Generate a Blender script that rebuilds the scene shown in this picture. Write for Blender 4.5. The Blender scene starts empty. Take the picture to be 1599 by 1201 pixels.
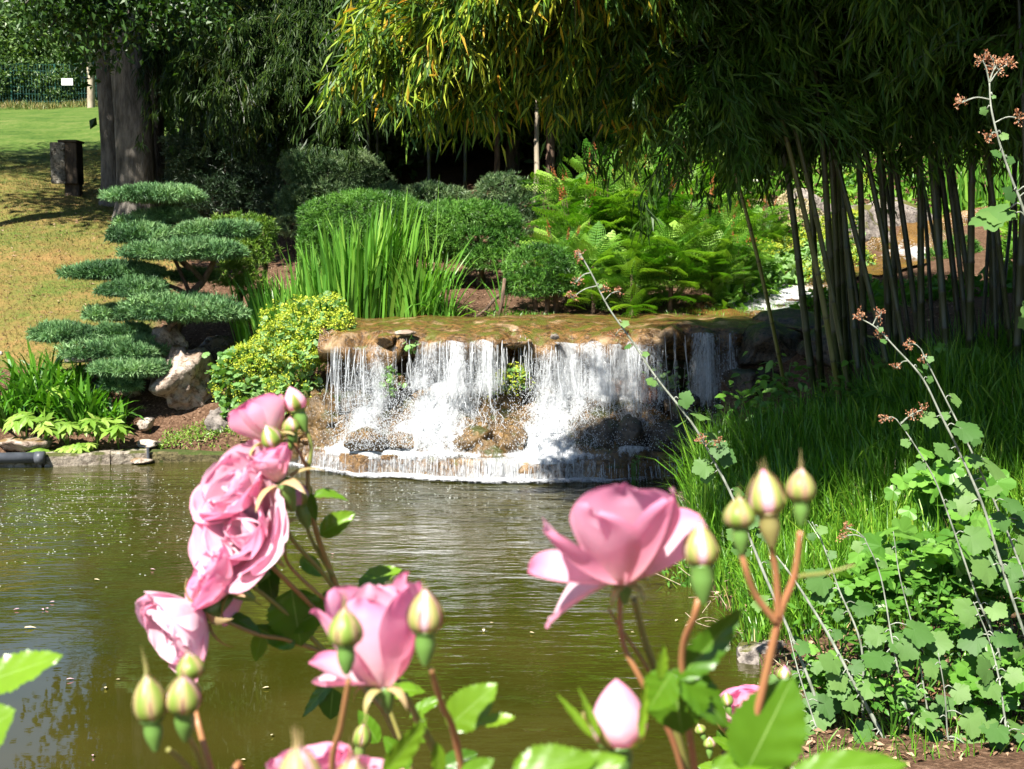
import bpy, math, random
import numpy as np
from mathutils import Vector, Matrix
R = math.radians
sc = bpy.context.scene
col = sc.collection

# ------------------------------------------------------------------ camera, world, sun, exposure
FPX, CX, CY, EYE, PITCH = 1930.0, 799.5, 600.5, 1.9, math.atan(195.5 / 1930.0)
cd = bpy.data.cameras.new('camera'); cam = bpy.data.objects.new('camera', cd); col.objects.link(cam)
cam.location = (0, 0, EYE); cam.rotation_euler = (math.pi / 2 - PITCH, 0, 0)
cd.sensor_width = 36.0; cd.lens = 36.0 * FPX / 1599.0
cd.clip_start = 0.05; cd.clip_end = 1500
cd.dof.use_dof = True; cd.dof.focus_distance = 5.0; cd.dof.aperture_fstop = 15.0
sc.camera = cam
SUN_EL, SUN_AZ = 51.0, 212.0          # azimuth clockwise from +Y: behind the camera and to its left
w = bpy.data.worlds.new('World'); sc.world = w; w.use_nodes = True
nt = w.node_tree
sky = nt.nodes.new('ShaderNodeTexSky'); sky.sky_type = 'NISHITA'; sky.sun_disc = False
sky.sun_elevation = R(SUN_EL); sky.sun_rotation = R(SUN_AZ); sky.air_density = 1.0; sky.dust_density = 0.15; sky.ozone_density = 2.5
bg = nt.nodes['Background']; bg.inputs['Strength'].default_value = 0.051
nt.links.new(sky.outputs[0], bg.inputs['Color'])
sl = bpy.data.lights.new('sun', 'SUN'); sl.energy = 5.0; sl.angle = R(0.53); sl.color = (1, .95, .86)
so = bpy.data.objects.new('sun', sl); col.objects.link(so)
sd = Vector((math.sin(R(SUN_AZ)) * math.cos(R(SUN_EL)), math.cos(R(SUN_AZ)) * math.cos(R(SUN_EL)), math.sin(R(SUN_EL))))
so.rotation_euler = sd.to_track_quat('Z', 'Y').to_euler(); so.location = (0, -5, 30)
sc.view_settings.view_transform = 'Standard'; sc.view_settings.look = 'None'
sc.view_settings.exposure = 1.55; sc.view_settings.gamma = 1.0
cy = sc.cycles
cy.max_bounces = 5; cy.diffuse_bounces = 1; cy.glossy_bounces = 3; cy.transmission_bounces = 4
cy.transparent_max_bounces = 16; cy.use_denoising = True; cy.use_adaptive_sampling = True
cy.adaptive_threshold = 0.02; cy.sample_clamp_indirect = 4.0; cy.caustics_reflective = False; cy.caustics_refractive = False

# ------------------------------------------------------------------ helpers
def rgen(s): return np.random.default_rng(s)
UPV = np.array([0, math.sin(PITCH), math.cos(PITCH)]); FWV = np.array([0, math.cos(PITCH), -math.sin(PITCH)])
def P(px, py, Y):
    d = (px - CX) / FPX * np.array([1., 0, 0]) - (py - CY) / FPX * UPV + FWV
    p = d * (Y / d[1]); p[2] += EYE
    return p
def norm(a): return a / np.maximum(np.linalg.norm(a, axis=-1, keepdims=True), 1e-9)

class MB:
    def __init__(s): s.V = []; s.n = 0; s.F = []; s.T = []; s.U = []; s.M = []
    def add(s, V, F, tint=0.5, u=0.0, mat=0):
        V = np.asarray(V, float).reshape(-1, 3); n = len(V)
        s.V.append(V)
        s.T.append(np.broadcast_to(np.asarray(tint, float), (n,)) if np.ndim(tint) < 1 else np.asarray(tint, float))
        s.U.append(np.broadcast_to(np.asarray(u, float), (n,)) if np.ndim(u) < 1 else np.asarray(u, float))
        if not isinstance(F, (list, tuple)) or (len(F) and np.ndim(F[0]) == 1): F = [np.asarray(F)]
        for f in F:
            f = np.asarray(f, int)
            if len(f): s.F.append(f + s.n); s.M.append(mat)
        s.n += n
    def inst(s, tpl, pos, dr, nr, scale, tint=None, mat=0):
        """copies of a template leaf: +Y = direction, +Z = normal"""
        V, F = tpl[0], tpl[1]; N = len(pos)
        if N == 0: return
        y = norm(np.asarray(dr, float)); x = norm(np.cross(y, nr)); z = np.cross(x, y)
        sca = np.asarray(scale, float)
        if sca.ndim == 0: sca = np.full((N, 3), sca)
        if sca.ndim == 1: sca = np.stack([sca] * 3, 1)
        W = (V[None, :, 0, None] * sca[:, None, 0, None] * x[:, None] + V[None, :, 1, None] * sca[:, None, 1, None] * y[:, None]
             + V[None, :, 2, None] * sca[:, None, 2, None] * z[:, None]) + np.asarray(pos)[:, None]
        n = len(V); off = (np.arange(N) * n)
        FF = [(f[None] + off[:, None, None]).reshape(-1, f.shape[1]) for f in F]
        t = np.full(N, .5) if tint is None else np.asarray(tint)
        u = tpl[2] if len(tpl) > 2 else np.abs(V[:, 0])
        s.add(W.reshape(-1, 3), FF, np.repeat(t, n), np.tile(u, N), mat)
    def mesh(s, name, mats, smooth=False):
        me = bpy.data.meshes.new(name)
        V = np.concatenate(s.V) if s.V else np.zeros((0, 3))
        me.vertices.add(len(V)); me.vertices.foreach_set('co', V.ravel().astype(np.float32))
        if s.F:
            idx = np.concatenate([f.ravel() for f in s.F]); cnt = np.concatenate([np.full(len(f), f.shape[1]) for f in s.F])
            mi = np.concatenate([np.full(len(f), m) for f, m in zip(s.F, s.M)])
            st = np.concatenate([[0], np.cumsum(cnt)[:-1]])
            me.loops.add(len(idx)); me.loops.foreach_set('vertex_index', idx.astype(np.int32))
            me.polygons.add(len(cnt)); me.polygons.foreach_set('loop_start', st.astype(np.int32))
            me.polygons.foreach_set('loop_total', cnt.astype(np.int32))
            me.polygons.foreach_set('material_index', mi.astype(np.int32))
            me.polygons.foreach_set('use_smooth', np.full(len(cnt), bool(smooth)))
        a = me.attributes.new('tint', 'FLOAT', 'POINT'); a.data.foreach_set('value', np.concatenate(s.T).astype(np.float32))
        a = me.attributes.new('uu', 'FLOAT', 'POINT'); a.data.foreach_set('value', np.concatenate(s.U).astype(np.float32))
        for m in (mats if isinstance(mats, (list, tuple)) else [mats]): me.materials.append(m)
        me.update(calc_edges=True)
        return me
    def obj(s, name, mats, parent=None, smooth=False, loc=None):
        o = bpy.data.objects.new(name, s.mesh(name, mats, smooth)); col.objects.link(o)
        if parent is not None: o.parent = parent
        if loc is not None: o.location = loc
        return o

def tag(o, label=None, cat=None, group=None, kind=None):
    if label: o['label'] = label
    if cat: o['category'] = cat
    if group: o['group'] = group
    if kind: o['kind'] = kind
    return o
def empty(name, loc, label=None, cat=None, group=None):
    o = bpy.data.objects.new(name, None); col.objects.link(o); o.location = Vector(tuple(loc)); o.empty_display_size = .1
    return tag(o, label, cat, group)
def link_mesh(name, me, parent=None, loc=(0, 0, 0), rotz=0, scale=(1, 1, 1)):
    o = bpy.data.objects.new(name, me); col.objects.link(o); o.location = tuple(loc); o.rotation_euler = (0, 0, rotz)
    o.scale = scale if np.ndim(scale) else (scale,) * 3
    if parent is not None: o.parent = parent
    return o

def tube(mb, pts, rad, sides=6, tint=.5, mat=0, cap=True, u=0.0):
    pts = np.asarray(pts, float); n = len(pts)
    rad = np.broadcast_to(np.asarray(rad, float), (n,))
    t = norm(np.gradient(pts, axis=0))
    ref = np.array([0, 0, 1.]) if abs(t[0][2]) < .9 else np.array([1., 0, 0])
    a = norm(np.cross(t, ref)); b = np.cross(t, a)
    th = np.arange(sides) / sides * 2 * math.pi
    ring = pts[:, None] + rad[:, None, None] * (np.cos(th)[None, :, None] * a[:, None] + np.sin(th)[None, :, None] * b[:, None])
    i = np.arange(n - 1)[:, None] * sides; j = np.arange(sides)[None]; k = (j + 1) % sides
    F = np.stack([i + j, i + k, i + k + sides, i + j + sides], -1).reshape(-1, 4)
    fs = [F]
    if cap and sides > 2: fs.append(np.arange(sides)[None, ::-1]); fs.append((np.arange(sides) + (n - 1) * sides)[None])
    mb.add(ring.reshape(-1, 3), fs, tint, u, mat)
def spline(pts, n=24):
    pts = np.asarray(pts, float); m = len(pts)
    if m == 2: return pts[0] + (pts[1] - pts[0]) * np.linspace(0, 1, n)[:, None]
    q = np.vstack([2 * pts[0] - pts[1], pts, 2 * pts[-1] - pts[-2]])
    tt = np.linspace(0, m - 1 - 1e-6, n); i = tt.astype(int); f = (tt - i)[:, None]
    p0, p1, p2, p3 = q[i], q[i + 1], q[i + 2], q[i + 3]
    return .5 * (2 * p1 + (p2 - p0) * f + (2 * p0 - 5 * p1 + 4 * p2 - p3) * f * f + (3 * p1 - p0 - 3 * p2 + p3) * f ** 3)
def grid_faces(nu, nv):
    i, j = np.meshgrid(np.arange(nu - 1), np.arange(nv - 1), indexing='ij')
    a = i * nv + j
    return np.stack([a, a + nv, a + nv + 1, a + 1], -1).reshape(-1, 4)
class Noise:
    """cheap smooth fractal noise from random plane waves, vectorised"""
    def __init__(s, seed, dim=3, k=7):
        r = rgen(seed); s.d = norm(r.normal(size=(k, dim))); s.ph = r.uniform(0, 6.28, k); s.fr = r.uniform(.7, 1.4, k); s.k = k; s.oct = [norm(r.normal(size=(k, dim))) for _ in range(6)]
        s.op = [r.uniform(0, 6.28, k) for _ in range(6)]
    def __call__(s, p, freq=1.0, octaves=3, ridge=False):
        p = np.asarray(p, float); out = 0; amp = 1
        for o in range(octaves):
            a = p @ s.oct[o].T * freq * (2.1 ** o) * s.fr + s.op[o]
            a = a + 1.2 * np.sin(a[..., ::-1] * .7 + s.op[o])
            v = np.sin(a)
            if ridge: v = 1 - 2 * np.abs(v)
            out = out + amp * v.mean(-1) * 1.9; amp *= .5
        return out

# ------------------------------------------------------------------ materials
def mat_new(name):
    m = bpy.data.materials.new(name); m.use_nodes = True
    n = m.node_tree; p = n.nodes['Principled BSDF']; return m, n, p
def nd(n, t, **kw):
    x = n.nodes.new(t)
    for k, v in kw.items():
        if k in x.inputs: x.inputs[k].default_value = v
        else: setattr(x, k, v)
    return x
def ramp(n, stops, fac=None, interp='LINEAR'):
    r = n.nodes.new('ShaderNodeValToRGB'); e = r.color_ramp.elements; r.color_ramp.interpolation = interp
    while len(e) < len(stops): e.new(.5)
    for x, (p, c) in zip(e, stops):
        x.position = p; x.color = (*c, 1) if len(c) == 3 else c
    if fac is not None: n.links.new(fac, r.inputs[0])
    return r
def attr(n, name):
    a = n.nodes.new('ShaderNodeAttribute'); a.attribute_name = name; return a.outputs['Fac']
def objnoise(n, scale, detail=4, rough=.55, vec=None):
    x = n.nodes.new('ShaderNodeTexNoise'); x.inputs['Scale'].default_value = scale; x.inputs['Detail'].default_value = detail
    x.inputs['Roughness'].default_value = rough
    if vec is None:
        g = n.nodes.new('ShaderNodeNewGeometry'); vec = g.outputs['Position']
    n.links.new(vec, x.inputs['Vector']); return x.outputs['Fac']
def mixc(n, fac, a, b, mode='MIX'):
    x = n.nodes.new('ShaderNodeMix'); x.data_type = 'RGBA'; x.blend_type = mode
    for i, v in ((0, fac), (6, a), (7, b)):
        if hasattr(v, 'links') or hasattr(v, 'is_linked'): n.links.new(v, x.inputs[i])
        elif i == 0: x.inputs[0].default_value = v
        else: x.inputs[i].default_value = (*v, 1)
    return x.outputs[2]
def math_(n, op, a, b=0.0):
    x = n.nodes.new('ShaderNodeMath'); x.operation = op
    for i, v in ((0, a), (1, b)):
        if hasattr(v, 'links'): n.links.new(v, x.inputs[i])
        else: x.inputs[i].default_value = v
    return x.outputs[0]
def bump(n, p, h, strength=.5, dist=.02):
    b = n.nodes.new('ShaderNodeBump'); b.inputs['Strength'].default_value = strength; b.inputs['Distance'].default_value = dist
    n.links.new(h, b.inputs['Height']); n.links.new(b.outputs[0], p.inputs['Normal']); return b
def leaf_mat(name, stops, transl=.35, rough=.45, spec=.4, rib=None, tcol=(1.1, 1.2, .35), noise=.25, nscale=3.):
    """stops: colours over the per-leaf tint attribute"""
    m, n, p = mat_new(name)
    k = len(stops)
    rp = ramp(n, [(i / (k - 1) if k > 1 else 0, c) for i, c in enumerate(stops)] if not isinstance(stops[0][0], (list, tuple)) and len(stops[0]) == 3 else stops, attr(n, 'tint'))
    c = rp.outputs[0]
    if rib is not None:
        rr = ramp(n, [(0, (1, 1, 1)), (.035, (0, 0, 0))], attr(n, 'uu'))
        c = mixc(n, rr.outputs[0], c, rib)
    if noise:
        nz = objnoise(n, nscale, 3)
        rr = ramp(n, [(.3, (1 - noise,) * 3), (.7, (1 + noise * .0,) * 3)], nz)
        c = mixc(n, 1.0, c, rr.outputs[0], 'MULTIPLY')
    n.links.new(c, p.inputs['Base Color'])
    p.inputs['Roughness'].default_value = rough; p.inputs['Specular IOR Level'].default_value = spec
    if transl > 0:
        t = n.nodes.new('ShaderNodeBsdfTranslucent'); tc = mixc(n, 1.0, c, tcol, 'MULTIPLY'); n.links.new(tc, t.inputs['Color'])
        mx = n.nodes.new('ShaderNodeMixShader'); mx.inputs[0].default_value = transl
        n.links.new(p.outputs[0], mx.inputs[1]); n.links.new(t.outputs[0], mx.inputs[2])
        n.links.new(mx.outputs[0], n.nodes['Material Output'].inputs[0])
    return m
def bark_mat(name, a, b, scale=14, moss=None, dist=.02):
    m, n, p = mat_new(name)
    g = n.nodes.new('ShaderNodeNewGeometry'); mp = n.nodes.new('ShaderNodeMapping'); n.links.new(g.outputs['Position'], mp.inputs[0]); mp.inputs['Scale'].default_value = (1, 1, .25)
    nz = objnoise(n, scale, 6, .65, mp.outputs[0])
    c = ramp(n, [(.35, a), (.62, b)], nz).outputs[0]
    if moss:
        c = mixc(n, ramp(n, [(.52, (0, 0, 0)), (.62, (1, 1, 1))], objnoise(n, scale * .25, 4)).outputs[0], c, moss)
    n.links.new(c, p.inputs['Base Color']); p.inputs['Roughness'].default_value = .9
    bump(n, p, nz, .8, dist); return m
def rock_mat(name, dark, light, moss=(.08, .09, .02), mossamt=.5, wet=False, scale=5, hi=None):
    m, n, p = mat_new(name)
    n1 = objnoise(n, scale, 8, .65); n2 = objnoise(n, scale * 3.7, 6, .7)
    c = ramp(n, [(.32, dark), (.5, tuple((np.array(dark) + np.array(light)) / 2)), (.66, light)], n1).outputs[0]
    c = mixc(n, ramp(n, [(.38, (1, 1, 1)), (.52, (0, 0, 0))], n2).outputs[0], c, tuple(np.array(dark) * .6))
    if hi: c = mixc(n, ramp(n, [(.55, (0, 0, 0)), (.68, (1, 1, 1))], objnoise(n, scale * .6, 5)).outputs[0], c, hi)
    if mossamt > 0:
        g = n.nodes.new('ShaderNodeNewGeometry'); sx = n.nodes.new('ShaderNodeSeparateXYZ'); n.links.new(g.outputs['Normal'], sx.inputs[0])
        mm = math_(n, 'ADD', math_(n, 'MULTIPLY', sx.outputs[2], .16), objnoise(n, scale * .9, 5))
        c = mixc(n, ramp(n, [(.72 - .2 * mossamt, (0, 0, 0)), (.8 - .2 * mossamt, (1, 1, 1))], mm).outputs[0], c, moss)
    n.links.new(c, p.inputs['Base Color'])
    p.inputs['Roughness'].default_value = .22 if wet else .88
    p.inputs['Specular IOR Level'].default_value = .6 if wet else .3
    bump(n, p, math_(n, 'ADD', n1, math_(n, 'MULTIPLY', n2, .4)), .9, .05); return m

# leaf templates (unit length along +Y)
def t_rhomb(wd=.2, peak=.4, fold=.12, droop=.1):
    V = np.array([[0, 0, 0], [wd / 2, peak, fold * wd], [0, 1, -droop], [-wd / 2, peak, fold * wd]])
    return V, [np.array([[0, 1, 2], [0, 2, 3]])], np.array([0, 1, 0, 1.])
def t_lance(wd=.14, droop=.18, fold=.2, peak=.35):
    ys = [0, .12, peak, .7, 1]; ws = [.12, .7, 1, .62, 0]
    V = []; 
    for y, q in zip(ys, ws):
        z = -droop * y * y
        V += [[-wd / 2 * q, y, z + fold * wd * q * .5], [0, y, z], [wd / 2 * q, y, z + fold * wd * q * .5]]
    V = np.array(V)[:-2]; V[-1] = [0, 1, -droop]
    F4 = []; 
    for i in range(3):
        a = i * 3; F4 += [[a, a + 1, a + 4, a + 3], [a + 1, a + 2, a + 5, a + 4]]
    return V, [np.array(F4), np.array([[9, 10, 12], [10, 11, 12]])], np.array([1, 0, 1] * 4 + [0.])
def t_lobed(kind='round', seed=0, n=48):
    """broad leaf as a fan: stalk end at origin, blade reaching +Y"""
    th = np.linspace(-math.pi * .96, math.pi * .96, n)
    if kind == 'round': r = .5 * (1 + .10 * np.cos(th * 9) + .03 * np.cos(th * 27)) * (1 - .22 * (np.abs(th) / math.pi) ** 6)
    elif kind == 'plume': r = .5 * (1 + .11 * np.cos(th * 5.0) + .06 * np.cos(th * 15) + .03 * np.cos(th * 37 + seed)) * (1.08 - .25 * (np.abs(th) / math.pi) ** 2)
    elif kind == 'maple': r = .5 * (1 + .42 * np.abs(np.cos(th * 2.5)) ** .8 - .2 + .09 * np.abs(np.cos(th * 14))) * (1.1 - .3 * (np.abs(th) / math.pi) ** 2)
    x = r * np.sin(th); y = .42 + r * np.cos(th)
    z = .05 * (r / .5) ** 2 * np.cos(th * (2.5 if kind == 'plume' else 4)) * .5 - .10 * (r / .5) ** 2 * .5
    V = np.vstack([[0, .30, -.03], np.stack([x, y, z - .03], 1)])
    F = np.stack([np.zeros(n - 1, int), np.arange(1, n), np.arange(2, n + 1)], 1)
    u = np.concatenate([[0], np.where(np.abs(np.cos(th * 2.5)) > .995, .02, 1.)])
    return V, [F], u
RH = t_rhomb(.2); LN = t_lance()

def gnd(x, y): return float(G(np.array([x]), np.array([y]))[0])
def blob(rng, n, rx, ry, rz, shell=.35):
    d = norm(rng.normal(size=(n, 3))); r = 1 - shell * rng.random(n) ** 1.5
    return d * r[:, None] * np.array([rx, ry, rz]), d
# ------------------------------------------------------------------ terrain
CP = np.array([(-3,0,.45),(0,0,.4),(3,0,.5),(0,-5,.5),(-14,-5,.6),(12,-5,1),(1.9,3,.2),(3.5,3,.5),(6,3,.9),
 (1.35,5.4,.06),(1.35,6.3,.1),(1.2,7.3,.08),(1.6,9,.15),(2.1,10.4,.4),(1.85,5,.08),(2.6,5,.15),(2.5,7,.5),(2.2,6,.22),(3.2,6,.3),(2.5,8.5,.95),(4,8.5,1.15),
 (4.2,6.3,.6),(6,8,1.4),(2,8,.6),(2.3,9.5,.9),(2.7,11,1.1),(3.6,11,1.15),(4,13,1.45),(0,11.7,1.0),(-1.5,11.7,.9),(1.5,11.7,1.02),(0,12,1.2),(1.5,12,1.22),(-1.2,12,1.15),
 (-1.2,12.6,1.33),(0,12.7,1.3),(1,12.7,1.3),(2.5,12.8,1.32),(-1.5,15,1.72),(0,15,1.75),(1.5,15,1.85),(0,19,3.0),(-3,19,2.9),(3,19,3.1),
 (3.2,14,1.55),(4.2,16,1.85),(5.3,17,2.0),(5.6,18.4,2.5),(7.2,19,2.7),(5,24,4.6),(8,24,4.8),(10,14,2.7),(13,9,2.4),
 (-4.7,11.75,.16),(-3.3,11.95,.18),(-2.4,12,.35),(-5,13,.88),(-4,13,.9),(-7,13,.92),(-3,13,1.0),(-2.2,12.7,.95),(-6,15.5,1.75),(-3.4,15.5,1.75),(-5,18,2.52),(-9,18,2.6),
 (-12,12,.6),(-9,20,3.0),(-4,20,3.0),(-10,30,4.7),(-20,30,4.9),(-15,45,7.2),(-27,45,7.3),(0,30,5.6),(10,30,6.4),(0,45,9),(22,45,11),(-20,70,11),(20,70,17),(60,40,14),(-60,40,8),(-60,-20,1),(60,-20,3),(-80,110,16),(0,120,22),(80,110,25)], float)
_d = np.linalg.norm(CP[:, None, :2] - CP[None, :, :2], axis=-1)
_A = np.block([[-_d - .0 * np.eye(len(CP)), np.ones((len(CP), 1))], [np.ones((1, len(CP))), np.zeros((1, 1))]])
_w = np.linalg.solve(_A, np.append(CP[:, 2], 0))
POND = np.array([(-12,1.4),(-12,11.0),(-4.9,11.32),(-3.35,11.6),(-2.4,11.55),(-2.0,11.9),(1.5,11.9),(1.75,10.9),(1.5,10.3),(1.3,9),(.95,7.2),(1.12,6.3),(1.0,5.4),(.93,4.5),(1.1,3),(1.0,1.8),(0,1.3)], float)
def poly_sd(x, y, poly):
    d = np.full(x.shape, 1e9); ins = np.zeros(x.shape, bool); n = len(poly)
    for i in range(n):
        a = poly[i]; b = poly[(i + 1) % n]; e = b - a
        wx, wy = x - a[0], y - a[1]; t = np.clip((wx * e[0] + wy * e[1]) / (e @ e), 0, 1)
        d = np.minimum(d, np.hypot(wx - e[0] * t, wy - e[1] * t))
        c = ((a[1] > y) != (b[1] > y)) & (x < (b[0] - a[0]) * (y - a[1]) / (b[1] - a[1] + 1e-12) + a[0])
        ins ^= c
    return np.where(ins, -d, d)
_gn = Noise(5, 2)
def G(x, y):
    x = np.asarray(x, float); y = np.asarray(y, float); sh = x.shape; xf = x.ravel(); yf = y.ravel()
    d = np.hypot(xf[:, None] - CP[None, :, 0], yf[:, None] - CP[None, :, 1])
    z = -(d @ _w[:-1]) + _w[-1]
    p = np.stack([xf, yf], 1)
    z = z + .025 * _gn(p, 2.2, 3) * np.clip(yf / 10, .3, 2)
    return z.reshape(sh)
def ground_z(x, y):
    z = G(x, y); s = np.clip((poly_sd(x, y, POND) + .02) / .16, 0, 1); s = s * s * (3 - 2 * s)
    return z * s + -.6 * (1 - s)

m, n, p = mat_new('ground'); M_GROUND = m
zone = attr(n, 'tint'); shade_ = None
n1 = objnoise(n, 1.1, 6, .6); n2 = objnoise(n, 9, 6, .7); n3 = objnoise(n, 40, 4, .7)
dry = ramp(n, [(.3, (.14, .09, .03)), (.55, (.25, .155, .055)), (.8, (.33, .22, .09))], n3).outputs[0]
grn = ramp(n, [(.3, (.045, .085, .012)), (.7, (.12, .17, .03))], n3).outputs[0]
patch = ramp(n, [(.40, (0, 0, 0)), (.62, (1, 1, 1))], math_(n, 'ADD', math_(n, 'MULTIPLY', n1, .6), math_(n, 'MULTIPLY', n2, .4))).outputs[0]
lawn = mixc(n, patch, dry, grn)
soil = ramp(n, [(.3, (.03, .018, .010)), (.5, (.10, .055, .032)), (.62, (.20, .125, .08)), (.75, (.36, .26, .19))], math_(n, 'ADD', math_(n, 'MULTIPLY', n3, .7), math_(n, 'MULTIPLY', n2, .3))).outputs[0]
far = ramp(n, [(.36, (.03, .075, .010)), (.5, (.075, .13, .02)), (.64, (.15, .17, .05))], math_(n, 'ADD', math_(n, 'MULTIPLY', n2, .5), math_(n, 'MULTIPLY', n1, .5))).outputs[0]
c = mixc(n, ramp(n, [(.3, (0, 0, 0)), (.5, (1, 1, 1))], zone).outputs[0], soil, lawn)
c = mixc(n, ramp(n, [(.68, (0, 0, 0)), (.9, (1, 1, 1))], math_(n, 'ADD', zone, math_(n, 'MULTIPLY', math_(n, 'SUBTRACT', n2, .5), .4))).outputs[0], c, far)
n.links.new(c, p.inputs['Base Color']); p.inputs['Roughness'].default_value = .95; p.inputs['Specular IOR Level'].default_value = .15
bump(n, p, math_(n, 'ADD', n3, n2), .8, .03)

xs = np.unique(np.concatenate([np.linspace(-120, -12, 22), np.linspace(-12, 8, 168), np.linspace(8, 120, 22)]))
ys = np.unique(np.concatenate([np.linspace(-30, 1, 12), np.linspace(1, 22, 176), np.linspace(22, 60, 60), np.linspace(60, 160, 16)]))
X, Yg = np.meshgrid(xs, ys, indexing='ij'); Z = ground_z(X, Yg)
def lawnzone(x, y):
    # 0 = planted soil, .6 = dry lawn, 1 = far green lawn
    edge = np.interp(y, [0, 11, 12.6, 14, 16, 19, 24, 30, 60], [-99, -99, -3.7, -3.9, -4.1, -4.2, -3.2, -1, 4])
    s = np.clip((edge - x) / .5 + .5, 0, 1)
    s = s * np.clip((y - 12.55) / .4, 0, 1)
    return s * np.interp(y, [0, 17, 19, 24, 32], [.58, .58, .66, .8, 1.05])
g = MB(); g.add(np.stack([X, Yg, Z], -1).reshape(-1, 3), grid_faces(len(xs), len(ys))[:, ::-1], lawnzone(X, Yg).ravel())
tag(g.obj('ground', M_GROUND, smooth=True), 'sloping garden ground from the pond bank up to the sunlit lawn', kind='structure')

# water ---------------------------------------------------------------
m, n, p = mat_new('pond_water'); M_WATER = m
tc = n.nodes.new('ShaderNodeNewGeometry'); mp = n.nodes.new('ShaderNodeMapping'); n.links.new(tc.outputs['Position'], mp.inputs[0]); mp.inputs['Scale'].default_value = (.55, 1.5, 1)
w1 = objnoise(n, 3.2, 3, .5, mp.outputs[0]); w2 = objnoise(n, 11, 3, .5, mp.outputs[0])
# ripples calm down towards the near left corner, away from the fall
sx = n.nodes.new('ShaderNodeSeparateXYZ'); n.links.new(tc.outputs['Position'], sx.inputs[0])
amp = nd(n, 'ShaderNodeMapRange'); n.links.new(sx.outputs[1], amp.inputs[0])
for k, v in ((1, 5.4), (2, 9.5), (3, .0), (4, 1.0)): amp.inputs[k].default_value = v
rc = nd(n, 'ShaderNodeMapRange'); n.links.new(sx.outputs[0], rc.inputs[0])
for k, v in ((1, -2.6), (2, -.6), (3, .35), (4, 1.0)): rc.inputs[k].default_value = v
nearr = rc.outputs[0]; rr2 = nd(n, 'ShaderNodeMapRange'); n.links.new(sx.outputs[0], rr2.inputs[0]); [setattr(rr2.inputs[k], 'default_value', v) for k, v in ((1, -1.1), (2, -.3), (3, .0), (4, .35))]; nearr2 = rr2.outputs[0]
h = math_(n, 'ADD', math_(n, 'MULTIPLY', w1, 1.0), math_(n, 'MULTIPLY', w2, .35))
hh = math_(n, 'MULTIPLY', h, math_(n, 'MAXIMUM', math_(n, 'MULTIPLY', amp.outputs[0], nearr), math_(n, 'MAXIMUM', math_(n, 'MULTIPLY', nearr2, .5), .004)))
bp = n.nodes.new('ShaderNodeBump'); bp.inputs['Strength'].default_value = 1.0; bp.inputs['Distance'].default_value = .055
n.links.new(hh, bp.inputs['Height']); n.links.new(bp.outputs[0], p.inputs['Normal'])
cc = ramp(n, [(.35, (.028, .030, .003)), (.7, (.050, .042, .008))], objnoise(n, .8, 3)).outputs[0]
n.links.new(cc, p.inputs['Base Color']); p.inputs['Roughness'].default_value = .02; p.inputs['IOR'].default_value = 1.95; p.inputs['Specular IOR Level'].default_value = .8
mb = MB()
wx = np.linspace(-14, 3.2, 80); wy = np.linspace(.9, 12, 80); A, B = np.meshgrid(wx, wy, indexing='ij')
mb.add(np.stack([A, B, 0 * A], -1).reshape(-1, 3), grid_faces(80, 80)[:, ::-1])
tag(mb.obj('pond_water', M_WATER, smooth=True), 'murky olive pond water with fine ripples', kind='structure')

# rocks ---------------------------------------------------------------
M_LIME = rock_mat('limestone', (.20, .14, .10), (.52, .44, .37), (.16, .10, .04), .25, scale=4, hi=(.58, .52, .45))
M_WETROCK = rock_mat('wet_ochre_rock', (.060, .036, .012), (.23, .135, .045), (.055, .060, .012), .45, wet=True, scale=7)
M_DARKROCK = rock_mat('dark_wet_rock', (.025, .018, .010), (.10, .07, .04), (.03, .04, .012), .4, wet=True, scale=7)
M_LEDGE = rock_mat('travertine', (.06, .030, .010), (.25, .135, .042), (.10, .10, .015), .3, wet=True, scale=7, hi=(.32, .22, .12))
M_GREYROCK = rock_mat('grey_rock', (.10, .085, .075), (.38, .33, .29), (.09, .09, .02), .45, scale=5)
ICO = None
def ico(sub=4):
    me = bpy.data.meshes.new('t'); import bmesh; b = bmesh.new(); bmesh.ops.create_icosphere(b, subdivisions=sub, radius=1)
    V = np.array([v.co[:] for v in b.verts]); F = np.array([[v.index for v in f.verts] for f in b.faces]); b.free(); bpy.data.meshes.remove(me); return V, F
ICO5 = ico(5); ICO4 = ico(4); ICO3 = ico(3); ICO2 = ico(2); ICO1 = ico(1)
def rock_mb(size, seed, icos=None, rough=.14, cuts=9):
    V, F = icos or ICO4; V = V.copy(); r = rgen(seed); nz = Noise(seed, 3)
    for i in range(cuts):
        nn = norm(r.normal(size=3)); d = r.uniform(.55, .85); V -= np.maximum(0, V @ nn - d)[:, None] * nn * .9
    V = V * (1 + rough * nz(V, 1.8, 4, True) + rough * .3 * nz(V, 7, 3))[:, None]
    mb = MB(); mb.add(V * np.array(size) / 2, F); return mb
def rock(px, py, w, h, Y, mat, label, seed, depth=None, name='rock', group=None, rz=0, rough=.14, icos=None):
    """rock centred at a pixel of the 1599 px photo, w x h in those pixels, at distance Y"""
    c = P(px, py, Y); k = Y / FPX
    mb = rock_mb((w * k * 1.15, (depth or w * k) * 1.1, h * k * 1.2), seed, icos, rough)
    o = mb.obj(name, mat, smooth=True, loc=c); o.rotation_euler[2] = rz
    return tag(o, label, 'rock', group)

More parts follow.
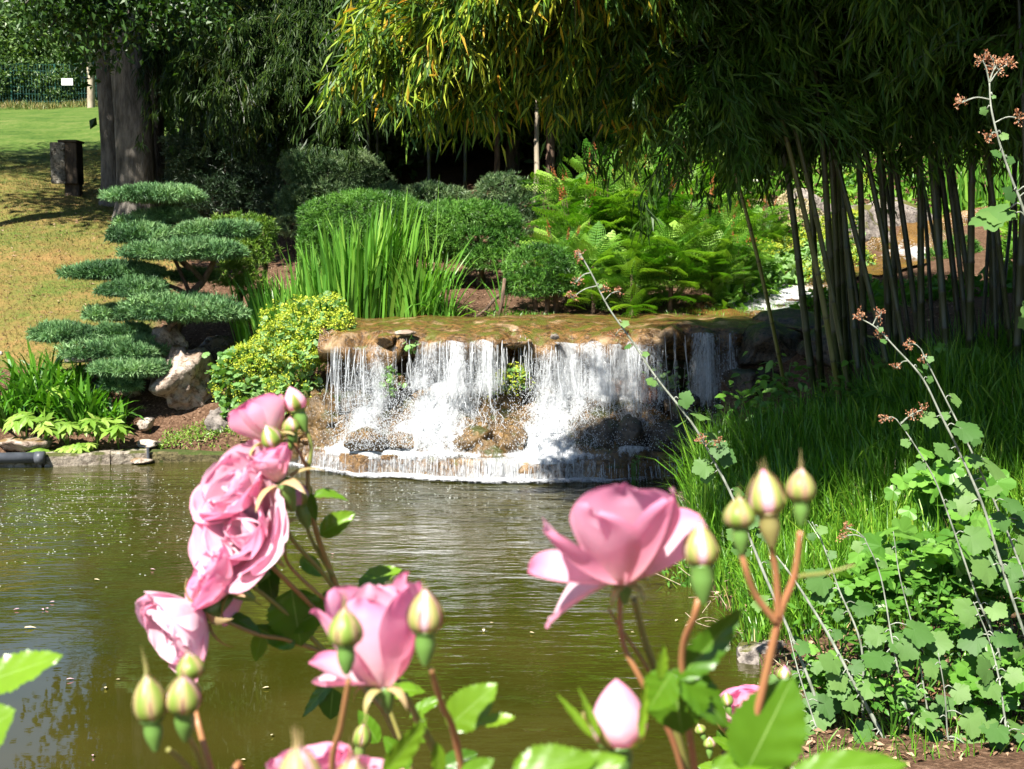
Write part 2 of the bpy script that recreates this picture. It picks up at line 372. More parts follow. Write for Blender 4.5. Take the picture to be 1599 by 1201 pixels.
# pond edge kerb, grey pipe
M_CONC = rock_mat('concrete', (.20, .16, .12), (.42, .37, .30), (.07, .075, .02), .5, scale=6)
m, n, p = mat_new('pipe_plastic'); M_PIPE = m; n.links.new(ramp(n, [(.3, (.045, .05, .06)), (.7, (.10, .11, .13))], objnoise(n, 9)).outputs[0], p.inputs['Base Color']); p.inputs['Roughness'].default_value = .5
def kerb(a, b, h, t, label, seed, mat=None):
    a = np.array(a); b = np.array(b); L = np.linalg.norm(b - a); nu = max(8, int(L / .05)); prof = [(0, -.4), (0, 0), (.0, h - .015), (.015, h), (t, h), (t, -.4)]
    prof = [(0, -.5)] + [(0, q) for q in np.linspace(-.1, h - .02, 5)] + [(.02, h)] + [(q, h) for q in np.linspace(.08, t, 4)] + [(t, -.5)]
    d = (b - a) / L; nrm = np.array([-d[1], d[0]]); V = []
    nz = Noise(seed, 3)
    for i in range(nu):
        for q, z in prof: V.append([*(a + d * L * i / (nu - 1) + nrm * q), z])
    V = np.array(V); k = nz(V, 9, 3) * .008; V[:, 1] += k; V[:, 2] += nz(V + 5, 6, 3) * .008
    mb = MB(); np_ = len(prof); mb.add(V, [grid_faces(nu, np_), np.arange(np_)[None], (np.arange(np_) + (nu - 1) * np_)[None, ::-1]])
    o = mb.obj('kerb_stone', mat or M_CONC, smooth=False); return tag(o, label, 'kerb', 'concrete kerb along the pond')
kerb((-8.5, 10.95), (-4.32, 11.22), .07, .22, 'low concrete pond kerb lying under the grey pipe', 1)
kerb((-4.3, 11.23), (-3.74, 11.36), .115, .2, 'long pale concrete kerb below the star-leaved plants', 2)
kerb((-3.73, 11.36), (-3.42, 11.44), .12, .2, 'short pale kerb block with a broken chip in front', 4)
kerb((-3.40, 11.46), (-2.3, 11.6), .09, .2, 'mossy dark green kerb right of the kerb block', 3, rock_mat('mossy_concrete', (.06, .05, .02), (.18, .15, .07), (.05, .07, .012), .9, scale=8))
mb = MB(); tube(mb, np.array([(-6.5, 11.02, .095), (-5.3, 11.11, .095), (-4.33, 11.19, .095)]), .05, 14); 
tube(mb, np.array([(-4.36, 11.187, .095), (-4.28, 11.19, .095)]), .057, 14)
tag(mb.obj('drain_pipe', M_PIPE, smooth=True), 'dark grey plastic pipe lying along the pond edge', 'pipe')
rock(220, 719, 36, 8, 11.42, M_LIME, 'flat white stone chip leaning on the kerb block', 61, icos=ICO3)
mb = MB(); tube(mb, [(-3.405, 11.44, -.2), (-3.405, 11.44, .15)], .014, 6)
tag(mb.obj('metal_stake', M_PIPE), 'thin grey metal stake beside the kerb block', 'stake')

rock(35, 693, 85, 26, 11.5, M_LIME, 'long flat pale stone lying on the kerb at left', 62, icos=ICO3, depth=.3)
rock(283, 600, 112, 122, 12.35, M_LIME, 'big cream limestone boulder with brown stains below the juniper', 7, depth=.9, icos=ICO5, rough=.2)
rock(262, 548, 62, 70, 12.55, M_LIME, 'tall grey limestone lump on top of the big boulder', 8, icos=ICO4, rough=.2)
rock(205, 612, 40, 30, 12.5, M_LIME, 'small cream stone left of the big boulder', 10, icos=ICO3)
rock(226, 661, 30, 24, 12.0, M_LIME, 'small white stone below the big boulder', 11, icos=ICO3)
rock(345, 548, 66, 50, 12.75, M_DARKROCK, 'dark shaded rock at the top of the bed behind the big boulder', 12, icos=ICO4)
rock(400, 510, 44, 34, 12.9, rock_mat('mossy_rock', (.12, .08, .04), (.4, .33, .25), (.16, .14, .02), .9, scale=6), 'mossy brown rock left of the iris clump', 13, icos=ICO4)
rock(350, 660, 60, 50, 11.95, M_GREYROCK, 'knobbly grey rock between the boulder and the rose', 14, icos=ICO4)
rock(232, 692, 42, 14, 11.75, M_LIME, 'flat pale stone behind the short kerb block', 15, icos=ICO3)
rock(125, 560, 60, 18, 12.5, M_LIME, 'pale stone behind the strap-leaved clump', 16, icos=ICO3)
rock(2, 552, 8, 8, 12.7, M_LIME, 'tiny white stone on the dry lawn at the left edge', 17, icos=ICO2)

# leaf litter, chips and pebbles on the planted soil and bank
r = rgen(77); N = 9000
px = np.concatenate([r.uniform(-4.5, 4.5, 5500), r.uniform(1.1, 3.4, 3500)]); py = np.concatenate([r.uniform(11.7, 16.5, 5500), r.uniform(4.3, 7.2, 3500)])
z = ground_z(px, py); ok = z > .03; px, py, z = px[ok], py[ok], z[ok]; N = len(px)
mb = MB(); dr = r.normal(size=(N, 3)); dr[:, 2] *= .25; nr = r.normal(size=(N, 3)) * .35 + [0, 0, 1]
mb.inst(t_rhomb(.45, .5, .3, .1), np.stack([px, py, z + .008], 1), dr, nr, r.uniform(.015, .055, N), r.random(N))
M_LITTER = leaf_mat('leaf_litter', [(.10, .05, .025), (.27, .16, .09), (.42, .30, .2), (.16, .07, .03)], transl=.0, rough=.8, noise=0)
tag(mb.obj('leaf_litter', M_LITTER), 'brown fallen leaves and bark chips scattered over the beds', kind='stuff')
lx = r.uniform(-9, -3.2, 1400); ly = r.uniform(12.7, 18.5, 1400); mb2 = MB(); mb2.inst(t_rhomb(.4, .5, .3, .1), np.stack([lx, ly, ground_z(lx, ly) + .012], 1), r.normal(size=(1400, 3)) * [1, 1, .25], r.normal(size=(1400, 3)) * .4 + [0, 0, 1], r.uniform(.02, .07, 1400), r.random(1400))
tag(mb2.obj('lawn_litter', M_LITTER), 'dry leaves and twig bits lying on the left lawn', kind='stuff')
# lawn blades
N = 90000; px = r.uniform(-11.5, -2.6, N); py = 12.4 + 14 * r.random(N) ** 1.2
zn = lawnzone(px, py); ok = (zn > r.uniform(.1, .55, N)); px, py = px[ok], py[ok]; N = len(px)
mb = MB(); z = ground_z(px, py); dr = r.normal(size=(N, 3)) * .55 + [0, 0, .8]
pn = Noise(9, 2)(np.stack([px, py], 1), 1.6, 3) * .35 + .45 + r.normal(size=N) * .18
mb.inst(t_rhomb(.16, .4, .2, .15), np.stack([px, py, z - .004], 1), dr, r.normal(size=(N, 3)), r.uniform(.025, .055, N), np.clip(pn, 0, 1))
M_LAWN = leaf_mat('lawn_grass', [(.06, .12, .018), (.12, .15, .03), (.20, .15, .05), (.29, .19, .08)], transl=.2, rough=.6, noise=0)
tag(mb.obj('lawn_grass', M_LAWN), 'short patchy lawn grass, green to dry orange, on the left slope', kind='stuff')
# ------------------------------------------------------------------ cascade rocks and ledge
nzL = Noise(21, 3)
def lipY(x): return 11.12 + np.interp(x, [-1.6, -1.1, -.95, -.8, -.15, .0, .15, 1.3, 1.5], [.14, .12, .10, -.02, .0, .12, -.02, .0, .12]) + .04 * np.sin(x * 13) + .03 * np.sin(x * 23 + 2) + .09 * np.sin(x * 2.3 + .6) + .05 * np.sin(x * 5.1) + np.where(x > 1.45, (x - 1.45) * .25, 0) - .06 * np.exp(-((x - .3) / .3) ** 2)
def lipZ(x): return np.interp(x, [-1.8, -1.55, -1.1, -.98, -.85, -.15, -.02, .12, .22, .85, 1.3, 1.45, 1.6, 2.4], [1.09, 1.10, 1.10, 1.19, 1.155, 1.16, 1.20, 1.19, 1.13, 1.14, 1.15, 1.24, 1.21, 1.24]) + .012 * np.sin(np.asarray(x) * 19)
xs_ = np.linspace(-1.78, 3.2, 200); V = []
for x in xs_:
    ly, lz = lipY(x), lipZ(x)
    prof = [(12.9, 1.30 + .02), (12.5, 1.33), (12.1, 1.325), (11.8, 1.32), (11.62, 1.30), (11.5, 1.285), (11.4, 1.262), (ly + .14, 1.23), (ly + .05, lz + .04), (ly, lz), (ly - .012, lz - .04), (ly + .01, lz - .10), (ly + .08, lz - .15), (ly + .22, lz - .17), (11.75, .9), (12.0, .85)]
    V += [(x, a, b) for a, b in prof]
V = np.array(V); kz = nzL(V, 5, 4) * .026 + nzL(V, 17, 2) * .010; kz2 = nzL(V + 9, 4, 4) * .05
front = (V[:, 1] < 11.36); V[:, 2] += kz + np.where(V[:, 2] < 1.08, kz2, 0); V[:, 1] += np.where(front, kz2 * .8, 0)
mb = MB(); mb.add(V, grid_faces(200, 16)[:, ::-1])
tag(mb.obj('rock_ledge', M_LEDGE, smooth=True), 'wide ochre stone ledge whose front lip the waterfall pours over', 'rock ledge')
# back wall under the ledge
A, B = np.meshgrid(np.linspace(-1.72, 3.0, 150), np.linspace(-.1, 1.08, 40), indexing='ij')
V = np.stack([A, 11.70 + 0 * A, B], -1).reshape(-1, 3); V[:, 1] += nzL(V, 3.2, 4, True) * .12 - .18 * (1.0 - V[:, 2])
mb = MB(); mb.add(V, grid_faces(150, 40)[:, ::-1] if False else grid_faces(150, 40))
M_CAVE = rock_mat('mossy_cave_rock', (.015, .010, .006), (.09, .055, .025), (.03, .05, .008), .8, scale=6)
tag(mb.obj('rock_wall', M_CAVE, smooth=True), 'dark mossy rock face behind the falling water', 'rock wall')
# low step at the foot
def footY(x): return np.interp(x, [-2.7, -2.08, -1.35, -.55, .3, 1.1, 1.8], [11.45, 11.3, 10.82, 10.58, 10.45, 10.52, 10.8]) + .035 * np.sin(np.asarray(x) * 5.3) + .025 * np.sin(np.asarray(x) * 11.7 + 1)
xs_ = np.linspace(-2.5, 1.85, 180); V = []
for x in xs_:
    f = float(footY(x)); V += [(x, 11.8, .3), (x, 11.2, .25), (x, (f + 11.2) / 2, .215), (x, f + .12, .2), (x, f + .03, .19), (x, f, .165), (x, f - .01, .08), (x, f - .02, -.3)]
V = np.array(V); V[:, 2] += nzL(V, 6, 3) * .014; V[:, 1] += nzL(V + 3, 7, 3) * .03 * (V[:, 1] < 11)
mb = MB(); mb.add(V, grid_faces(180, 8)[:, ::-1])
tag(mb.obj('rock_step', M_LEDGE, smooth=True), 'low wide stone step at the foot of the waterfall', 'rock step')

RG = 'boulders under the waterfall'
for a in [
 (575, 688, 78, 50, 10.85, M_WETROCK, 'rounded brown boulder on the step, left of the middle white stream', 31, .34),
 (737, 688, 88, 52, 10.80, M_WETROCK, 'broad flat-topped brown boulder below the centre of the falls', 32, .36),
 (802, 690, 54, 52, 10.74, M_WETROCK, 'leaning wedge-shaped brown boulder right of the broad one', 33, .3),
 (635, 690, 66, 30, 10.9, M_WETROCK, 'low boulder half hidden under the middle white stream', 34, .3),
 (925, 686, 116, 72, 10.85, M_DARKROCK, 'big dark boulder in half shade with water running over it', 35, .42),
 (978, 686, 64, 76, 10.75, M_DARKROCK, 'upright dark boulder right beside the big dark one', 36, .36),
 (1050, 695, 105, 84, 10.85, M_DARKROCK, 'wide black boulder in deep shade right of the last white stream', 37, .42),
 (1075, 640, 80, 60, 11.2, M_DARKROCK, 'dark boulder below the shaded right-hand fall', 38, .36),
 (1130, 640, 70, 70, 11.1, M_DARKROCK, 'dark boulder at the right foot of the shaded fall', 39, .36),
 (507, 655, 70, 80, 11.25, M_WETROCK, 'tall mossy orange boulder at the left edge of the falls', 40, .4),
 (470, 690, 70, 60, 11.35, M_WETROCK, 'low mossy boulder beside the pond behind the pink buds', 41, .4),
 (485, 620, 56, 34, 11.6, M_WETROCK, 'mossy capstone at the left edge of the falls', 42, .35),
 (722, 628, 64, 62, 11.2, M_WETROCK, 'knobbly brown boulder behind the middle stream', 43, .34),
 (790, 640, 66, 60, 11.25, M_WETROCK, 'tan boulder under the mossy gap of the falls', 44, .34),
 (612, 600, 44, 44, 11.3, M_WETROCK, 'small mossy boulder in the hollow behind the left stream', 45, .3),
 (855, 640, 60, 70, 11.25, M_WETROCK, 'brown boulder glimpsed through the widest white stream', 46, .34),
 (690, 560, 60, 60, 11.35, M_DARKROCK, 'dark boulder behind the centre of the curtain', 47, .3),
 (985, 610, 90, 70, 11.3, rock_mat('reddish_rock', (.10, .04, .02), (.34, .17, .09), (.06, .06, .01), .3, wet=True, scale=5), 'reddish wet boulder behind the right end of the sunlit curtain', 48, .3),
 (565, 640, 60, 60, 11.3, M_WETROCK, 'tan boulder behind the leftmost stream', 49, .3),
]: rock(*a[:8], depth=a[8], group=RG, rough=.12)

# ------------------------------------------------------------------ falling water
m, n, p = mat_new('falling_water'); M_FALL = m
p.inputs['Base Color'].default_value = (.70, .73, .76, 1); p.inputs['Roughness'].default_value = .12; p.inputs['Specular IOR Level'].default_value = .8
tr = n.nodes.new('ShaderNodeBsdfTransparent'); tl = n.nodes.new('ShaderNodeBsdfTranslucent'); tl.inputs[0].default_value = (.85, .88, .9, 1)
mx0 = n.nodes.new('ShaderNodeMixShader'); mx0.inputs[0].default_value = .3; n.links.new(p.outputs[0], mx0.inputs[1]); n.links.new(tl.outputs[0], mx0.inputs[2])
mx = n.nodes.new('ShaderNodeMixShader'); n.links.new(attr(n, 'tint'), mx.inputs[0]); n.links.new(tr.outputs[0], mx.inputs[1]); n.links.new(mx0.outputs[0], mx.inputs[2]); n.links.new(mx.outputs[0], n.nodes['Material Output'].inputs[0])
m, n, p = mat_new('white_water'); M_WHITE = m
p.inputs['Base Color'].default_value = (.74, .76, .78, 1); p.inputs['Roughness'].default_value = .3
g_ = n.nodes.new('ShaderNodeNewGeometry'); mp = n.nodes.new('ShaderNodeMapping'); n.links.new(g_.outputs['Position'], mp.inputs[0]); mp.inputs['Scale'].default_value = (1, .45, .4)
a1 = objnoise(n, 16, 5, .7, mp.outputs[0]); a2 = objnoise(n, 60, 3, .7)
den = attr(n, 'tint')
al = math_(n, 'ADD', math_(n, 'ADD', math_(n, 'MULTIPLY', a1, .75), math_(n, 'MULTIPLY', a2, .45)), math_(n, 'SUBTRACT', den, 1.0))
al = ramp(n, [(.06, (0, 0, 0)), (.34, (1, 1, 1))], al).outputs[0]
tr = n.nodes.new('ShaderNodeBsdfTransparent'); mx = n.nodes.new('ShaderNodeMixShader'); n.links.new(al, mx.inputs[0]); n.links.new(tr.outputs[0], mx.inputs[1]); n.links.new(p.outputs[0], mx.inputs[2]); n.links.new(mx.outputs[0], n.nodes['Material Output'].inputs[0])
bump(n, p, math_(n, 'ADD', a1, a2), 1.0, .03)

fall = empty('waterfall', (0, 10.9, 0), 'white curtain waterfall pouring off the ochre ledge over boulders into the pond', 'waterfall')
def wx_(px, Y=10.9): return (px - CX) / FPX * Y
# per pixel column: strand density, landing row
SECT = [  # px0, px1, number, land z, spread of landing, label
 (506, 532, 26, .55, .2, 'sparse drips at the left end of the falls'),
 (532, 612, 34, .50, .22, 'leftmost white curtain of the falls'),
 (612, 645, 14, .75, .1, 'thin drips in front of the dark hollow'),
 (645, 775, 50, .68, .14, 'broad middle curtain of the falls'),
 (775, 830, 34, .70, .1, 'separate dripping threads in front of the mossy gap'),
 (826, 950, 50, .58, .2, 'widest white curtain right of the mossy gap'),
 (950, 1042, 34, .50, .2, 'right curtain of the falls half in shade'),
 (1052, 1075, 8, .5, .1, 'few drips in shade'),
 (1076, 1160, 30, .62, .06, 'shaded bluish curtain at the far right of the falls'),
]
r = rgen(3)
for (a, b, cnt, zl, sp, lab) in SECT:
    mb = MB(); x0 = wx_(r.uniform(a, b, cnt))
    # strands bunch into ropes
    k = max(2, int((b - a) / 7)); cen = wx_(np.sort(r.uniform(a, b, k))); x0 = np.where(r.random(cnt) < .6, cen[r.integers(0, k, cnt)] + r.normal(0, .012, cnt), x0)
    K = 16
    for x in x0:
        zt = float(lipZ(x)) + .01; y0 = float(lipY(x)) - .015; zend = zl + r.normal(0, sp * .6); s = np.linspace(0, 1, K)
        jag = r.uniform(0, .7) if r.random() < .55 else 0; zend = zend if r.random() < .5 else zt + (zend - zt) * r.uniform(max(jag + .12, .3), 1)
        zz = zt + (zend - zt) * (jag + (1 - jag) * s); vel = r.uniform(.10, .26)
        yy = y0 - vel * np.sqrt(s + .02) * r.uniform(.5, 1) + r.normal(0, .02)
        xx = x + np.cumsum(r.normal(0, .0014, K)) + r.normal(0, .03) * s ** 1.5
        w = r.uniform(.0010, .0036) * (1 + .6 * np.abs(np.sin(s * r.uniform(6, 26) + r.uniform(0, 6)))) * (1 + .3 * s) * r.choice([.6, 1, 1.25])
        w[0] *= .3; w[-1] *= .2
        tube(mb, np.stack([xx, yy, zz], 1), w, 3, r.uniform(.2, .6), cap=False)
    o = mb.obj('water_curtain', M_FALL, fall, smooth=True); o.matrix_parent_inverse = Matrix.Translation(-Vector(fall.location)); o['label'] = lab
# streaked sheets of falling water, three deep
m, n, p = mat_new('streaked_water'); M_STREAK = m
p.inputs['Base Color'].default_value = (.72, .75, .78, 1); p.inputs['Roughness'].default_value = .15; p.inputs['Specular IOR Level'].default_value = .8
g_ = n.nodes.new('ShaderNodeNewGeometry'); mp = n.nodes.new('ShaderNodeMapping'); n.links.new(g_.outputs['Position'], mp.inputs[0]); mp.inputs['Scale'].default_value = (1, .9, .09)
s1 = objnoise(n, 34, 5, .7, mp.outputs[0]); mp2 = n.nodes.new('ShaderNodeMapping'); n.links.new(g_.outputs['Position'], mp2.inputs[0]); mp2.inputs['Scale'].default_value = (1, .9, .34); s2 = objnoise(n, 85, 3, .7, mp2.outputs[0])
al = math_(n, 'ADD', math_(n, 'ADD', math_(n, 'MULTIPLY', s1, .75), math_(n, 'MULTIPLY', s2, .5)), math_(n, 'SUBTRACT', attr(n, 'tint'), 1.0))
al = ramp(n, [(.06, (0, 0, 0)), (.20, (.35, .35, .35)), (.36, (.85, .85, .85))], al).outputs[0]
tr = n.nodes.new('ShaderNodeBsdfTransparent'); tl = n.nodes.new('ShaderNodeBsdfTranslucent'); tl.inputs[0].default_value = (.9, .92, .95, 1); mx0 = n.nodes.new('ShaderNodeMixShader'); mx0.inputs[0].default_value = .35; n.links.new(p.outputs[0], mx0.inputs[1]); n.links.new(tl.outputs[0], mx0.inputs[2])
mx = n.nodes.new('ShaderNodeMixShader'); n.links.new(al, mx.inputs[0]); n.links.new(tr.outputs[0], mx.inputs[1]); n.links.new(mx0.outputs[0], mx.inputs[2]); n.links.new(mx.outputs[0], n.nodes['Material Output'].inputs[0])
bump(n, p, math_(n, 'ADD', s1, s2), 1.0, .02)
for (a, b, d, zl, lab) in [(534, 606, .53, .46, 'left'), (650, 776, .58, .66, 'middle'), (832, 948, .59, .58, 'right'), (948, 1040, .53, .56, 'far right'), (1078, 1160, .52, .55, 'shaded')]:
    mb = MB()
    for lay in range(3):
        nu, nv = int((b - a) * .9), 24; A, S = np.meshgrid(wx_(np.linspace(a, b, nu), 11.1), np.linspace(0, 1, nv), indexing='ij')
        zt = lipZ(A) + .014; Zz = zt + (zl - zt) * S; Yy = lipY(A) - .012 - (.05 + .09 * lay) * np.sqrt(S) + .03 * nzL(np.stack([A + lay * 3, S * .15, 0 * A], -1).reshape(-1, 3), 26, 3).reshape(A.shape) * S ** .5
        e = np.clip(np.minimum(A - A.min(), A.max() - A) / .07, 0, 1) ** .5; rope = .20 * nzL(np.stack([A + lay, 0 * A, 0 * A], -1).reshape(-1, 3), 14, 2).reshape(A.shape)
        T = (d - .08 * lay + .16 * S * (lay > 0) + rope) * (.45 + .55 * e) - .35 * np.clip((S - .8) / .2, 0, 1)
        mb.add(np.stack([A.mean() + (A - A.mean()) * (1 + (.14 + .08 * lay) * S) + .02 * lay * S - (.07 if a < 700 else .02) * S ** 1.3, Yy, Zz], -1).reshape(-1, 3), grid_faces(nu, nv), T.ravel())
    o = mb.obj('water_sheet', M_STREAK, fall, smooth=True); o.matrix_parent_inverse = Matrix.Translation(-Vector(fall.location)); o['label'] = 'streaked sheet of the ' + lab + ' curtain'
mb = MB()
A, S = np.meshgrid(np.linspace(-2.1, 1.5, 220), np.linspace(0, 1, 8), indexing='ij'); f = footY(A)
mb.add(np.stack([A, f + .03 - .06 * np.sqrt(S) + .012 * nzL(np.stack([A, S, S], -1).reshape(-1, 3), 20, 2).reshape(A.shape) - .012, .206 - .21 * S], -1).reshape(-1, 3), grid_faces(220, 8), (.56 + .12 * nzL(np.stack([A, 0 * A, 0 * A], -1).reshape(-1, 3), 6, 2).reshape(A.shape) - .12 * (A > .8) + .08 * S).ravel())
o = mb.obj('step_sheet', M_STREAK, fall, smooth=True); o.matrix_parent_inverse = Matrix.Translation(-Vector(fall.location)); o['label'] = 'thin sheet of water running down the low step'
# rock slope under the white water, and the white water on it
def apr(A, S, lift):
    top = np.interp(A, wx_(np.array([480, 520, 560, 600, 650, 700, 760, 800, 850, 900, 960, 1000, 1050, 1100])), [.40, .50, .56, .54, .74, .80, .76, .66, .66, .72, .72, .66, .5, .4])
    Pn = np.stack([A, S * 1.2, 0 * A], -1).reshape(-1, 3)
    st = (S * 3.2 + .5 * nzL(Pn, 3.5, 2).reshape(A.shape)); stair = (np.floor(st) + np.clip((st - np.floor(st)) * 2.2 - .6, 0, 1)) / 3.2 - .0
    prof = np.clip(1 - (.45 * S + .55 * np.clip(stair, 0, 1)) * 1.06, 0, 1)
    lump = nzL(Pn, 7, 4, True).reshape(A.shape) * .055 * np.sin(np.clip(S, 0, 1) * math.pi)
    return np.stack([A, 11.16 + (footY(A) + .0 - 11.16) * S - lift * .7, .212 + (top - .212) * prof + lump * np.clip((1 - S) / .12, 0, 1) + lift - .07 * np.clip((S - .94) / .06, 0, 1)], -1).reshape(-1, 3)
A, S = np.meshgrid(np.linspace(wx_(470), wx_(1100), 300), np.linspace(0, 1, 70), indexing='ij')
rb = MB(); rb.add(apr(A, S, -.02), grid_faces(300, 70))
tag(rb.obj('rock_slope', M_WETROCK, smooth=True), 'lumpy stepped brown rock slope that the falls tumble down', 'rock slope')
pxA = A / 10.9 * FPX + CX
def lane(c0, c1, w0, w1, h): return h * np.exp(-((pxA - (c0 + (c1 - c0) * S)) / (w0 + (w1 - w0) * S)) ** 2)
flow = .22 + lane(570, 535, 30, 40, .50) + lane(700, 620, 50, 60, .54) + lane(745, 700, 22, 40, .20) + lane(865, 830, 34, 40, .56) + lane(915, 880, 30, 40, .30) + lane(990, 985, 26, 26, .32)
flow += (.22 * np.clip((S - .84) / .08, 0, 1) - .3 * np.clip((S - .94) / .05, 0, 1)) * (pxA > 500) * (pxA < 1010) + .07 * nzL(np.stack([A, S, 0 * A], -1).reshape(-1, 3), 11, 3).reshape(A.shape)
flow -= .3 * np.exp(-((pxA - 940) / 40) ** 2 - ((S - .65) / .25) ** 2)
mb = MB(); mb.add(apr(A, S, .012), grid_faces(300, 70), np.clip(flow, 0, 1.15).ravel())
o = mb.obj('white_water', M_WHITE, fall, smooth=True); o.matrix_parent_inverse = Matrix.Translation(-Vector(fall.location)); o['label'] = 'white water rushing over the boulders'
# rope-like flows over the boulders
mb = MB()
srcs = wx_(np.array([560, 585, 640, 655, 670, 700, 730, 770, 838, 855, 880, 905, 935, 990, 1010]))
for q in range(300):
    x = r.choice(srcs) + r.normal(0, .09); s0 = r.uniform(0, .75); K = 10; s = s0 + (min(1, s0 + r.uniform(.12, .45)) - s0) * np.linspace(0, 1, K)
    tp = np.interp(x, wx_(np.array([500, 560, 600, 650, 700, 760, 800, 850, 900, 960, 1000, 1050])), [.42, .45, .40, .60, .68, .66, .55, .52, .56, .58, .56, .5])
    yy = 11.10 + (float(footY(x)) + .10 - 11.10) * s - .02; zz = .23 + (tp - .23) * (1 - s) ** 1.1 + .02 + .06 * np.abs(np.sin(s * 7 + x * 9)) * r.uniform(.2, 1)
    xx = x + (r.normal(-.12, .14)) * (s - s0) + .02 * np.sin(s * 20 + r.uniform(0, 6)); wv = r.uniform(.002, .005) * np.sin(np.linspace(.15, 3.0, K))
    tube(mb, np.stack([xx, yy, zz], 1), wv, 3, r.uniform(.35, .9), cap=False)
o = mb.obj('water_ropes', M_FALL, fall, smooth=True); o.matrix_parent_inverse = Matrix.Translation(-Vector(fall.location)); o['label'] = 'rope-like white flows between the boulders'
# step face strands
mb = MB()
for x in np.concatenate([r.uniform(-2.05, 1.5, 150), r.uniform(-1.3, .3, 50)]):
    f = float(footY(x)); K = 7; s = np.linspace(0, 1, K); zz = .205 - .2 * (r.uniform(0, .5) + (1 - .5) * s)
    yy = f + .015 - .045 * np.sqrt(s) - r.uniform(0, .03); xx = x + r.normal(0, .006) * s
    tube(mb, np.stack([xx, yy, zz], 1), r.uniform(.0015, .0048) * (1 + .5 * np.sin(s * 9 + r.uniform(0, 6))), 3, r.uniform(.2, .75), cap=False)
o = mb.obj('step_curtain', M_FALL, fall, smooth=True); o.matrix_parent_inverse = Matrix.Translation(-Vector(fall.location)); o['kind'] = 'stuff'; o['label'] = 'low fringe of water falling off the step into the pond'
# droplets
def drops(mb, pos, size, t):
    V = np.array([[1, 0, 0], [-1, 0, 0], [0, 1, 0], [0, -1, 0], [0, 0, 1.5], [0, 0, -1.5]], float); F = np.array([[0, 2, 4], [2, 1, 4], [1, 3, 4], [3, 0, 4], [2, 0, 5], [1, 2, 5], [3, 1, 5], [0, 3, 5]])
    mb.inst((V, [F], np.zeros(6)), pos, np.tile([0, 1, 0], (len(pos), 1)), np.tile([0, 0, 1.], (len(pos), 1)), size, t)
mb = MB(); N = 9000
secs = [(532, 612, .2), (645, 775, .3), (826, 950, .32), (950, 1042, .12), (1076, 1160, .06)]
pr = np.array([s[2] for s in secs]); si = r.choice(len(secs), N, p=pr / pr.sum()); a = np.array([s[0] for s in secs])[si]; b = np.array([s[1] for s in secs])[si]
x = wx_(a + (b - a) * r.random(N)) + r.normal(0, .03, N); zz = .25 + .8 * r.beta(1.3, 1.7, N); yy = lipY(x) - .05 - .26 * r.random(N) - .2 * (1.1 - zz) * r.random(N)
drops(mb, np.stack([x, yy, zz], 1), r.uniform(.0014, .0045, N), r.uniform(.5, 1, N))
N = 12000; x = -.04 + r.choice(wx_(np.array([560, 590, 640, 660, 700, 840, 870, 910, 1000])), N) + r.normal(0, .15, N)
yy = 10.55 + .5 * r.random(N); zz = .25 + .5 * ((yy - 10.55) / .5) ** 1.3 + np.abs(r.normal(0, .055, N))
drops(mb, np.stack([x, yy, zz], 1), r.uniform(.0014, .0048, N), r.uniform(.5, 1, N))
o = mb.obj('spray', M_FALL, fall); o['kind'] = 'stuff'; o.matrix_parent_inverse = Matrix.Translation(-Vector(fall.location)); o['label'] = 'splashing droplets'
# foam on the pond at the foot
A, S = np.meshgrid(np.linspace(-2.2, 1.6, 200), np.linspace(0, 1, 16), indexing='ij')
V = np.stack([A, footY(A) - .0 - .38 * S, .012 + .02 * (1 - S) ** 2 + .008 * nzL(np.stack([A, S, S], -1).reshape(-1, 3), 20, 2).reshape(A.shape)], -1).reshape(-1, 3)
den = (1.02 - 1.0 * S ** .8) * np.interp(A, [-2.2, -1.6, -1.2, .3, 1, 1.6], [.72, .85, 1.05, 1.0, .6, .45])
mb = MB(); mb.add(V, grid_faces(200, 16), den.ravel()); o = mb.obj('foam', M_WHITE, fall, smooth=True); o.matrix_parent_inverse = Matrix.Translation(-Vector(fall.location)); o['label'] = 'white foam at the foot of the falls'

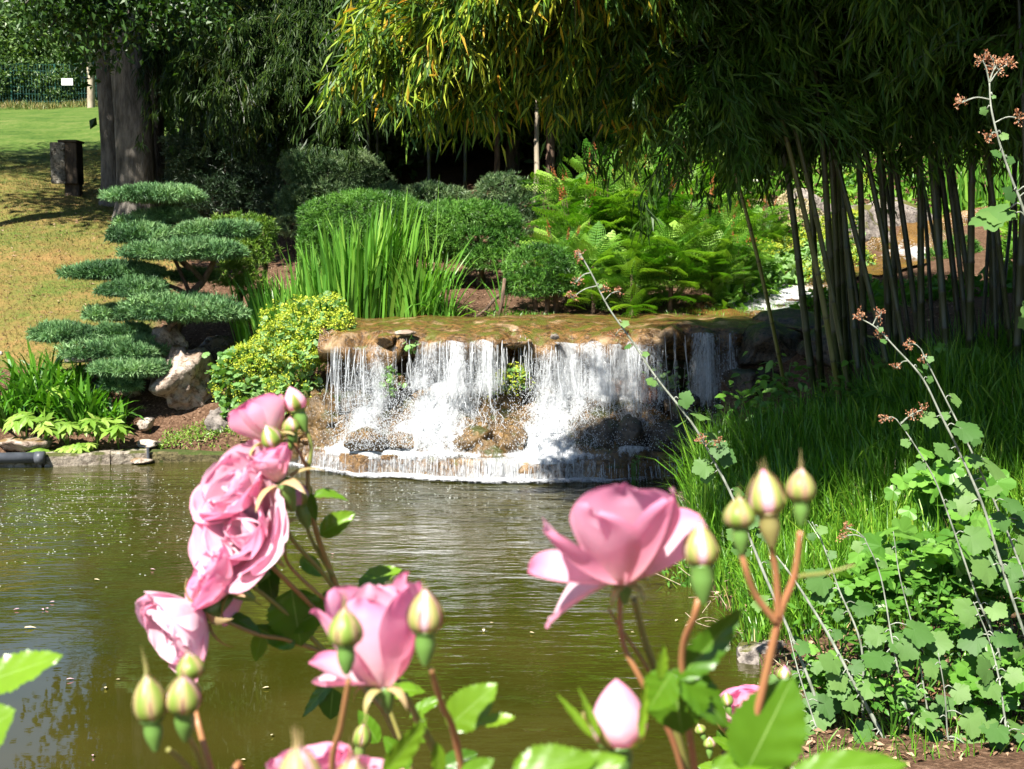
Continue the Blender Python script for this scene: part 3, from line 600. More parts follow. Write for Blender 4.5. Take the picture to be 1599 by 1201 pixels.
# shallow water film on the shelf and stream running down from the upper right
m, n, p = mat_new('stream_water'); M_STREAM = m
g_ = n.nodes.new('ShaderNodeNewGeometry'); a1 = objnoise(n, 22, 5, .7); a2 = objnoise(n, 5, 3)
wh = ramp(n, [(.46, (0, 0, 0)), (.60, (1, 1, 1))], math_(n, 'ADD', math_(n, 'MULTIPLY', a1, .6), math_(n, 'MULTIPLY', math_(n, 'SUBTRACT', attr(n, 'tint'), .2), .6))).outputs[0]
c = mixc(n, wh, ramp(n, [(.3, (.07, .035, .008)), (.7, (.20, .11, .03))], a2).outputs[0], (.68, .68, .68)); n.links.new(c, p.inputs['Base Color']); p.inputs['Roughness'].default_value = .12
bump(n, p, a1, .9, .03)
def ribbon(pts, wds, tint, name, label, lift=.03, nu=60, nv=14, mat=None):
    c = spline(pts, nu); t = norm(np.gradient(c, axis=0)); s = np.stack([t[:, 1], -t[:, 0]], 1); s = s / np.linalg.norm(s, axis=1)[:, None]
    wd = np.interp(np.linspace(0, 1, nu), np.linspace(0, 1, len(wds)), wds); q = np.linspace(-1, 1, nv)
    XY = c[:, None, :2] + s[:, None] * (wd[:, None] * q[None])[..., None] / 2
    V = np.concatenate([XY, (c[:, 2][:, None] + lift * (1 - q[None] ** 2) + 0 * XY[..., 0])[..., None]], -1).reshape(-1, 3)
    V[:, 2] += nzL(V, 9, 3) * .025; V[:, 2] = np.maximum(V[:, 2], ground_z(V[:, 0], V[:, 1]) + .03 + .03 * nzL(V, 9, 3)); tn = np.interp(np.linspace(0, 1, nu), np.linspace(0, 1, len(tint)), tint)
    mb = MB(); mb.add(V, grid_faces(nu, nv), np.repeat(tn, nv)); return tag(mb.obj(name, mat or M_STREAM, smooth=True), label, kind='structure')
ribbon([P(1438, 372, 18.2), P(1425, 392, 17.2), P(1420, 405, 16.95), P(1415, 448, 16.6), P(1390, 455, 15.8), P(1300, 462, 14.8), P(1230, 478, 13.9), P(1180, 498, 13.1), P(1100, 505, 12.6)], [.5, .5, .35, .45, .9, .8, .9, .8, .8], [.2, .5, .7, .6, .3, .1, .75, .7, .1], 'stream', 'shallow stream running over brown stones down from the upper right', lift=.05)
for a in [
 (1400, 342, 150, 84, 18.3, M_GREYROCK, 'broad grey rock at the head of the upper stream behind the canes', 81, .9),
 (1335, 366, 140, 90, 17.6, M_GREYROCK, 'large pale grey rock left of the small upper cascade', 82, .8),
 (1380, 415, 90, 96, 17.0, M_WETROCK, 'wet orange-brown rock beside the small upper cascade', 83, .5),
 (1510, 352, 200, 60, 18.2, M_LEDGE, 'long brown mossy ledge right of the upper cascade', 84, .8),
 (1470, 398, 80, 90, 17.0, M_WETROCK, 'brown mossy rock just right of the upper cascade', 85, .5),
 (1258, 338, 110, 84, 18.0, M_GREYROCK, 'pale rock behind the cream plumes', 86, .7),
 (1235, 362, 60, 40, 17.8, M_GREYROCK, 'pale grey stone below the cream plumes', 87, .5),
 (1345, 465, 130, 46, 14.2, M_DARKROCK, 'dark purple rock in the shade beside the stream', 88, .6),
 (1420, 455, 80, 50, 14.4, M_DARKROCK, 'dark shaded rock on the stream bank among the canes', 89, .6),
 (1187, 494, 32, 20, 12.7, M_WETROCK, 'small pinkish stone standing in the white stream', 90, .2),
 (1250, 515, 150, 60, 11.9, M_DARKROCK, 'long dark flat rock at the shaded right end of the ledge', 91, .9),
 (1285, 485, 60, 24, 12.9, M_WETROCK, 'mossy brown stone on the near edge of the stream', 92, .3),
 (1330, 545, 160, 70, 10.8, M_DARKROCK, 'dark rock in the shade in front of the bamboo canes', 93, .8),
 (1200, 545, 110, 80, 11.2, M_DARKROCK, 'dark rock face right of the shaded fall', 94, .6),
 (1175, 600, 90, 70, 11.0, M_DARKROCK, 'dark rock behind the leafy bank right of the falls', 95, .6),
 (1010, 480, 40, 14, 13.0, M_LEDGE, 'flat tan stone at the back of the ledge under the ferns', 96, .3),
 (1100, 478, 50, 18, 13.1, M_LEDGE, 'tan stone where the stream meets the ledge', 97, .3),
 (633, 520, 40, 10, 11.15, M_LIME, 'thin pale stone flake lying on the ledge', 98, .15),
 (800, 534, 66, 18, 11.15, M_LEDGE, 'overhanging ochre lump on the lip over the mossy gap', 113, .2), (600, 530, 44, 22, 11.15, M_LEDGE, 'ochre lump on the lip over the dark hollow', 114, .2), (1010, 522, 70, 18, 11.25, M_LEDGE, 'ochre hump on the ledge above the right curtain', 115, .25), 
 (865, 524, 16, 14, 11.0, M_GREYROCK, 'small pale stone in a notch of the ledge lip', 99, .08),
 (1150, 395, 40, 40, 15.2, M_GREYROCK, 'pale stone peeking out below the fern bank', 100, .3),
]: rock(*a[:8], depth=a[8], icos=ICO4)
# ------------------------------------------------------------------ plant materials
M_JUN = leaf_mat('juniper_needles', [(.03, .09, .03), (.13, .28, .10), (.32, .52, .22)], transl=.15, rough=.55)
M_BARK = bark_mat('tree_bark', (.03, .026, .02), (.17, .15, .125), 9, dist=.08)
M_TWIG = bark_mat('brown_branch', (.05, .03, .02), (.17, .11, .07), 30)
M_PINEB = leaf_mat('blue_pine_needles', [(.03, .075, .025), (.10, .18, .065), (.22, .31, .13)], transl=.15)
M_PINEG = leaf_mat('green_pine_needles', [(.025, .09, .012), (.085, .23, .03), (.18, .38, .06)], transl=.2)
M_PINEY = leaf_mat('yellow_pine_needles', [(.06, .14, .015), (.14, .27, .03), (.26, .36, .06)], transl=.25)
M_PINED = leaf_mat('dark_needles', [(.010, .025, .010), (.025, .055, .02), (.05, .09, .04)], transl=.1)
M_IRIS = leaf_mat('iris_blades', [(.07, .21, .03), (.15, .38, .045), (.32, .54, .08)], transl=.4, rough=.35)
M_STRAP = leaf_mat('strap_leaves', [(.035, .13, .012), (.09, .26, .02), (.22, .44, .05)], transl=.35, rough=.25, spec=.6)
M_STAR = leaf_mat('star_leaves', [(.10, .24, .02), (.22, .38, .05), (.36, .50, .10)], transl=.35, rough=.4, noise=.2)
M_MANT = leaf_mat('mantle_leaves', [(.09, .22, .045), (.19, .36, .10), (.30, .48, .18)], transl=.3, rough=.5)
M_MANTF = leaf_mat('lime_blossom', [(.30, .40, .02), (.45, .52, .04), (.62, .64, .10)], transl=.3, rough=.7, noise=0)
M_FERN = leaf_mat('fern_fronds', [(.06, .20, .012), (.15, .34, .03), (.32, .52, .08)], transl=.4, rough=.5, nscale=1.5)
M_RUST = leaf_mat('rusty_spikes', [(.28, .08, .02), (.42, .17, .05)], transl=.1, rough=.8, noise=0)
M_CREAM = leaf_mat('cream_plumes', [(.50, .40, .24), (.72, .62, .42)], transl=.2, rough=.8, noise=0)
M_WHITEFL = leaf_mat('white_flowers', [(.75, .75, .72), (.85, .85, .82)], transl=.2, rough=.7, noise=0)
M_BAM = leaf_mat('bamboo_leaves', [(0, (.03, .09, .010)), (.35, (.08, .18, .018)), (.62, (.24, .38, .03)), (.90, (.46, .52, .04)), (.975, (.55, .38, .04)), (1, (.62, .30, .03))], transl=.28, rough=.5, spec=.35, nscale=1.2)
M_WEEP_SHADE = leaf_mat('shaded_bamboo_leaves', [(0, (.010, .032, .005)), (.5, (.026, .062, .009)), (.93, (.08, .14, .02)), (.97, (.40, .26, .04)), (1, (.40, .26, .04))], transl=.3, rough=.5, spec=.3, nscale=1.2)  # bamboo leaf tones darkened to paint in the thicket's half shade
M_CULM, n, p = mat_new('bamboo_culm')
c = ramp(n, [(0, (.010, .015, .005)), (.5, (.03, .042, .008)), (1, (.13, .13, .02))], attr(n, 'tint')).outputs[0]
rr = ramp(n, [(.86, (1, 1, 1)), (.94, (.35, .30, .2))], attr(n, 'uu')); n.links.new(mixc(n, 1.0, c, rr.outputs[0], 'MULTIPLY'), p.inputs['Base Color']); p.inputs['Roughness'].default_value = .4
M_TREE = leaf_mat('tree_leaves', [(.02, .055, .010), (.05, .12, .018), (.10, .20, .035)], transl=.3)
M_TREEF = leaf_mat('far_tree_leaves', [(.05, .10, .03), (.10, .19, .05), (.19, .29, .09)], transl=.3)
M_GRASS = leaf_mat('bank_grass', [(.035, .12, .008), (.10, .26, .016), (.22, .44, .035)], transl=.35, rough=.35, spec=.5, noise=.1)
M_BANK = leaf_mat('bank_leaves', [(.03, .10, .012), (.07, .19, .02), (.14, .30, .04)], transl=.3, rough=.4)

# ------------------------------------------------------------------ needle cushions
def needles(mb, rng, c, rx, ry, rz, nper, L, flat_bottom=.35, jag=.12, wd=.16, up=.3, spikes=6, shell=.25, tb=.5, freq=3.5):
    nz = Noise(int(rng.integers(1e6)), 3); d = norm(rng.normal(size=(nper, 3))); d[:, 2] = np.where(d[:, 2] < -flat_bottom, -flat_bottom + (d[:, 2] + flat_bottom) * .15, d[:, 2])
    k = 1 + jag * nz(d * np.array([rx, ry, rz]) / max(rx, rz), freq, 3)
    r_ = (1 - shell * rng.random(nper) ** 2) * k; pos = c + d * r_[:, None] * np.array([rx, ry, rz])
    outn = norm(d / np.array([rx, ry, rz]))
    t = np.clip(tb + .35 * nz(pos, 9, 3) + rng.normal(0, .18, nper), 0, 1)
    for q in range(spikes):
        dr = norm(outn * .8 + rng.normal(size=(nper, 3)) * .8 + np.array([0, 0, up])); mb.inst(t_rhomb(wd, .35, .2, .1), pos + rng.normal(size=(nper, 3)) * L * .06, dr, rng.normal(size=(nper, 3)), L * rng.uniform(.6, 1.2, nper), np.clip(t + rng.normal(0, .1, nper), 0, 1))

# cloud-pruned juniper
r = rgen(12)
base = P(262, 556, 12.75); base[2] = gnd(base[0], base[1]) - .05
jun = empty('cloud_pruned_juniper', base, 'blue-green juniper clipped into flat tiered pads beside the lawn', 'juniper')
def jl(o): o.parent = jun; o.matrix_parent_inverse = Matrix.Translation(-Vector(jun.location)); return o
PADS = [(250, 307, 122, 30, 12.9), (262, 338, 80, 22, 12.95), (222, 349, 86, 20, 13.0), (222, 370, 98, 40, 12.75), (345, 362, 104, 36, 12.8), (293, 395, 168, 42, 12.55), (186, 427, 156, 34, 12.75), (207, 453, 118, 36, 12.5), (277, 487, 160, 58, 12.3),
        (103, 523, 98, 38, 12.5), (190, 521, 78, 28, 12.6), (187, 549, 138, 36, 12.3), (205, 576, 106, 30, 12.15), (282, 383, 50, 18, 12.9), (190, 600, 60, 40, 12.15), (175, 492, 60, 26, 12.9), (300, 432, 60, 20, 12.95)]
for i, (px, py, w, h, Y) in enumerate(PADS):
    c = P(px, py, Y); k = Y / FPX; mb = MB(); rx, rz = w * k / 2, h * k / 2 * .76
    ry = max(.16, rx * .62)
    f = [(0, 0, 1.0, 1.0)] + [(r.uniform(-.55, .55), r.uniform(-.2, .2), r.uniform(.45, .65), r.uniform(.75, 1.1)) for _ in range(3)]
    for (ox, oz, sx_, sz_) in f:
        needles(mb, r, c + np.array([ox * rx, r.uniform(-.4, .4) * ry, (oz - .0) * rz]), rx * sx_, ry * sx_, rz * sz_, int(620 * w / 100 * sx_ * (1.4 if sx_ == 1 else 1)), .065, .15, .34, .16, .5, 8, .3, .5)
    jl(mb.obj('foliage_pad', M_JUN))
mb = MB()
def br(pts, r0, r1, n=14): pts = spline(pts, n); tube(mb, pts, np.linspace(r0, r1, n), 7)
B0 = base; J = [P(x, y, Y) for x, y, Y in [(275, 520, 12.7), (298, 462, 12.75), (318, 438, 12.8), (335, 405, 12.8)]]
br([B0, J[0], J[1], J[2], J[3], P(345, 372, 12.8)], .06, .02, 24)
br([J[2], P(300, 420, 12.65), P(285, 405, 12.6)], .03, .012); br([J[2], P(290, 415, 12.9), P(255, 385, 12.9), P(225, 378, 12.8)], .03, .012)
br([J[1], P(260, 445, 12.7), P(200, 435, 12.75)], .03, .012); br([J[1], P(250, 350, 13), P(250, 315, 12.95)], .022, .01); br([J[0], P(240, 470, 12.6), P(210, 460, 12.5)], .03, .012)
br([B0, P(262, 520, 12.5), P(277, 500, 12.35)], .04, .02); br([B0, P(230, 550, 12.5), P(190, 530, 12.6), P(110, 532, 12.5)], .035, .012); br([B0, P(225, 565, 12.4), P(190, 558, 12.3)], .03, .012); br([B0, P(235, 590, 12.3), P(205, 584, 12.2)], .03, .012)
br([J[3], P(290, 360, 12.95), P(262, 345, 12.95)], .018, .008)
jl(mb.obj('trunk', M_TWIG, smooth=True))

def cushion(name, label, cat, lobes, mat, seed, L=.062, dens=1300, trunk=None, group=None, wd=.16, up=.2, jag=.12, fb=.5):
    """shrub made of needle cushions; lobes in photo pixels (px,py,w,h,Y)"""
    rr_ = rgen(seed); px, py, w, h, Y = lobes[0]; b = P(px, py + h / 2, Y); b[2] = gnd(b[0], b[1])
    e = empty(name, b, label, cat, group); mb = MB()
    for (px, py, w, h, Y) in lobes:
        k = Y / FPX; rx, rz = w * k / 2, h * k / 2; ry = (rx + rz) / 2 * .95; c = P(px, py, Y) + np.array([0, ry * .0, 0])
        area = (rx * ry + rx * rz + ry * rz) * 4
        needles(mb, rr_, c, rx, ry, rz, int(dens * area * .55), L, fb, jag, wd, up, 9, .16, .5, 4 / max(rx, .3) * .8)
    o = mb.obj('crown', mat, e); o.matrix_parent_inverse = Matrix.Translation(-Vector(e.location))
    mb = MB()
    if trunk:
        for t in trunk: tube(mb, spline(t, 12), np.linspace(.035, .02, 12), 7)
    else:
        for q in range(3):
            t = np.array(b) + [rr_.uniform(-.1, .1), 0, -.1]; c = P(*[lobes[q % len(lobes)][i] for i in (0, 1, 4)]); tube(mb, spline([t, (t + c) / 2 + rr_.normal(0, .06, 3), c], 10), np.linspace(.035, .012, 10), 6)
    o = mb.obj('trunk', M_TWIG, e, smooth=True); o.matrix_parent_inverse = Matrix.Translation(-Vector(e.location)); return e
cushion('dwarf_pine', 'tall bluish dwarf pine with a broad ragged skirt behind the iris clump', 'dwarf pine', [(512, 268, 150, 78, 16), (465, 320, 60, 60, 15.9), (520, 318, 150, 66, 15.8), (570, 300, 90, 50, 16.1), (470, 260, 60, 50, 16.1), (555, 262, 70, 50, 16.2), (500, 355, 120, 40, 15.7)], M_PINEB, 1, jag=.3)
cushion('dwarf_pine', 'wide rounded mid-green dwarf pine right behind the iris blades', 'dwarf pine', [(585, 350, 210, 100, 14.2), (520, 385, 110, 90, 14.1), (640, 370, 160, 100, 14.1), (560, 420, 180, 90, 14.0)], M_PINEG, 2)
cushion('dwarf_pine', 'long low grey-green dwarf pine at the back of the group', 'dwarf pine', [(672, 318, 150, 60, 15.6), (610, 312, 80, 40, 15.7), (690, 345, 120, 60, 15.4)], M_PINEB, 3)
cushion('dwarf_pine', 'lobed bright green dwarf pine right of the iris clump', 'dwarf pine', [(745, 343, 120, 56, 14.2), (700, 335, 60, 40, 14.5), (785, 352, 56, 46, 14.1), (735, 380, 110, 56, 14.0), (795, 385, 60, 50, 14.0), (765, 405, 90, 40, 13.9)], M_PINEG, 4)
cushion('dwarf_pine', 'small round bluish dwarf pine in front of the dark hollow', 'dwarf pine', [(785, 298, 78, 48, 15.5), (818, 322, 60, 56, 15.4), (832, 350, 40, 40, 15.3)], M_PINEB, 5, jag=.2)
cushion('dwarf_pine', 'ball-shaped green dwarf pine standing on bare stems behind the ledge', 'dwarf pine', [(842, 418, 112, 66, 12.95), (825, 445, 76, 46, 12.8), (870, 440, 70, 50, 12.9)], M_PINEG, 6, trunk=[[P(852, 505, 12.9), P(855, 470, 12.9), P(850, 430, 12.95)], [P(840, 505, 12.95), P(835, 470, 12.95), P(835, 440, 12.95)], [P(866, 505, 13), P(868, 470, 13), P(862, 440, 12.95)]])
cushion('dwarf_pine', 'yellow-green dwarf pine with bare stems right of the tiered juniper', 'dwarf pine', [(375, 358, 90, 44, 13.9), (410, 362, 44, 44, 13.8), (385, 395, 80, 50, 13.7), (365, 430, 56, 46, 13.6), (395, 445, 50, 40, 13.6)], M_PINEY, 7, L=.055, wd=.22, jag=.25)
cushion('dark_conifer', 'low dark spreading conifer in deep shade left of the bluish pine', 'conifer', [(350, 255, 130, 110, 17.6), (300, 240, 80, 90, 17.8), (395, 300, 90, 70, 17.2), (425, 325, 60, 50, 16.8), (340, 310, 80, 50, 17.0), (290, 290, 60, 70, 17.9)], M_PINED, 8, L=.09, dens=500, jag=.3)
cushion('yellow_dwarf_pine', 'small clipped pine edge peeking between the rocks of the upper bank', 'dwarf pine', [(1465, 412, 40, 44, 16.2), (1500, 395, 60, 50, 16.4)], M_PINEG, 9)

# ------------------------------------------------------------------ blades
def blades(mb, rng, N, cx, cy, sx, sy, L, wd, lean, droop, tm=.5, K=6, zfun=None, fan=.6, tipw=.1):
    x = rng.normal(0, .5, N).clip(-1, 1) * sx + cx; y = rng.normal(0, .5, N).clip(-1, 1) * sy + cy
    z = (ground_z(x, y) if zfun is None else zfun(x, y)) - .02
    az = np.arctan2((y - cy) / max(sy, .01) * .5, (x - cx) / max(sx, .01)) + rng.normal(0, fan, N)
    ln = L * rng.uniform(.55, 1.1, N); th = np.abs(rng.normal(0, lean, N)) + .02; dr = np.abs(rng.normal(0, droop, N))
    s = np.linspace(0, 1, K); ang = th[:, None] + dr[:, None] * s[None] ** 2 * 2
    ds = ln[:, None] / (K - 1); h = np.cumsum(np.sin(ang) * ds, 1) - np.sin(ang[:, :1]) * ds; v = np.cumsum(np.cos(ang) * ds, 1) - np.cos(ang[:, :1]) * ds
    c = np.stack([x[:, None] + h * np.cos(az)[:, None], y[:, None] + h * np.sin(az)[:, None], z[:, None] + v], -1)
    fa = az + math.pi / 2 + rng.normal(0, .9, N); side = np.stack([np.cos(fa), np.sin(fa), 0 * fa], -1)[:, None]
    w = (wd * rng.uniform(.6, 1.15, N))[:, None] * np.interp(s, [0, .25, .7, .92, 1], [.75, 1, .85, .35, tipw * .1])[None]
    Lf = c - side * w[..., None] / 2; Rt = c + side * w[..., None] / 2
    V = np.stack([Lf, Rt], 2).reshape(-1, 3); i = np.arange(N)[:, None] * K * 2; j = np.arange(K - 1)[None] * 2
    F = np.stack([i + j, i + j + 1, i + j + 3, i + j + 2], -1).reshape(-1, 4)
    mb.add(V, F, np.repeat(np.clip(tm + rng.normal(0, .2, N), 0, 1), K * 2), np.tile([0, 1.], N * K))
def clump(name, label, cat, mat, seed, N, px, py, sx, sy, Y, L, wd, lean, droop, group=None, part='blades', tm=.5, K=6, fan=.6):
    b = P(px, py, Y); b[2] = gnd(b[0], b[1]); rr_ = rgen(seed); mb = MB()
    blades(mb, rr_, N, b[0], b[1], sx, sy, L, wd, lean, droop, tm, K, fan=fan); o = mb.obj(name, mat); return tag(o, label, cat, group)
IG = 'iris clumps above the falls'
clump('iris_clump', 'tall dense iris clump with upright sword leaves, centre of the bed above the falls', 'iris', M_IRIS, 31, 440, 552, 497, .58, .24, 12.55, 1.24, .042, .10, .10, IG)
clump('iris_clump', 'shorter iris clump leaning left at the left end of the sword leaves', 'iris', M_IRIS, 32, 240, 445, 488, .46, .22, 12.7, .92, .038, .2, .1, IG)
clump('iris_clump', 'iris clump with arching thin blades at the right end of the sword leaves', 'iris', M_IRIS, 33, 170, 655, 497, .32, .2, 12.5, .85, .024, .22, .35, IG)
clump('iris_clump', 'low arching pale leaves trailing towards the ledge right of the iris', 'iris', M_IRIS, 34, 26, 700, 498, .12, .1, 12.4, .55, .022, .7, .9, IG)
clump('reed_clump', 'thin grey-green reeds standing between two dwarf pines', 'reeds', M_IRIS, 35, 16, 808, 420, .14, .1, 13.8, .62, .018, .25, .1)
clump('reed_clump', 'two tall thin reeds sticking up out of the iris clump', 'reeds', M_IRIS, 36, 5, 675, 490, .04, .04, 12.9, 1.45, .02, .04, .03)
clump('reed_clump', 'few stiff bent reeds beside the ball-shaped pine', 'reeds', M_IRIS, 37, 9, 785, 500, .06, .06, 12.8, .7, .018, .25, .2)
clump('iris_clump', 'bright green iris blades on the sunny upper bank behind the canes', 'iris', M_IRIS, 38, 140, 1545, 345, .7, .3, 18.6, 1.0, .035, .12, .1, IG)
clump('iris_clump', 'second stand of iris blades beside the upper rock behind the canes', 'iris', M_IRIS, 39, 80, 1490, 340, .35, .3, 18.7, .9, .035, .12, .1, IG)
SG = 'strap-leaved clumps at the left pond edge'
for i, (px, py, Y, N, L, lab) in enumerate([(20, 650, 12.0, 90, .62, 'strap-leaved clump at the left picture edge behind the pipe'), (75, 640, 12.1, 110, .66, 'strap-leaved clump in the middle of the left bed'), (130, 640, 12.0, 110, .62, 'strap-leaved clump directly left of the boulder'), (165, 650, 11.95, 60, .45, 'strap-leaved clump arching towards the small white stone'), (-40, 645, 12.0, 80, .6, 'strap-leaved clump cut by the left picture edge'), (50, 610, 12.4, 70, .6, 'pale strap-leaved clump at the back of the left bed'), (110, 600, 12.35, 70, .62, 'strap-leaved clump under the lowest juniper pads')]):
    clump('strap_leaf_plant', lab, 'plant', M_STRAP, 50 + i, N, px, py, .16, .12, Y, L, .044, .45, .75, SG, fan=1.2, K=7)

# star-leaved (palmate) plants
def palmate(rng, nl=6, L=.16):
    """one leaf: leaflets radiating from the stalk end"""
    mb = MB(); a = np.linspace(-2.5, 2.5, nl); d = np.stack([np.sin(a), np.cos(a), -.18 - 0 * a], 1)
    V = []; t = t_lance(.36, .22, .1, .62); mb.inst(t, np.zeros((nl, 3)), d, np.tile([0, 0, 1.], (nl, 1)) + rng.normal(0, .1, (nl, 3)), 1.0); return np.concatenate(mb.V), mb.F, np.concatenate(mb.U)
star_tpl = palmate(rgen(4))
PG = 'star-leaved plants along the kerb'
for i, (px, py, Y, s, nl, lab) in enumerate([(35, 648, 11.55, 1.1, 5, 'star-leaved plant at the left picture edge'), (70, 662, 11.5, 1, 5, 'star-leaved plant above the end of the grey pipe'), (103, 665, 11.55, 1, 6, 'star-leaved plant in the middle of the kerb row'), (60, 700, 11.42, .8, 4, 'lowest star-leaved plant hanging over the pipe end'), (120, 700, 11.45, .8, 4, 'star-leaved plant whose leaf hangs over the long kerb'), (148, 660, 11.6, .95, 5, 'star-leaved plant left of the yellowest one'), (182, 665, 11.6, 1.05, 5, 'yellowest star-leaved plant at the right end of the row'), (95, 600, 12.1, 1.1, 3, 'star-leaved plant rising between the strap leaves'), (140, 695, 11.5, .6, 4, 'small star-leaved plant near the kerb corner')]):
    b = P(px, py, Y); g0 = gnd(b[0], b[1]); rr_ = rgen(70 + i); e = empty('star_leaf_plant', (b[0], b[1], g0), lab, 'plant', PG); mb = MB(); st = MB()
    for q in range(nl):
        a = rr_.uniform(0, 6.28); rad = rr_.uniform(.02, .13) * s; c = np.array([b[0] + math.cos(a) * rad, b[1] + math.sin(a) * rad * .6 - .03, b[2] + rr_.uniform(-.05, .05)])
        dr = np.array([math.cos(a), math.sin(a) * .6 - .5, -.25]); mb.inst(star_tpl, c[None], dr[None], np.array([[0.1 * math.cos(a), -.45, .9]]), .155 * s * rr_.uniform(.75, 1.1), [rr_.uniform(.3, 1)])
        tube(st, spline([(b[0], b[1] + .05, g0), (c + [b[0], b[1], g0]) / 2 + [0, .02, .03], c], 8), .004, 5)
    for nm, q, mt in (('leaves', mb, M_STAR), ('stalks', st, M_STAR)):
        o = q.obj(nm, mt, e); o.matrix_parent_inverse = Matrix.Translation(-Vector(e.location))

# lady's mantle mounds: scalloped leaves and lime froth
t_mant = t_lobed('round', 0, 28)
def mantle(label, lobes, seed, flower=.5, group='frothy lime-flowered mounds', leafs=.07):
    rr_ = rgen(seed); px, py, w, h, Y = lobes[0]; b = P(px, py + h / 2, Y); e = empty('ladys_mantle', b, label, 'plant', group); mb = MB(); fb = MB(); sb = MB()
    for (px, py, w, h, Y) in lobes:
        k = Y / FPX; rx, rz = w * k / 2, h * k / 2; ry = (rx + rz) / 2 * .8; c = P(px, py, Y) + np.array([0, ry * .4, 0]); area = rx * rz * 4 + rx * ry * 3
        N = int(area * 420); d = norm(rr_.normal(size=(N, 3)) + [0, -.35, .3]); nz = Noise(seed, 3)
        kk = 1 + .26 * nz(d, 3.5, 3); pos = c + d * (kk * rr_.uniform(.78, 1, N))[:, None] * np.array([rx, ry, rz])
        nr = norm(d * .7 + [0, -.25, .8] + rr_.normal(0, .35, (N, 3))); dr = norm(d + rr_.normal(0, .6, (N, 3))); mb.inst(t_mant, pos, dr, nr, leafs * rr_.uniform(.6, 1.25, N), np.clip(.5 + .3 * nz(pos, 5, 2) + rr_.normal(0, .18, N), 0, 1))
        N = int(area * 3400 * flower); d = norm(rr_.normal(size=(N, 3)) + [0, -.35, .35]); nz2 = Noise(seed + 9, 3); ok = nz2(d * [rx, ry, rz], 7, 2) > -.25 + (1 - flower) * .5; d = d[ok]; N = len(d)
        pos = c + d * (1.0 + .12 * rr_.random(N))[:, None] * (1 + .26 * nz(d, 3.5, 3))[:, None] * np.array([rx, ry, rz]); 
        for q in range(5): fb.inst(t_rhomb(.8, .5, .2, 0), pos + rr_.normal(0, .012, (N, 3)), rr_.normal(size=(N, 3)), rr_.normal(size=(N, 3)) + [0, -.3, .6], .017 * rr_.uniform(.7, 1.4, N), rr_.random(N))
        for q in range(5): tube(sb, spline([P(*[lobes[0][i] for i in (0, 1, 4)]) - [0, 0, lobes[0][3] * lobes[0][4] / FPX / 2], c + rr_.normal(0, .3, 3) * [rx, ry, rz]], 5), .005, 4)
    for nm, q, mt in (('leaves', mb, M_MANT), ('blossom', fb, M_MANTF), ('stems', sb, M_MANT)):
        if not q.F: continue
        o = q.obj(nm, mt, e); o.matrix_parent_inverse = Matrix.Translation(-Vector(e.location))
mantle('frothy lime-flowered mound on the left shoulder of the ledge', [(480, 515, 130, 84, 11.75), (435, 540, 70, 50, 11.7), (520, 525, 66, 60, 11.5), (470, 555, 80, 40, 11.5)], 1, .5)
mantle('frothy lime-flowered mound spilling down between boulder and falls', [(390, 590, 120, 100, 12.0), (355, 600, 60, 70, 12.0), (430, 620, 80, 60, 11.8), (385, 645, 80, 40, 11.8)], 2, .45)
mantle('low mound of round leaves below the left drips of the falls', [(465, 600, 70, 40, 11.55), (480, 625, 40, 24, 11.5)], 3, .1)
mantle('tiny round-leaved tuft growing in the hollow of the ledge', [(644, 538, 26, 18, 11.1)], 4, 0, leafs=.05)
mantle('green tuft in the hollow behind the left curtain', [(612, 592, 34, 36, 11.05), (604, 610, 24, 24, 11.0)], 5, .1, leafs=.05)
mantle('mossy green tuft in the gap between the two big curtains', [(800, 592, 56, 34, 11.1), (770, 600, 26, 30, 11.1)], 6, .35, leafs=.045)
mantle('small dark tuft beside the shaded right fall', [(1035, 590, 40, 40, 11.1), (1062, 600, 30, 30, 11.1)], 7, 0, leafs=.05)
mantle('big blue-green round-leaved mound above the upper stream', [(1235, 425, 110, 50, 14.3), (1285, 410, 60, 50, 14.6), (1190, 445, 60, 40, 14.0), (1300, 430, 60, 40, 14.5)], 8, .15)
mantle('lime-flowered mound on the upper bank behind the leftmost canes', [(1270, 385, 110, 40, 15.5), (1320, 360, 60, 70, 16.5), (1200, 400, 60, 40, 15.2)], 9, .8)
mantle('leafy mound behind the canes left of the small cascade', [(1340, 420, 56, 60, 15.6), (1310, 400, 60, 50, 15.8)], 10, .2)
mantle('lime-flowered mound high on the bank above the pale rocks', [(1330, 300, 90, 50, 19.5), (1300, 320, 60, 40, 19)], 11, .8)

# ------------------------------------------------------------------ ferns
def frond(L=1.0):
    """bipinnate frond along +Y, unit length"""
    mb = MB(); K = 9; ys = np.linspace(.16, .96, K)
    for y in ys:
        pl = .30 * math.sin(min(1, (1.05 - y) * 1.5) * math.pi / 2) * (.7 + .3 * min(1, y / .3)); z0 = -.28 * y * y
        for sgn in (-1, 1):
            d = norm(np.array([sgn * .92, .38, -.12])); M = 5; q = np.linspace(.16, 1, M)
            pos = np.array([0, y, z0]) + d * (q * pl)[:, None] - np.array([0, 0, .05]) * (q ** 2)[:, None]
            for s2 in (-1, 1):
                dd = np.tile(norm(np.array([-d[1] * s2 * sgn + d[0] * .35, d[0] * s2 * sgn + d[1] * .35, -.05]) ), (M, 1)); mb.inst(t_rhomb(.52, .45, .1, .05), pos, dd, np.tile([0, 0, 1.], (M, 1)), .098 * (1.1 - .6 * q), None)
    ry = np.linspace(0, 1, 8); tube(mb, np.stack([0 * ry, ry, -.28 * ry * ry], 1), .006, 3, cap=False)
    return np.concatenate(mb.V), [np.concatenate([f for f in mb.F if f.shape[1] == k]) for k in (3, 4)], np.zeros(mb.n)
FR = frond(); FERN_ME = []
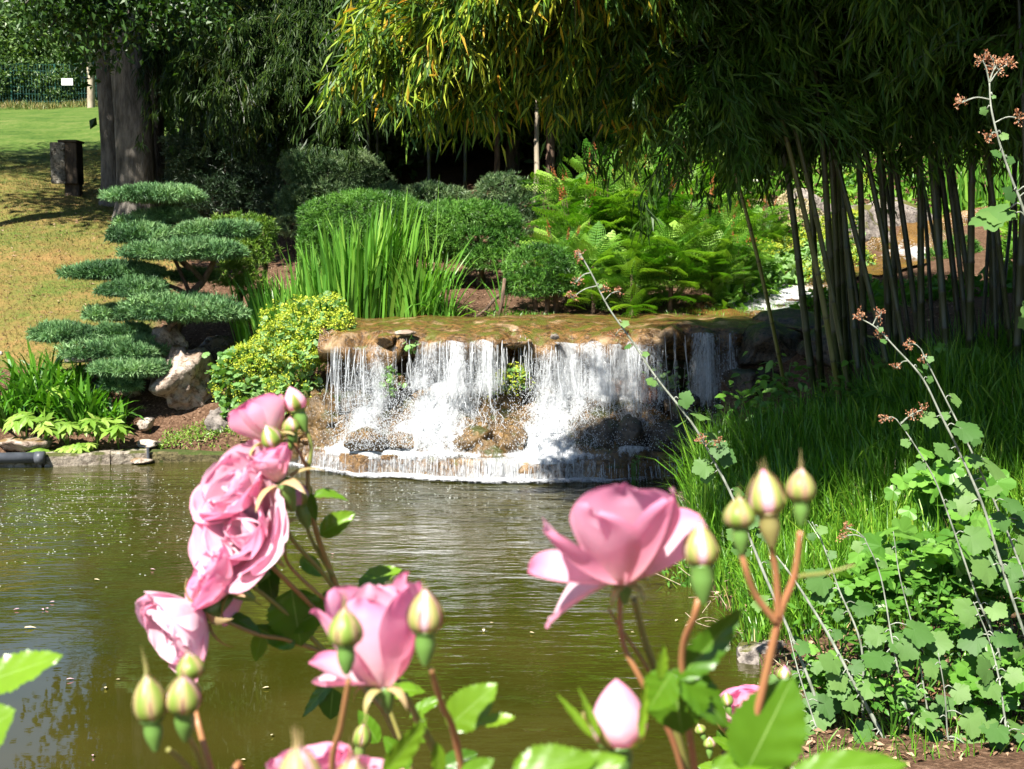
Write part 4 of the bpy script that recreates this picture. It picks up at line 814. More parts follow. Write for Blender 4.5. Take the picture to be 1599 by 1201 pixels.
for s in range(3):
    rr_ = rgen(100 + s); mb = MB(); N = 84; a = rr_.uniform(0, 6.28, N); el = rr_.uniform(.0, 1.3, N); st = rr_.uniform(0, .1, N)
    hgt = rr_.uniform(.05, .95, N); pos = np.stack([np.cos(a) * .1, np.sin(a) * .1, hgt], 1); dr = np.stack([np.cos(a) * np.cos(el), np.sin(a) * np.cos(el), np.sin(el)], 1)
    mb.inst(FR, pos, dr, np.stack([-np.cos(a) * np.sin(el), -np.sin(a) * np.sin(el), np.cos(el)], 1) + rr_.normal(0, .25, (N, 3)), rr_.uniform(.32, .6, N), rr_.uniform(.0, 1, N)); 
    FERN_ME.append(mb.mesh('fronds', M_FERN))
mb = MB(); rr_ = rgen(8)
for q in range(7):
    a = rr_.uniform(0, 6.28); t = np.array([math.cos(a) * .25, math.sin(a) * .25, 1.2 + rr_.uniform(-.2, .25)]); d = norm(np.array([math.cos(a) * .3, math.sin(a) * .3, 1])); tube(mb, [np.array([0, 0, .1]), t], .005, 4, mat=1)
    N = 60; k = rr_.random(N); pos = t + d * (k * .2)[:, None]; mb.inst(t_rhomb(.5, .5, .2, 0), pos, rr_.normal(size=(N, 3)) + [0, 0, .6], rr_.normal(size=(N, 3)), .035 * (1.1 - .7 * k))
SPIKE_ME = mb.mesh('spikes', [M_RUST, M_TWIG]); 
mb = MB(); tube(mb, [(0, 0, -.2), (.02, 0, .3), (0, .02, .7)], [.035, .03, .012], 7); FSTEM_ME = mb.mesh('stem', M_TWIG)
FG = 'royal ferns on the bank above the falls'
ferns = [(925, 470, 13.0, .72, 'fern at the left front of the fern bank beside the ball pine'), (985, 478, 12.9, .75, 'fern at the front of the fern bank drooping onto the ledge'), (1045, 475, 12.95, .8, 'fern in the front row of the bank, right of the middle'), (1110, 470, 13.1, .72, 'rightmost front fern spreading towards the stream'),
 (905, 400, 14.2, .95, 'tall fern at the left shoulder of the fern bank'), (960, 385, 14.5, 1.05, 'tallest fern at the top of the fern bank under the bamboo tips'), (1020, 390, 14.4, 1.0, 'large fern in the heart of the fern bank'), (1080, 400, 14.3, .95, 'large fern behind the right of the fern bank'), (1130, 415, 14.0, .8, 'fern beside the round-leaved mound'),
 (1000, 330, 16, 1.0, 'fern high on the bank with the most rusty spikes'), (1070, 330, 16.2, 1.0, 'fern high on the bank below the white flowers'), (1140, 345, 16.5, .95, 'fern left of the cream plumes'), (940, 330, 16.2, 1.0, 'fern at the top left of the bank against the dark hollow'), (1190, 380, 15.6, .7, 'small fern below the cream plumes'), (890, 350, 15.2, .95, 'fern at the far left of the upper row'), (985, 290, 17.2, .95, 'highest fern under the hanging bamboo leaves'), (1160, 440, 13.6, .6, 'little fern beside the white stream'), (880, 440, 13.6, .7, 'fern touching the ball-shaped pine'),
 (1330, 250, 23, 1.3, 'fern on the sunny hill seen between the canes'), (1230, 270, 22, 1.3, 'fern on the sunny hill left of the first canes'), (1400, 250, 23, 1.2, 'fern on the sunny hill above the grey rocks')]
for i, (px, py, Y, s, lab) in enumerate(ferns):
    b = P(px, py, Y); z0 = gnd(b[0], b[1]); z0 = max(z0, b[2] - .5 * s); rr_ = rgen(300 + i)
    e = empty('royal_fern', (b[0], b[1], z0), lab, 'fern', FG)
    link_mesh('fronds', FERN_ME[i % 3], e, rotz=rr_.uniform(0, 6), scale=s); link_mesh('stem', FSTEM_ME, e, scale=s)
    if i not in (0, 1, 2, 3): link_mesh('fertile_spikes', SPIKE_ME, e, rotz=rr_.uniform(0, 6), scale=(s * .9, s * .9, s * .8))
# cream plumes and white flowers
PLG = 'cream plume plants on the upper bank'
for i, (px, py, Y, lab) in enumerate([(1240, 315, 17.2, 'cream plumes on the bank, topmost'), (1215, 340, 17.0, 'cream plumes on the bank, left and lower'), (1265, 335, 16.9, 'cream plumes on the bank, nearest the first canes'), (1190, 318, 17.4, 'cream plumes beside the white flowers')]):
    rr_ = rgen(400 + i); c = P(px, py, Y); z0 = gnd(c[0], c[1]); e = empty('goats_beard', (c[0], c[1], z0), lab, 'plant', PLG); mb = MB(); lf = MB()
    for q in range(9):
        a = rr_.uniform(0, 6.28); b0 = c + rr_.normal(0, .07, 3) - [0, 0, .08]; tip = b0 + np.array([math.cos(a) * .22, math.sin(a) * .15, .10]); pts = spline([b0, (b0 + tip) / 2 + [0, 0, .09], tip], 20); N = 240; k = rr_.integers(0, 20, N)
        mb.inst(t_rhomb(.35, .5, .2, 0), pts[k], rr_.normal(size=(N, 3)), rr_.normal(size=(N, 3)), .035, rr_.random(N)); tube(lf, spline([(c[0], c[1], z0), b0], 5), .004, 4)
    N = 160; pos = c + rr_.normal(0, 1, (N, 3)) * [.22, .15, .1] - [0, 0, .22]; lf.inst(t_rhomb(.5), pos, rr_.normal(size=(N, 3)), rr_.normal(size=(N, 3)) + [0, -.5, 1.5], .09, rr_.random(N))
    for nm, q, mt in (('plumes', mb, M_CREAM), ('leaves', lf, M_FERN)):
        o = q.obj(nm, mt, e); o.matrix_parent_inverse = Matrix.Translation(-Vector(e.location))
rr_ = rgen(450); c0 = P(1115, 305, 17.2); e = empty('white_flower_plant', (c0[0], c0[1], gnd(c0[0], c0[1])), 'plant with flat white flower heads high on the fern bank', 'flowers'); lf = MB()
for (px, py) in [(1118, 291), (1090, 296), (1105, 300), (1132, 296), (1092, 312), (1080, 318), (1112, 310), (1150, 300), (1160, 296), (1065, 288), (1180, 283), (1098, 320)]:
    c = P(px, py, 17.2 + rr_.uniform(-.2, .2)); mb = MB(); N = 90; rad = rr_.uniform(.03, .06); a = rr_.uniform(0, 6.28, N); q = np.sqrt(rr_.random(N)) * rad
    mb.inst(t_rhomb(.8), c + np.stack([np.cos(a) * q, np.sin(a) * q, .3 * (rad - q)], 1), rr_.normal(size=(N, 3)), rr_.normal(size=(N, 3)) + [0, -.5, 1], .022, rr_.random(N)); o = mb.obj('flower_head', M_WHITEFL, e); o.matrix_parent_inverse = Matrix.Translation(-Vector(e.location))
    tube(lf, spline([(c[0], c[1] + .05, c[2] - .5), c], 4), .005, 4)
N = 300; lf.inst(t_rhomb(.5), c0 + rr_.normal(0, 1, (N, 3)) * [.5, .2, .12] - [0, 0, .25], rr_.normal(size=(N, 3)), rr_.normal(size=(N, 3)) + [0, -.5, 1.5], .1, rr_.random(N))
o = lf.obj('leaves', M_FERN, e); o.matrix_parent_inverse = Matrix.Translation(-Vector(e.location))

# lime and green ground cover on the sunny upper hill, and small grass behind the ledge
mb = MB(); r = rgen(88); N = 34000; x = r.uniform(1.2, 12, N); y = 12.7 + 15 * r.random(N) ** 1.3; ok = (x > 2.2) | (y > 15.5); ok &= ~((x > 2.1) & (x < 5.2) & (np.abs(y - (12.2 + (x - 2.1) * 1.25)) < .45)); x, y = x[ok], y[ok]; N = len(x); zt_ = ground_z(x, y); ppx = CX + x / y * FPX; ppy = CY - FPX * np.tan(np.arctan2(zt_ + .12 - EYE, y) + PITCH); ok = ~(((ppx > 1195) & (ppx < 1290) & (ppy > 322) & (ppy < 378)) | ((ppx > 1305) & (ppx < 1560) & (ppy > 335) & (ppy < 440) & (y < 19.2))); x, y = x[ok], y[ok]; N = len(x); z = ground_z(x, y) + r.uniform(0, .30, N) * (.4 + .6 * np.abs(np.sin(x * 1.7) * np.cos(y * 1.3)))
mb.inst(t_rhomb(.5, .5, .2, .2), np.stack([x, y, z], 1), r.normal(size=(N, 3)), r.normal(size=(N, 3)) + [0, -.5, 1.2], r.uniform(.07, .2, N), np.clip(.45 + .3 * Noise(3, 2)(np.stack([x, y], 1), 1.5, 2) + r.normal(0, .15, N), 0, 1))
tag(mb.obj('ground_cover', M_FERN), 'bright leafy ground cover on the sunny hill behind the bamboo', kind='stuff')
mb = MB(); blades(mb, r, 2600, P(1180, 495, 12.7)[0], 12.6, 1.5, .35, .09, .006, .5, .4, .6, 4, fan=3); blades(mb, r, 900, P(830, 497, 12.5)[0], 12.65, .9, .12, .10, .006, .5, .4, .5, 4, fan=3); blades(mb, r, 1500, P(1300, 485, 12.7)[0], 12.9, 1.2, .4, .12, .006, .5, .4, .7, 4, fan=3)
tag(mb.obj('ledge_grass', M_GRASS), 'short bright grass along the back of the ledge', kind='stuff')
mb = MB(); N = 1500; x = r.uniform(-3.4, -2.5, N); y = r.uniform(11.65, 12.0, N); mb.inst(t_rhomb(.4), np.stack([x, y, ground_z(x, y) + r.uniform(0, .06, N)], 1), r.normal(size=(N, 3)) + [0, 0, .4], r.normal(size=(N, 3)) + [0, -.4, 1], r.uniform(.02, .045, N), r.random(N))
tag(mb.obj('mossy_groundcover', M_STAR), 'creeping yellow-green plants on the bank right of the boulder', kind='stuff')
# fallen branch behind the ledge
mb = MB(); tube(mb, spline([P(738, 498, 12.5), P(757, 485, 12.6), P(770, 470, 12.8), P(783, 458, 13)], 12), np.linspace(.014, .02, 12), 6); tag(mb.obj('bare_branch', M_TWIG, smooth=True), 'bare reddish curved branch rising behind the ledge', 'branch')
mb = MB(); tube(mb, [P(779, 500, 12.6), P(784, 470, 12.6), P(788, 435, 12.65)], .018, 7); tag(mb.obj('wooden_stake', M_TWIG, smooth=True), 'short pale wooden stake left of the ball-shaped pine', 'stake')
# ------------------------------------------------------------------ bamboo
def sprays(mb, rng, anchors, outdirs, Ls, leafL=(.10, .16), per=6, nodes=8, droop=.9, twig=True, wd=.125, tint=(0, 1), down=.55):
    for a, d, L in zip(anchors, outdirs, Ls):
        d = norm(np.asarray(d, float)); pts = [np.asarray(a, float)]; v = d.copy(); ds = L / nodes
        for k in range(nodes):
            v = norm(v + np.array([0, 0, -droop * ds * 1.6]) + rng.normal(0, .08, 3)); pts.append(pts[-1] + v * ds)
        pts = np.array(pts); tg = norm(np.gradient(pts, axis=0))
        if twig: tube(mb, pts[::2], np.linspace(.005, .0018, len(pts[::2])), 3, .4, 1, cap=False)
        ks = rng.integers(1, nodes + 1, nodes * per); N = len(ks)
        pos = pts[ks] + rng.normal(0, .035, (N, 3)); dr = norm(tg[ks] * .6 + rng.normal(0, .45, (N, 3)) + [0, 0, -down])
        mb.inst(RHB, pos, dr, rng.normal(size=(N, 3)) * .6 + [0, 0, .6], rng.uniform(*leafL, N), rng.uniform(tint[0], tint[1], N))
RHB = t_rhomb(.125, .35, .3, .15)
def culm_tube(mb, pts, r0, r1, n=40, nodelen=.27, tint=.5):
    pts = spline(pts, n); L = np.concatenate([[0], np.cumsum(np.linalg.norm(np.diff(pts, axis=0), axis=1))]); tot = L[-1]
    q = []; k = 0
    s = 0
    while s < tot: q += [s, s + .012, s + .024]; s += nodelen
    q = np.array([x for x in q if x < tot] + [tot]); P3 = np.stack([np.interp(q, L, pts[:, i]) for i in range(3)], 1); rad = np.interp(q, [0, tot], [r0, r1]); u = np.zeros(len(q))
    rad[1::3][:len(rad[1::3])] *= 1.13; u[1::3] = 1.0; u[2::3] = .9
    tube(mb, P3, rad, 8, tint, 0, u=np.repeat(u, 8))
def crown_mesh(seed, H=7.0, z0=2.2, n=120, rad=.9, mats=None, leafL=(.11, .17), per=6, tint=(0, 1)):
    """crown of a straight-ish culm along +Z of height H"""
    rng = rgen(seed); mb = MB(); t = rng.random(n) ** .8; z = z0 + (H - z0) * t; az = rng.uniform(0, 6.28, n); anc = np.stack([.05 * np.cos(az), .05 * np.sin(az), z], 1)
    out = np.stack([np.cos(az), np.sin(az), rng.uniform(.1, .7, n)], 1); sprays(mb, rng, anc, out, rad * (1.1 - .5 * t) * rng.uniform(.6, 1.2, n), leafL, per, tint=tint); return mb.mesh('foliage', mats or [M_BAM, M_CULM])
BG = 'bamboo canes of the grove on the right'
CRM = [crown_mesh(200 + i, 6.6, 2.15, 160, .85, tint=(0, .36)) for i in range(4)]  # leaf tint held to the dark end to paint in the canopy shade
def bamboo(bx, by, px_top, py_top, Ytop, r0, label, i, H=6.6, crown=True, tint=.5, z0=None, bend=0.0, me=None):
    """culm from a ground point through a pixel seen at distance Ytop, continued up to height H"""
    z = gnd(bx, by) - .05 if z0 is None else z0
    b = np.array([bx, by, z]); q = P(px_top, py_top, Ytop); d = (q - b) / (q[2] - b[2]); rng = rgen(900 + i)
    e = empty('bamboo', b, label, 'bamboo', BG); up = np.linspace(0, 1, 6)[:, None] * H
    pts = b + d * up; pts[:, 0] += -bend * (np.linspace(0, 1, 6) ** 2.2); pts[:, 1] += rng.normal(0, .06) * np.linspace(0, 1, 6) ** 2
    mb = MB(); culm_tube(mb, pts - b, r0 * .82, r0 * .3, tint=tint, nodelen=rng.uniform(.24, .31)); mb.obj('cane', M_CULM, e, smooth=True)
    if crown:
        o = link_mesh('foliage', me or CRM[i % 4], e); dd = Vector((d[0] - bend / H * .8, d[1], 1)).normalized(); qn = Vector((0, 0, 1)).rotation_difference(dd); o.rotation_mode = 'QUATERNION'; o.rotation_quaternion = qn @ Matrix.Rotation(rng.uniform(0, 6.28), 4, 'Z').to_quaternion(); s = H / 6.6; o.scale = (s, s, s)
    return e
# (base px, base row, base Y, px at py=300, radius m, tint, label words)
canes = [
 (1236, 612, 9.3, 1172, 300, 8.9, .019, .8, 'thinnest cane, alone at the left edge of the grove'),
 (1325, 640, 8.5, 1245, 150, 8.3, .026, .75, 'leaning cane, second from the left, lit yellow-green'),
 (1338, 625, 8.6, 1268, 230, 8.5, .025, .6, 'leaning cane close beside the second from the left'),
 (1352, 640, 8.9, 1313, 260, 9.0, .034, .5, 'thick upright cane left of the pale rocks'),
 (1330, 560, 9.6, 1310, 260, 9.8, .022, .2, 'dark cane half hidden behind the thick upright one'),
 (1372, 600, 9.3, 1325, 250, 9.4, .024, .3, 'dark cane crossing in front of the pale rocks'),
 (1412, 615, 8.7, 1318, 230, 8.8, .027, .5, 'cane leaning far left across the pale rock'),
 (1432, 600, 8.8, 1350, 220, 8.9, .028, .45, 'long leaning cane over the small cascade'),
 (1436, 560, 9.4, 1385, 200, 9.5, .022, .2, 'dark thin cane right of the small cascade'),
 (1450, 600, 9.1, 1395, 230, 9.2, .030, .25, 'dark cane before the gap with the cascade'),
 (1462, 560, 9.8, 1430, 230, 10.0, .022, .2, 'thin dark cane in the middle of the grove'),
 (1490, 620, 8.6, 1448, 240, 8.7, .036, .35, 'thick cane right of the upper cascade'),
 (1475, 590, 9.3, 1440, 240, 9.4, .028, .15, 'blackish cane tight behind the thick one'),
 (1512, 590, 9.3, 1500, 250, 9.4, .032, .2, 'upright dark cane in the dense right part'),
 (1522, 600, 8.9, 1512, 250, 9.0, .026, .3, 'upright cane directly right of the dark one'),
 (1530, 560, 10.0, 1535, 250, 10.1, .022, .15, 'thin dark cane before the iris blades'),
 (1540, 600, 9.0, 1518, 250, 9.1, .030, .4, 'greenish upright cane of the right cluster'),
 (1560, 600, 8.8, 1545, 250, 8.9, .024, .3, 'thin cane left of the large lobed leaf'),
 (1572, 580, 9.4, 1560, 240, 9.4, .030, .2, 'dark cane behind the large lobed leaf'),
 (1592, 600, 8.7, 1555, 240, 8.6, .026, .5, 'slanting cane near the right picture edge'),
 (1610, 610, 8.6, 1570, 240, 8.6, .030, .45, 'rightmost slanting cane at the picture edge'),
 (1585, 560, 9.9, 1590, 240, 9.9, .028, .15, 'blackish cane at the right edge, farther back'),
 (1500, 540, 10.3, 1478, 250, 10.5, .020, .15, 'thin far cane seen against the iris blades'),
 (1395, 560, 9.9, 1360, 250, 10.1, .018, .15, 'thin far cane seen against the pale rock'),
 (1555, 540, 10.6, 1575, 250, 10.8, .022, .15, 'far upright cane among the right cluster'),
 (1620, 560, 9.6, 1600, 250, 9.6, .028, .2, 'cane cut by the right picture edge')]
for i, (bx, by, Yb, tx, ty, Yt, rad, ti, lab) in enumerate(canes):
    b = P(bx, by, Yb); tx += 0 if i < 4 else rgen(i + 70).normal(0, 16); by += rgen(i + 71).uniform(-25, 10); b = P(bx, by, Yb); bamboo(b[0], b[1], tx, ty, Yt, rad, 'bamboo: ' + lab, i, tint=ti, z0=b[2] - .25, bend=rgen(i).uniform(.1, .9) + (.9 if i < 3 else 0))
r = rgen(60); extra = []
for i in range(22):
    x = r.uniform(3.0, 6.0); y = r.uniform(6.9, 9.8)
    if x / y < .40 and True:
        x = y * .40 + r.uniform(.0, 1.5)
    extra.append((x, y))
for i, (x, y) in enumerate(extra):
    z = gnd(x, y); e = bamboo(x, y, CX + x / y * FPX - 30, 200, y, r.uniform(.02, .035), 'bamboo: shaded cane deep in the grove beyond the right picture edge', 100 + i, tint=.2)
# overhanging arching canes whose tips fill the top of the picture; bases in the grove
def arch(i, base, pts, n, rad, label, tint=(0, 1), per=6, leafL=(.11, .17), mats=None, t0=.45, down=.55, name='bamboo', group=BG, r0=.03):
    b = np.array([base[0], base[1], gnd(*base)]); e = empty(name, b, label, 'bamboo', group); p = spline([b] + [np.array(q) for q in pts], 50); rng = rgen(1200 + i)
    mb = MB(); culm_tube(mb, p - b, r0, .006, 60, tint=.35); mb.obj('cane', M_CULM, e, smooth=True)
    mb = MB(); t = t0 + (1 - t0) * rng.random(n); k = (t * 49).astype(int); anc = p[k] - b; tg = norm(np.gradient(p, axis=0))[k]; out = norm(rng.normal(size=(n, 3)) + tg * 1.3 + [0, 0, .15])
    sprays(mb, rng, anc, out, rad * rng.uniform(.5, 1.2, n), leafL, per, tint=tint, down=down); mb.obj('foliage', mats or [M_BAM, M_CULM], e); return e
AG = 'arching bamboo canes over the falls'
A_ = [
 ((2.3, 9.3), [(1.8, 9.0, 3.2), (.8, 8.5, 3.9), (-.1, 8.2, 3.75), (-.85, 8.1, 3.2)], 170, .60, 'lowest arching bamboo, its sunlit yellow-green tips farthest left'),
 ((2.5, 9.3), [(2.1, 8.7, 3.3), (1.2, 8.1, 4.0), (.3, 7.8, 4.0), (-.5, 7.7, 3.3)], 140, .62, 'arching bamboo with bright tips along the top centre'),
 ((2.7, 9.4), [(2.4, 9.0, 3.2), (1.6, 8.6, 4.0), (.9, 8.4, 3.8), (.25, 8.3, 3.3)], 170, .6, 'arching bamboo drooping to the middle with orange leaves'),
 ((2.9, 9.4), [(2.6, 9.2, 3.3), (1.9, 8.9, 4.0), (1.3, 8.7, 3.7), (.85, 8.6, 3.0)], 130, .58, 'arching bamboo drooping over the fern bank'),
 ((3.0, 9.0), [(2.8, 8.8, 3.2), (2.3, 8.5, 3.9), (1.8, 8.3, 3.6), (1.45, 8.2, 3.0)], 120, .55, 'shaded arching bamboo above the white flowers'),
 ((3.1, 9.9), [(2.9, 9.8, 3.2), (2.5, 9.5, 3.8), (2.1, 9.4, 3.4), (1.8, 9.3, 2.9)], 120, .55, 'shaded arching bamboo above the thinnest cane'),
 ((2.6, 10.3), [(2.1, 9.4, 3.3), (1.2, 8.9, 4.1), (.3, 8.6, 4.2), (-.6, 8.4, 3.7)], 150, .65, 'high arching bamboo behind the bright tips'),
 ((3.2, 8.6), [(3.0, 8.3, 3.4), (2.6, 7.9, 4.4), (2.1, 7.7, 4.5), (1.5, 7.6, 4.1)], 130, .7, 'near arching bamboo crossing the top of the picture'),
 ((3.4, 8.3), [(3.3, 8.1, 3.2), (3.0, 7.8, 4.2), (2.6, 7.6, 4.1), (2.2, 7.5, 3.5)], 140, .6, 'black-shaded arching bamboo at the top right'),
 ((3.6, 9.2), [(3.4, 9.0, 3.0), (3.1, 8.7, 3.7), (2.8, 8.5, 3.5), (2.6, 8.4, 3.0)], 130, .55, 'shaded arching bamboo over the middle canes'),
 ((4.2, 9.0), [(4.0, 8.8, 3.0), (3.8, 8.5, 3.7), (3.5, 8.3, 3.5), (3.3, 8.2, 3.0)], 130, .55, 'shaded arching bamboo over the right canes'),
 ((2.4, 9.0), [(2.0, 8.5, 3.4), (1.4, 8.0, 4.1), (.8, 7.7, 4.2), (.1, 7.6, 3.8)], 110, .6, 'arching bamboo with bright sprays at the top edge right of centre'),
 ((2.6, 9.5), [(2.2, 9.0, 3.2), (1.4, 8.6, 3.7), (.4, 8.4, 3.4), (-.35, 8.3, 3.1)], 130, .5, 'thin arching bamboo whose lit spray hangs lowest under the bright tips'),
]
for i, (b, pts, n, rad, lab) in enumerate(A_): arch(i, b, pts, n, rad, lab, tint=(.0, 1) if i < 3 or i in (3, 6, 11, 12) else (0, .5), group=AG)  # shaded arches keep only the darker leaf tints, standing in for shade
# unseen dense canopy added overhead to shade the bank and the grove
r = rgen(61)
for i in range(34):
    x = 1.7 + 3.5 * ((i * .618) % 1); y = 5.6 + 3.0 * ((i * .382 + .2) % 1); bx, by = max(x + 1.0, (y + 1.6) * .44 + .6), y + 1.6
    arch(40 + i, (bx, by), [(bx - .1, by - .2, 3.0), (x + .2, y, 5.1), (x - .2, y - .3, 5.3 + r.uniform(0, .6)), (x - .6, y - .4, 4.9 + r.uniform(0, .5))], 150, .9, 'unseen high bamboo crown added above the frame to shade the grassy bank', group='added high bamboo crowns', per=7, leafL=(.14, .22), t0=.5)

for i in range(11):  # further unseen crowns added nearer the camera to shade the bank
    x = .1 + 1.6 * ((i * .618) % 1); y = 4.8 + 1.2 * ((i * .382 + .1) % 1); bx, by = 3.9 + .2 * (i % 4), 8.2 + .15 * i
    arch(80 + i, (bx, by), [(bx - .1, by - .2, 3.0), ((bx + x) / 2 + .4, (by + y) / 2 + .3, 5.4), (x + .3, y + .2, 5.6 + .3 * (i % 3)), (x - .3, y - .2, 4.9)], 110, .85, 'unseen high bamboo crown added above the frame to shade the grassy bank', group='added high bamboo crowns', per=7, leafL=(.14, .22), t0=.62)

# ------------------------------------------------------------------ weeping bamboo thicket left of centre, in half shade
LG = 'shaded bamboo thicket behind the dwarf pines'
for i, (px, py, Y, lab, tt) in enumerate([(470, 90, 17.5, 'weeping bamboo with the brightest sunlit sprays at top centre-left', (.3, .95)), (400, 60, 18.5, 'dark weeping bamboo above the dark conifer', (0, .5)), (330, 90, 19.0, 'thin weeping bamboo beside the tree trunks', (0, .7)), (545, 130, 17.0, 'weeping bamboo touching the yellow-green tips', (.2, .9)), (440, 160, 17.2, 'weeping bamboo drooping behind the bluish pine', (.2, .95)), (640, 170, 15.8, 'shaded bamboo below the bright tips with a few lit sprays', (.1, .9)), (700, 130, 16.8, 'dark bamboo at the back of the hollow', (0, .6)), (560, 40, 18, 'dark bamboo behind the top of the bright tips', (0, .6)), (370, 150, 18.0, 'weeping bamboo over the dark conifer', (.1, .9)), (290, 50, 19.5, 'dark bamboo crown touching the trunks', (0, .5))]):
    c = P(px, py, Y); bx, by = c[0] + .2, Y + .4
    arch(60 + i, (bx, by), [(bx, by, c[2] - .3), (bx - .1, by - .2, c[2] + 1.1), (c[0] - .3, Y - .3, c[2] + .9), (c[0] - .6, Y - .8, c[2] + .1)], 105, .95, lab, tint=tt, mats=[M_WEEP_SHADE, M_CULM], leafL=(.12, .20), t0=.35, group=LG, per=7, down=.7)  # tint range paints sunlit sprays lighter and shaded plants darker

# ------------------------------------------------------------------ broadleaf trees
TL = t_rhomb(.62, .45, .2, .15)
def tree_crown(seed, rx, rz, nclump, per, leaf, shell=.55, spread=.45):
    rng = rgen(seed); mb = MB(); pos, d = blob(rng, nclump, rx, rx, rz, shell); pos = pos * (1 + .18 * Noise(seed, 3)(d, 2.5, 3))[:, None]
    p = np.repeat(pos, per, 0) + rng.normal(0, spread, (nclump * per, 3)) * [1, 1, .5]; N = len(p)
    mb.inst(TL, p, rng.normal(size=(N, 3)) + [0, 0, -.3], rng.normal(size=(N, 3)) * .7 + [0, 0, 1], leaf * rng.uniform(.6, 1.3, N), np.clip(np.repeat(rng.uniform(.1, .9, nclump), per) + rng.normal(0, .15, N), 0, 1)); return mb
def trunk_mesh(pts, r0, r1, seed, sides=20, n=36):
    pts = spline(pts, n); rng = rgen(seed); nz = Noise(seed, 3); s = np.linspace(0, 1, n); rad = (r0 + (r1 - r0) * s) * (1 + .4 * np.exp(-s * 16)); mb = MB(); tube(mb, pts, rad, sides); V = mb.V[0]; c = np.repeat(pts, sides, 0); mb.V[0] = c + (V - c) * (1 + .10 * nz(V * [1, 1, .35], 5, 4) )[:, None]; return mb
TG = 'big grey trunks at the edge of the lawn'
for (xb, yb, Y, xt, yt, r0, r1, lab, seed) in [(212, 345, 18.0, 196, 10, .27, .22, 'front and palest grey trunk of the three behind the juniper', 1), (174, 296, 19.0, 160, 10, .16, .15, 'left dark trunk of the three at the lawn edge', 2), (238, 300, 18.9, 238, 10, .15, .14, 'right dark trunk of the three at the lawn edge', 3)]:
    b = P(xb, yb, Y); b[2] = gnd(b[0], b[1]) - .1; t = P(xt, yt, Y + .1); e = empty('broadleaf_tree', b, lab, 'tree', TG); top = t + (t - b) * .5
    mb = trunk_mesh([np.zeros(3), (t - b) * .35 + [.03, 0, 0], (t - b), top - b], r0, r1, seed); 
    for q in range(5):
        a = rgen(seed * 9 + q); s0 = (t - b) * a.uniform(.95, 1.3); d = np.array([a.uniform(-1, 1), a.uniform(-.6, 1), .7]); tube(mb, spline([s0, s0 + d * .8, s0 + d * 1.9 + [0, 0, .3]], 10), np.linspace(.11, .03, 10), 8)
    mb.obj('trunk', M_BARK, e, smooth=True)
    cm = tree_crown(seed + 50, 3.2, 1.9, 420, 30, .13, .8, .34); cm.V = [np.concatenate(cm.V) + (top - b) + [0, .6, 1.1]]; cm.obj('crown', M_TREE, e)
b = np.array([-11.8, 19.6, 0.]); b[2] = gnd(b[0], b[1]); e = empty('broadleaf_tree', b, 'broad tree beyond the left picture edge shading the lawn', 'tree'); mb = trunk_mesh([(0, 0, -.2), (.1, .1, 3), (.3, .2, 7)], .3, .2, 9); mb.obj('trunk', M_BARK, e, smooth=True); cm = tree_crown(58, 4.4, 2.0, 560, 46, .16, .75, .40); cm.V = [np.concatenate(cm.V) + [.3, .5, 9.6]]; cm.obj('crown', M_TREE, e)
b = np.array([-9.2, 15.3, 0.]); b[2] = gnd(b[0], b[1]); e = empty('broadleaf_tree', b, 'second broad tree, unseen beyond the left picture edge, added nearer to shade the trunks', 'tree'); mb = trunk_mesh([(0, 0, -.2), (.4, .1, 3), (1.4, .4, 6.6)], .25, .15, 10); mb.obj('trunk', M_BARK, e, smooth=True); cm = tree_crown(59, 2.7, 1.2, 420, 46, .14, .6, .36); cm.V = [np.concatenate(cm.V) + [1.8, .5, 7.2]]; cm.obj('crown', M_TREE, e)  # out-of-view tree added so its crown shades the trunks
# a drooping bough at the top left corner of the picture
e = empty('overhanging_bough', P(215, -60, 15.0), 'dark leafy bough hanging into the top left corner', 'bough'); mb = MB(); lb = MB(); rr_ = rgen(5); base = P(215, -60, 15.0)
for (tx, ty, Y) in [(40, 5, 13.2), (80, 40, 13.4), (130, 60, 13.6), (150, 85, 14), (110, 15, 13.6), (60, -10, 13.4), (200, 30, 14), (240, 50, 14), (290, 30, 14), (330, 40, 14.2)]:
    t = P(tx, ty, Y); pts = spline([base, (base + t) / 2 + [0, 0, .35], t], 24); tube(mb, pts - base, np.linspace(.035, .006, 24), 6); N = 900; k = rr_.integers(6, 24, N); p = pts[k] - base + rr_.normal(0, .16, (N, 3)); lb.inst(TL, p, rr_.normal(size=(N, 3)) + [0, 0, -.8], rr_.normal(size=(N, 3)) * .6 + [0, 0, 1], .09 * rr_.uniform(.6, 1.2, N), rr_.uniform(0, .6, N))
mb.obj('branch', M_BARK, e, smooth=True); lb.obj('foliage', M_TREE, e)

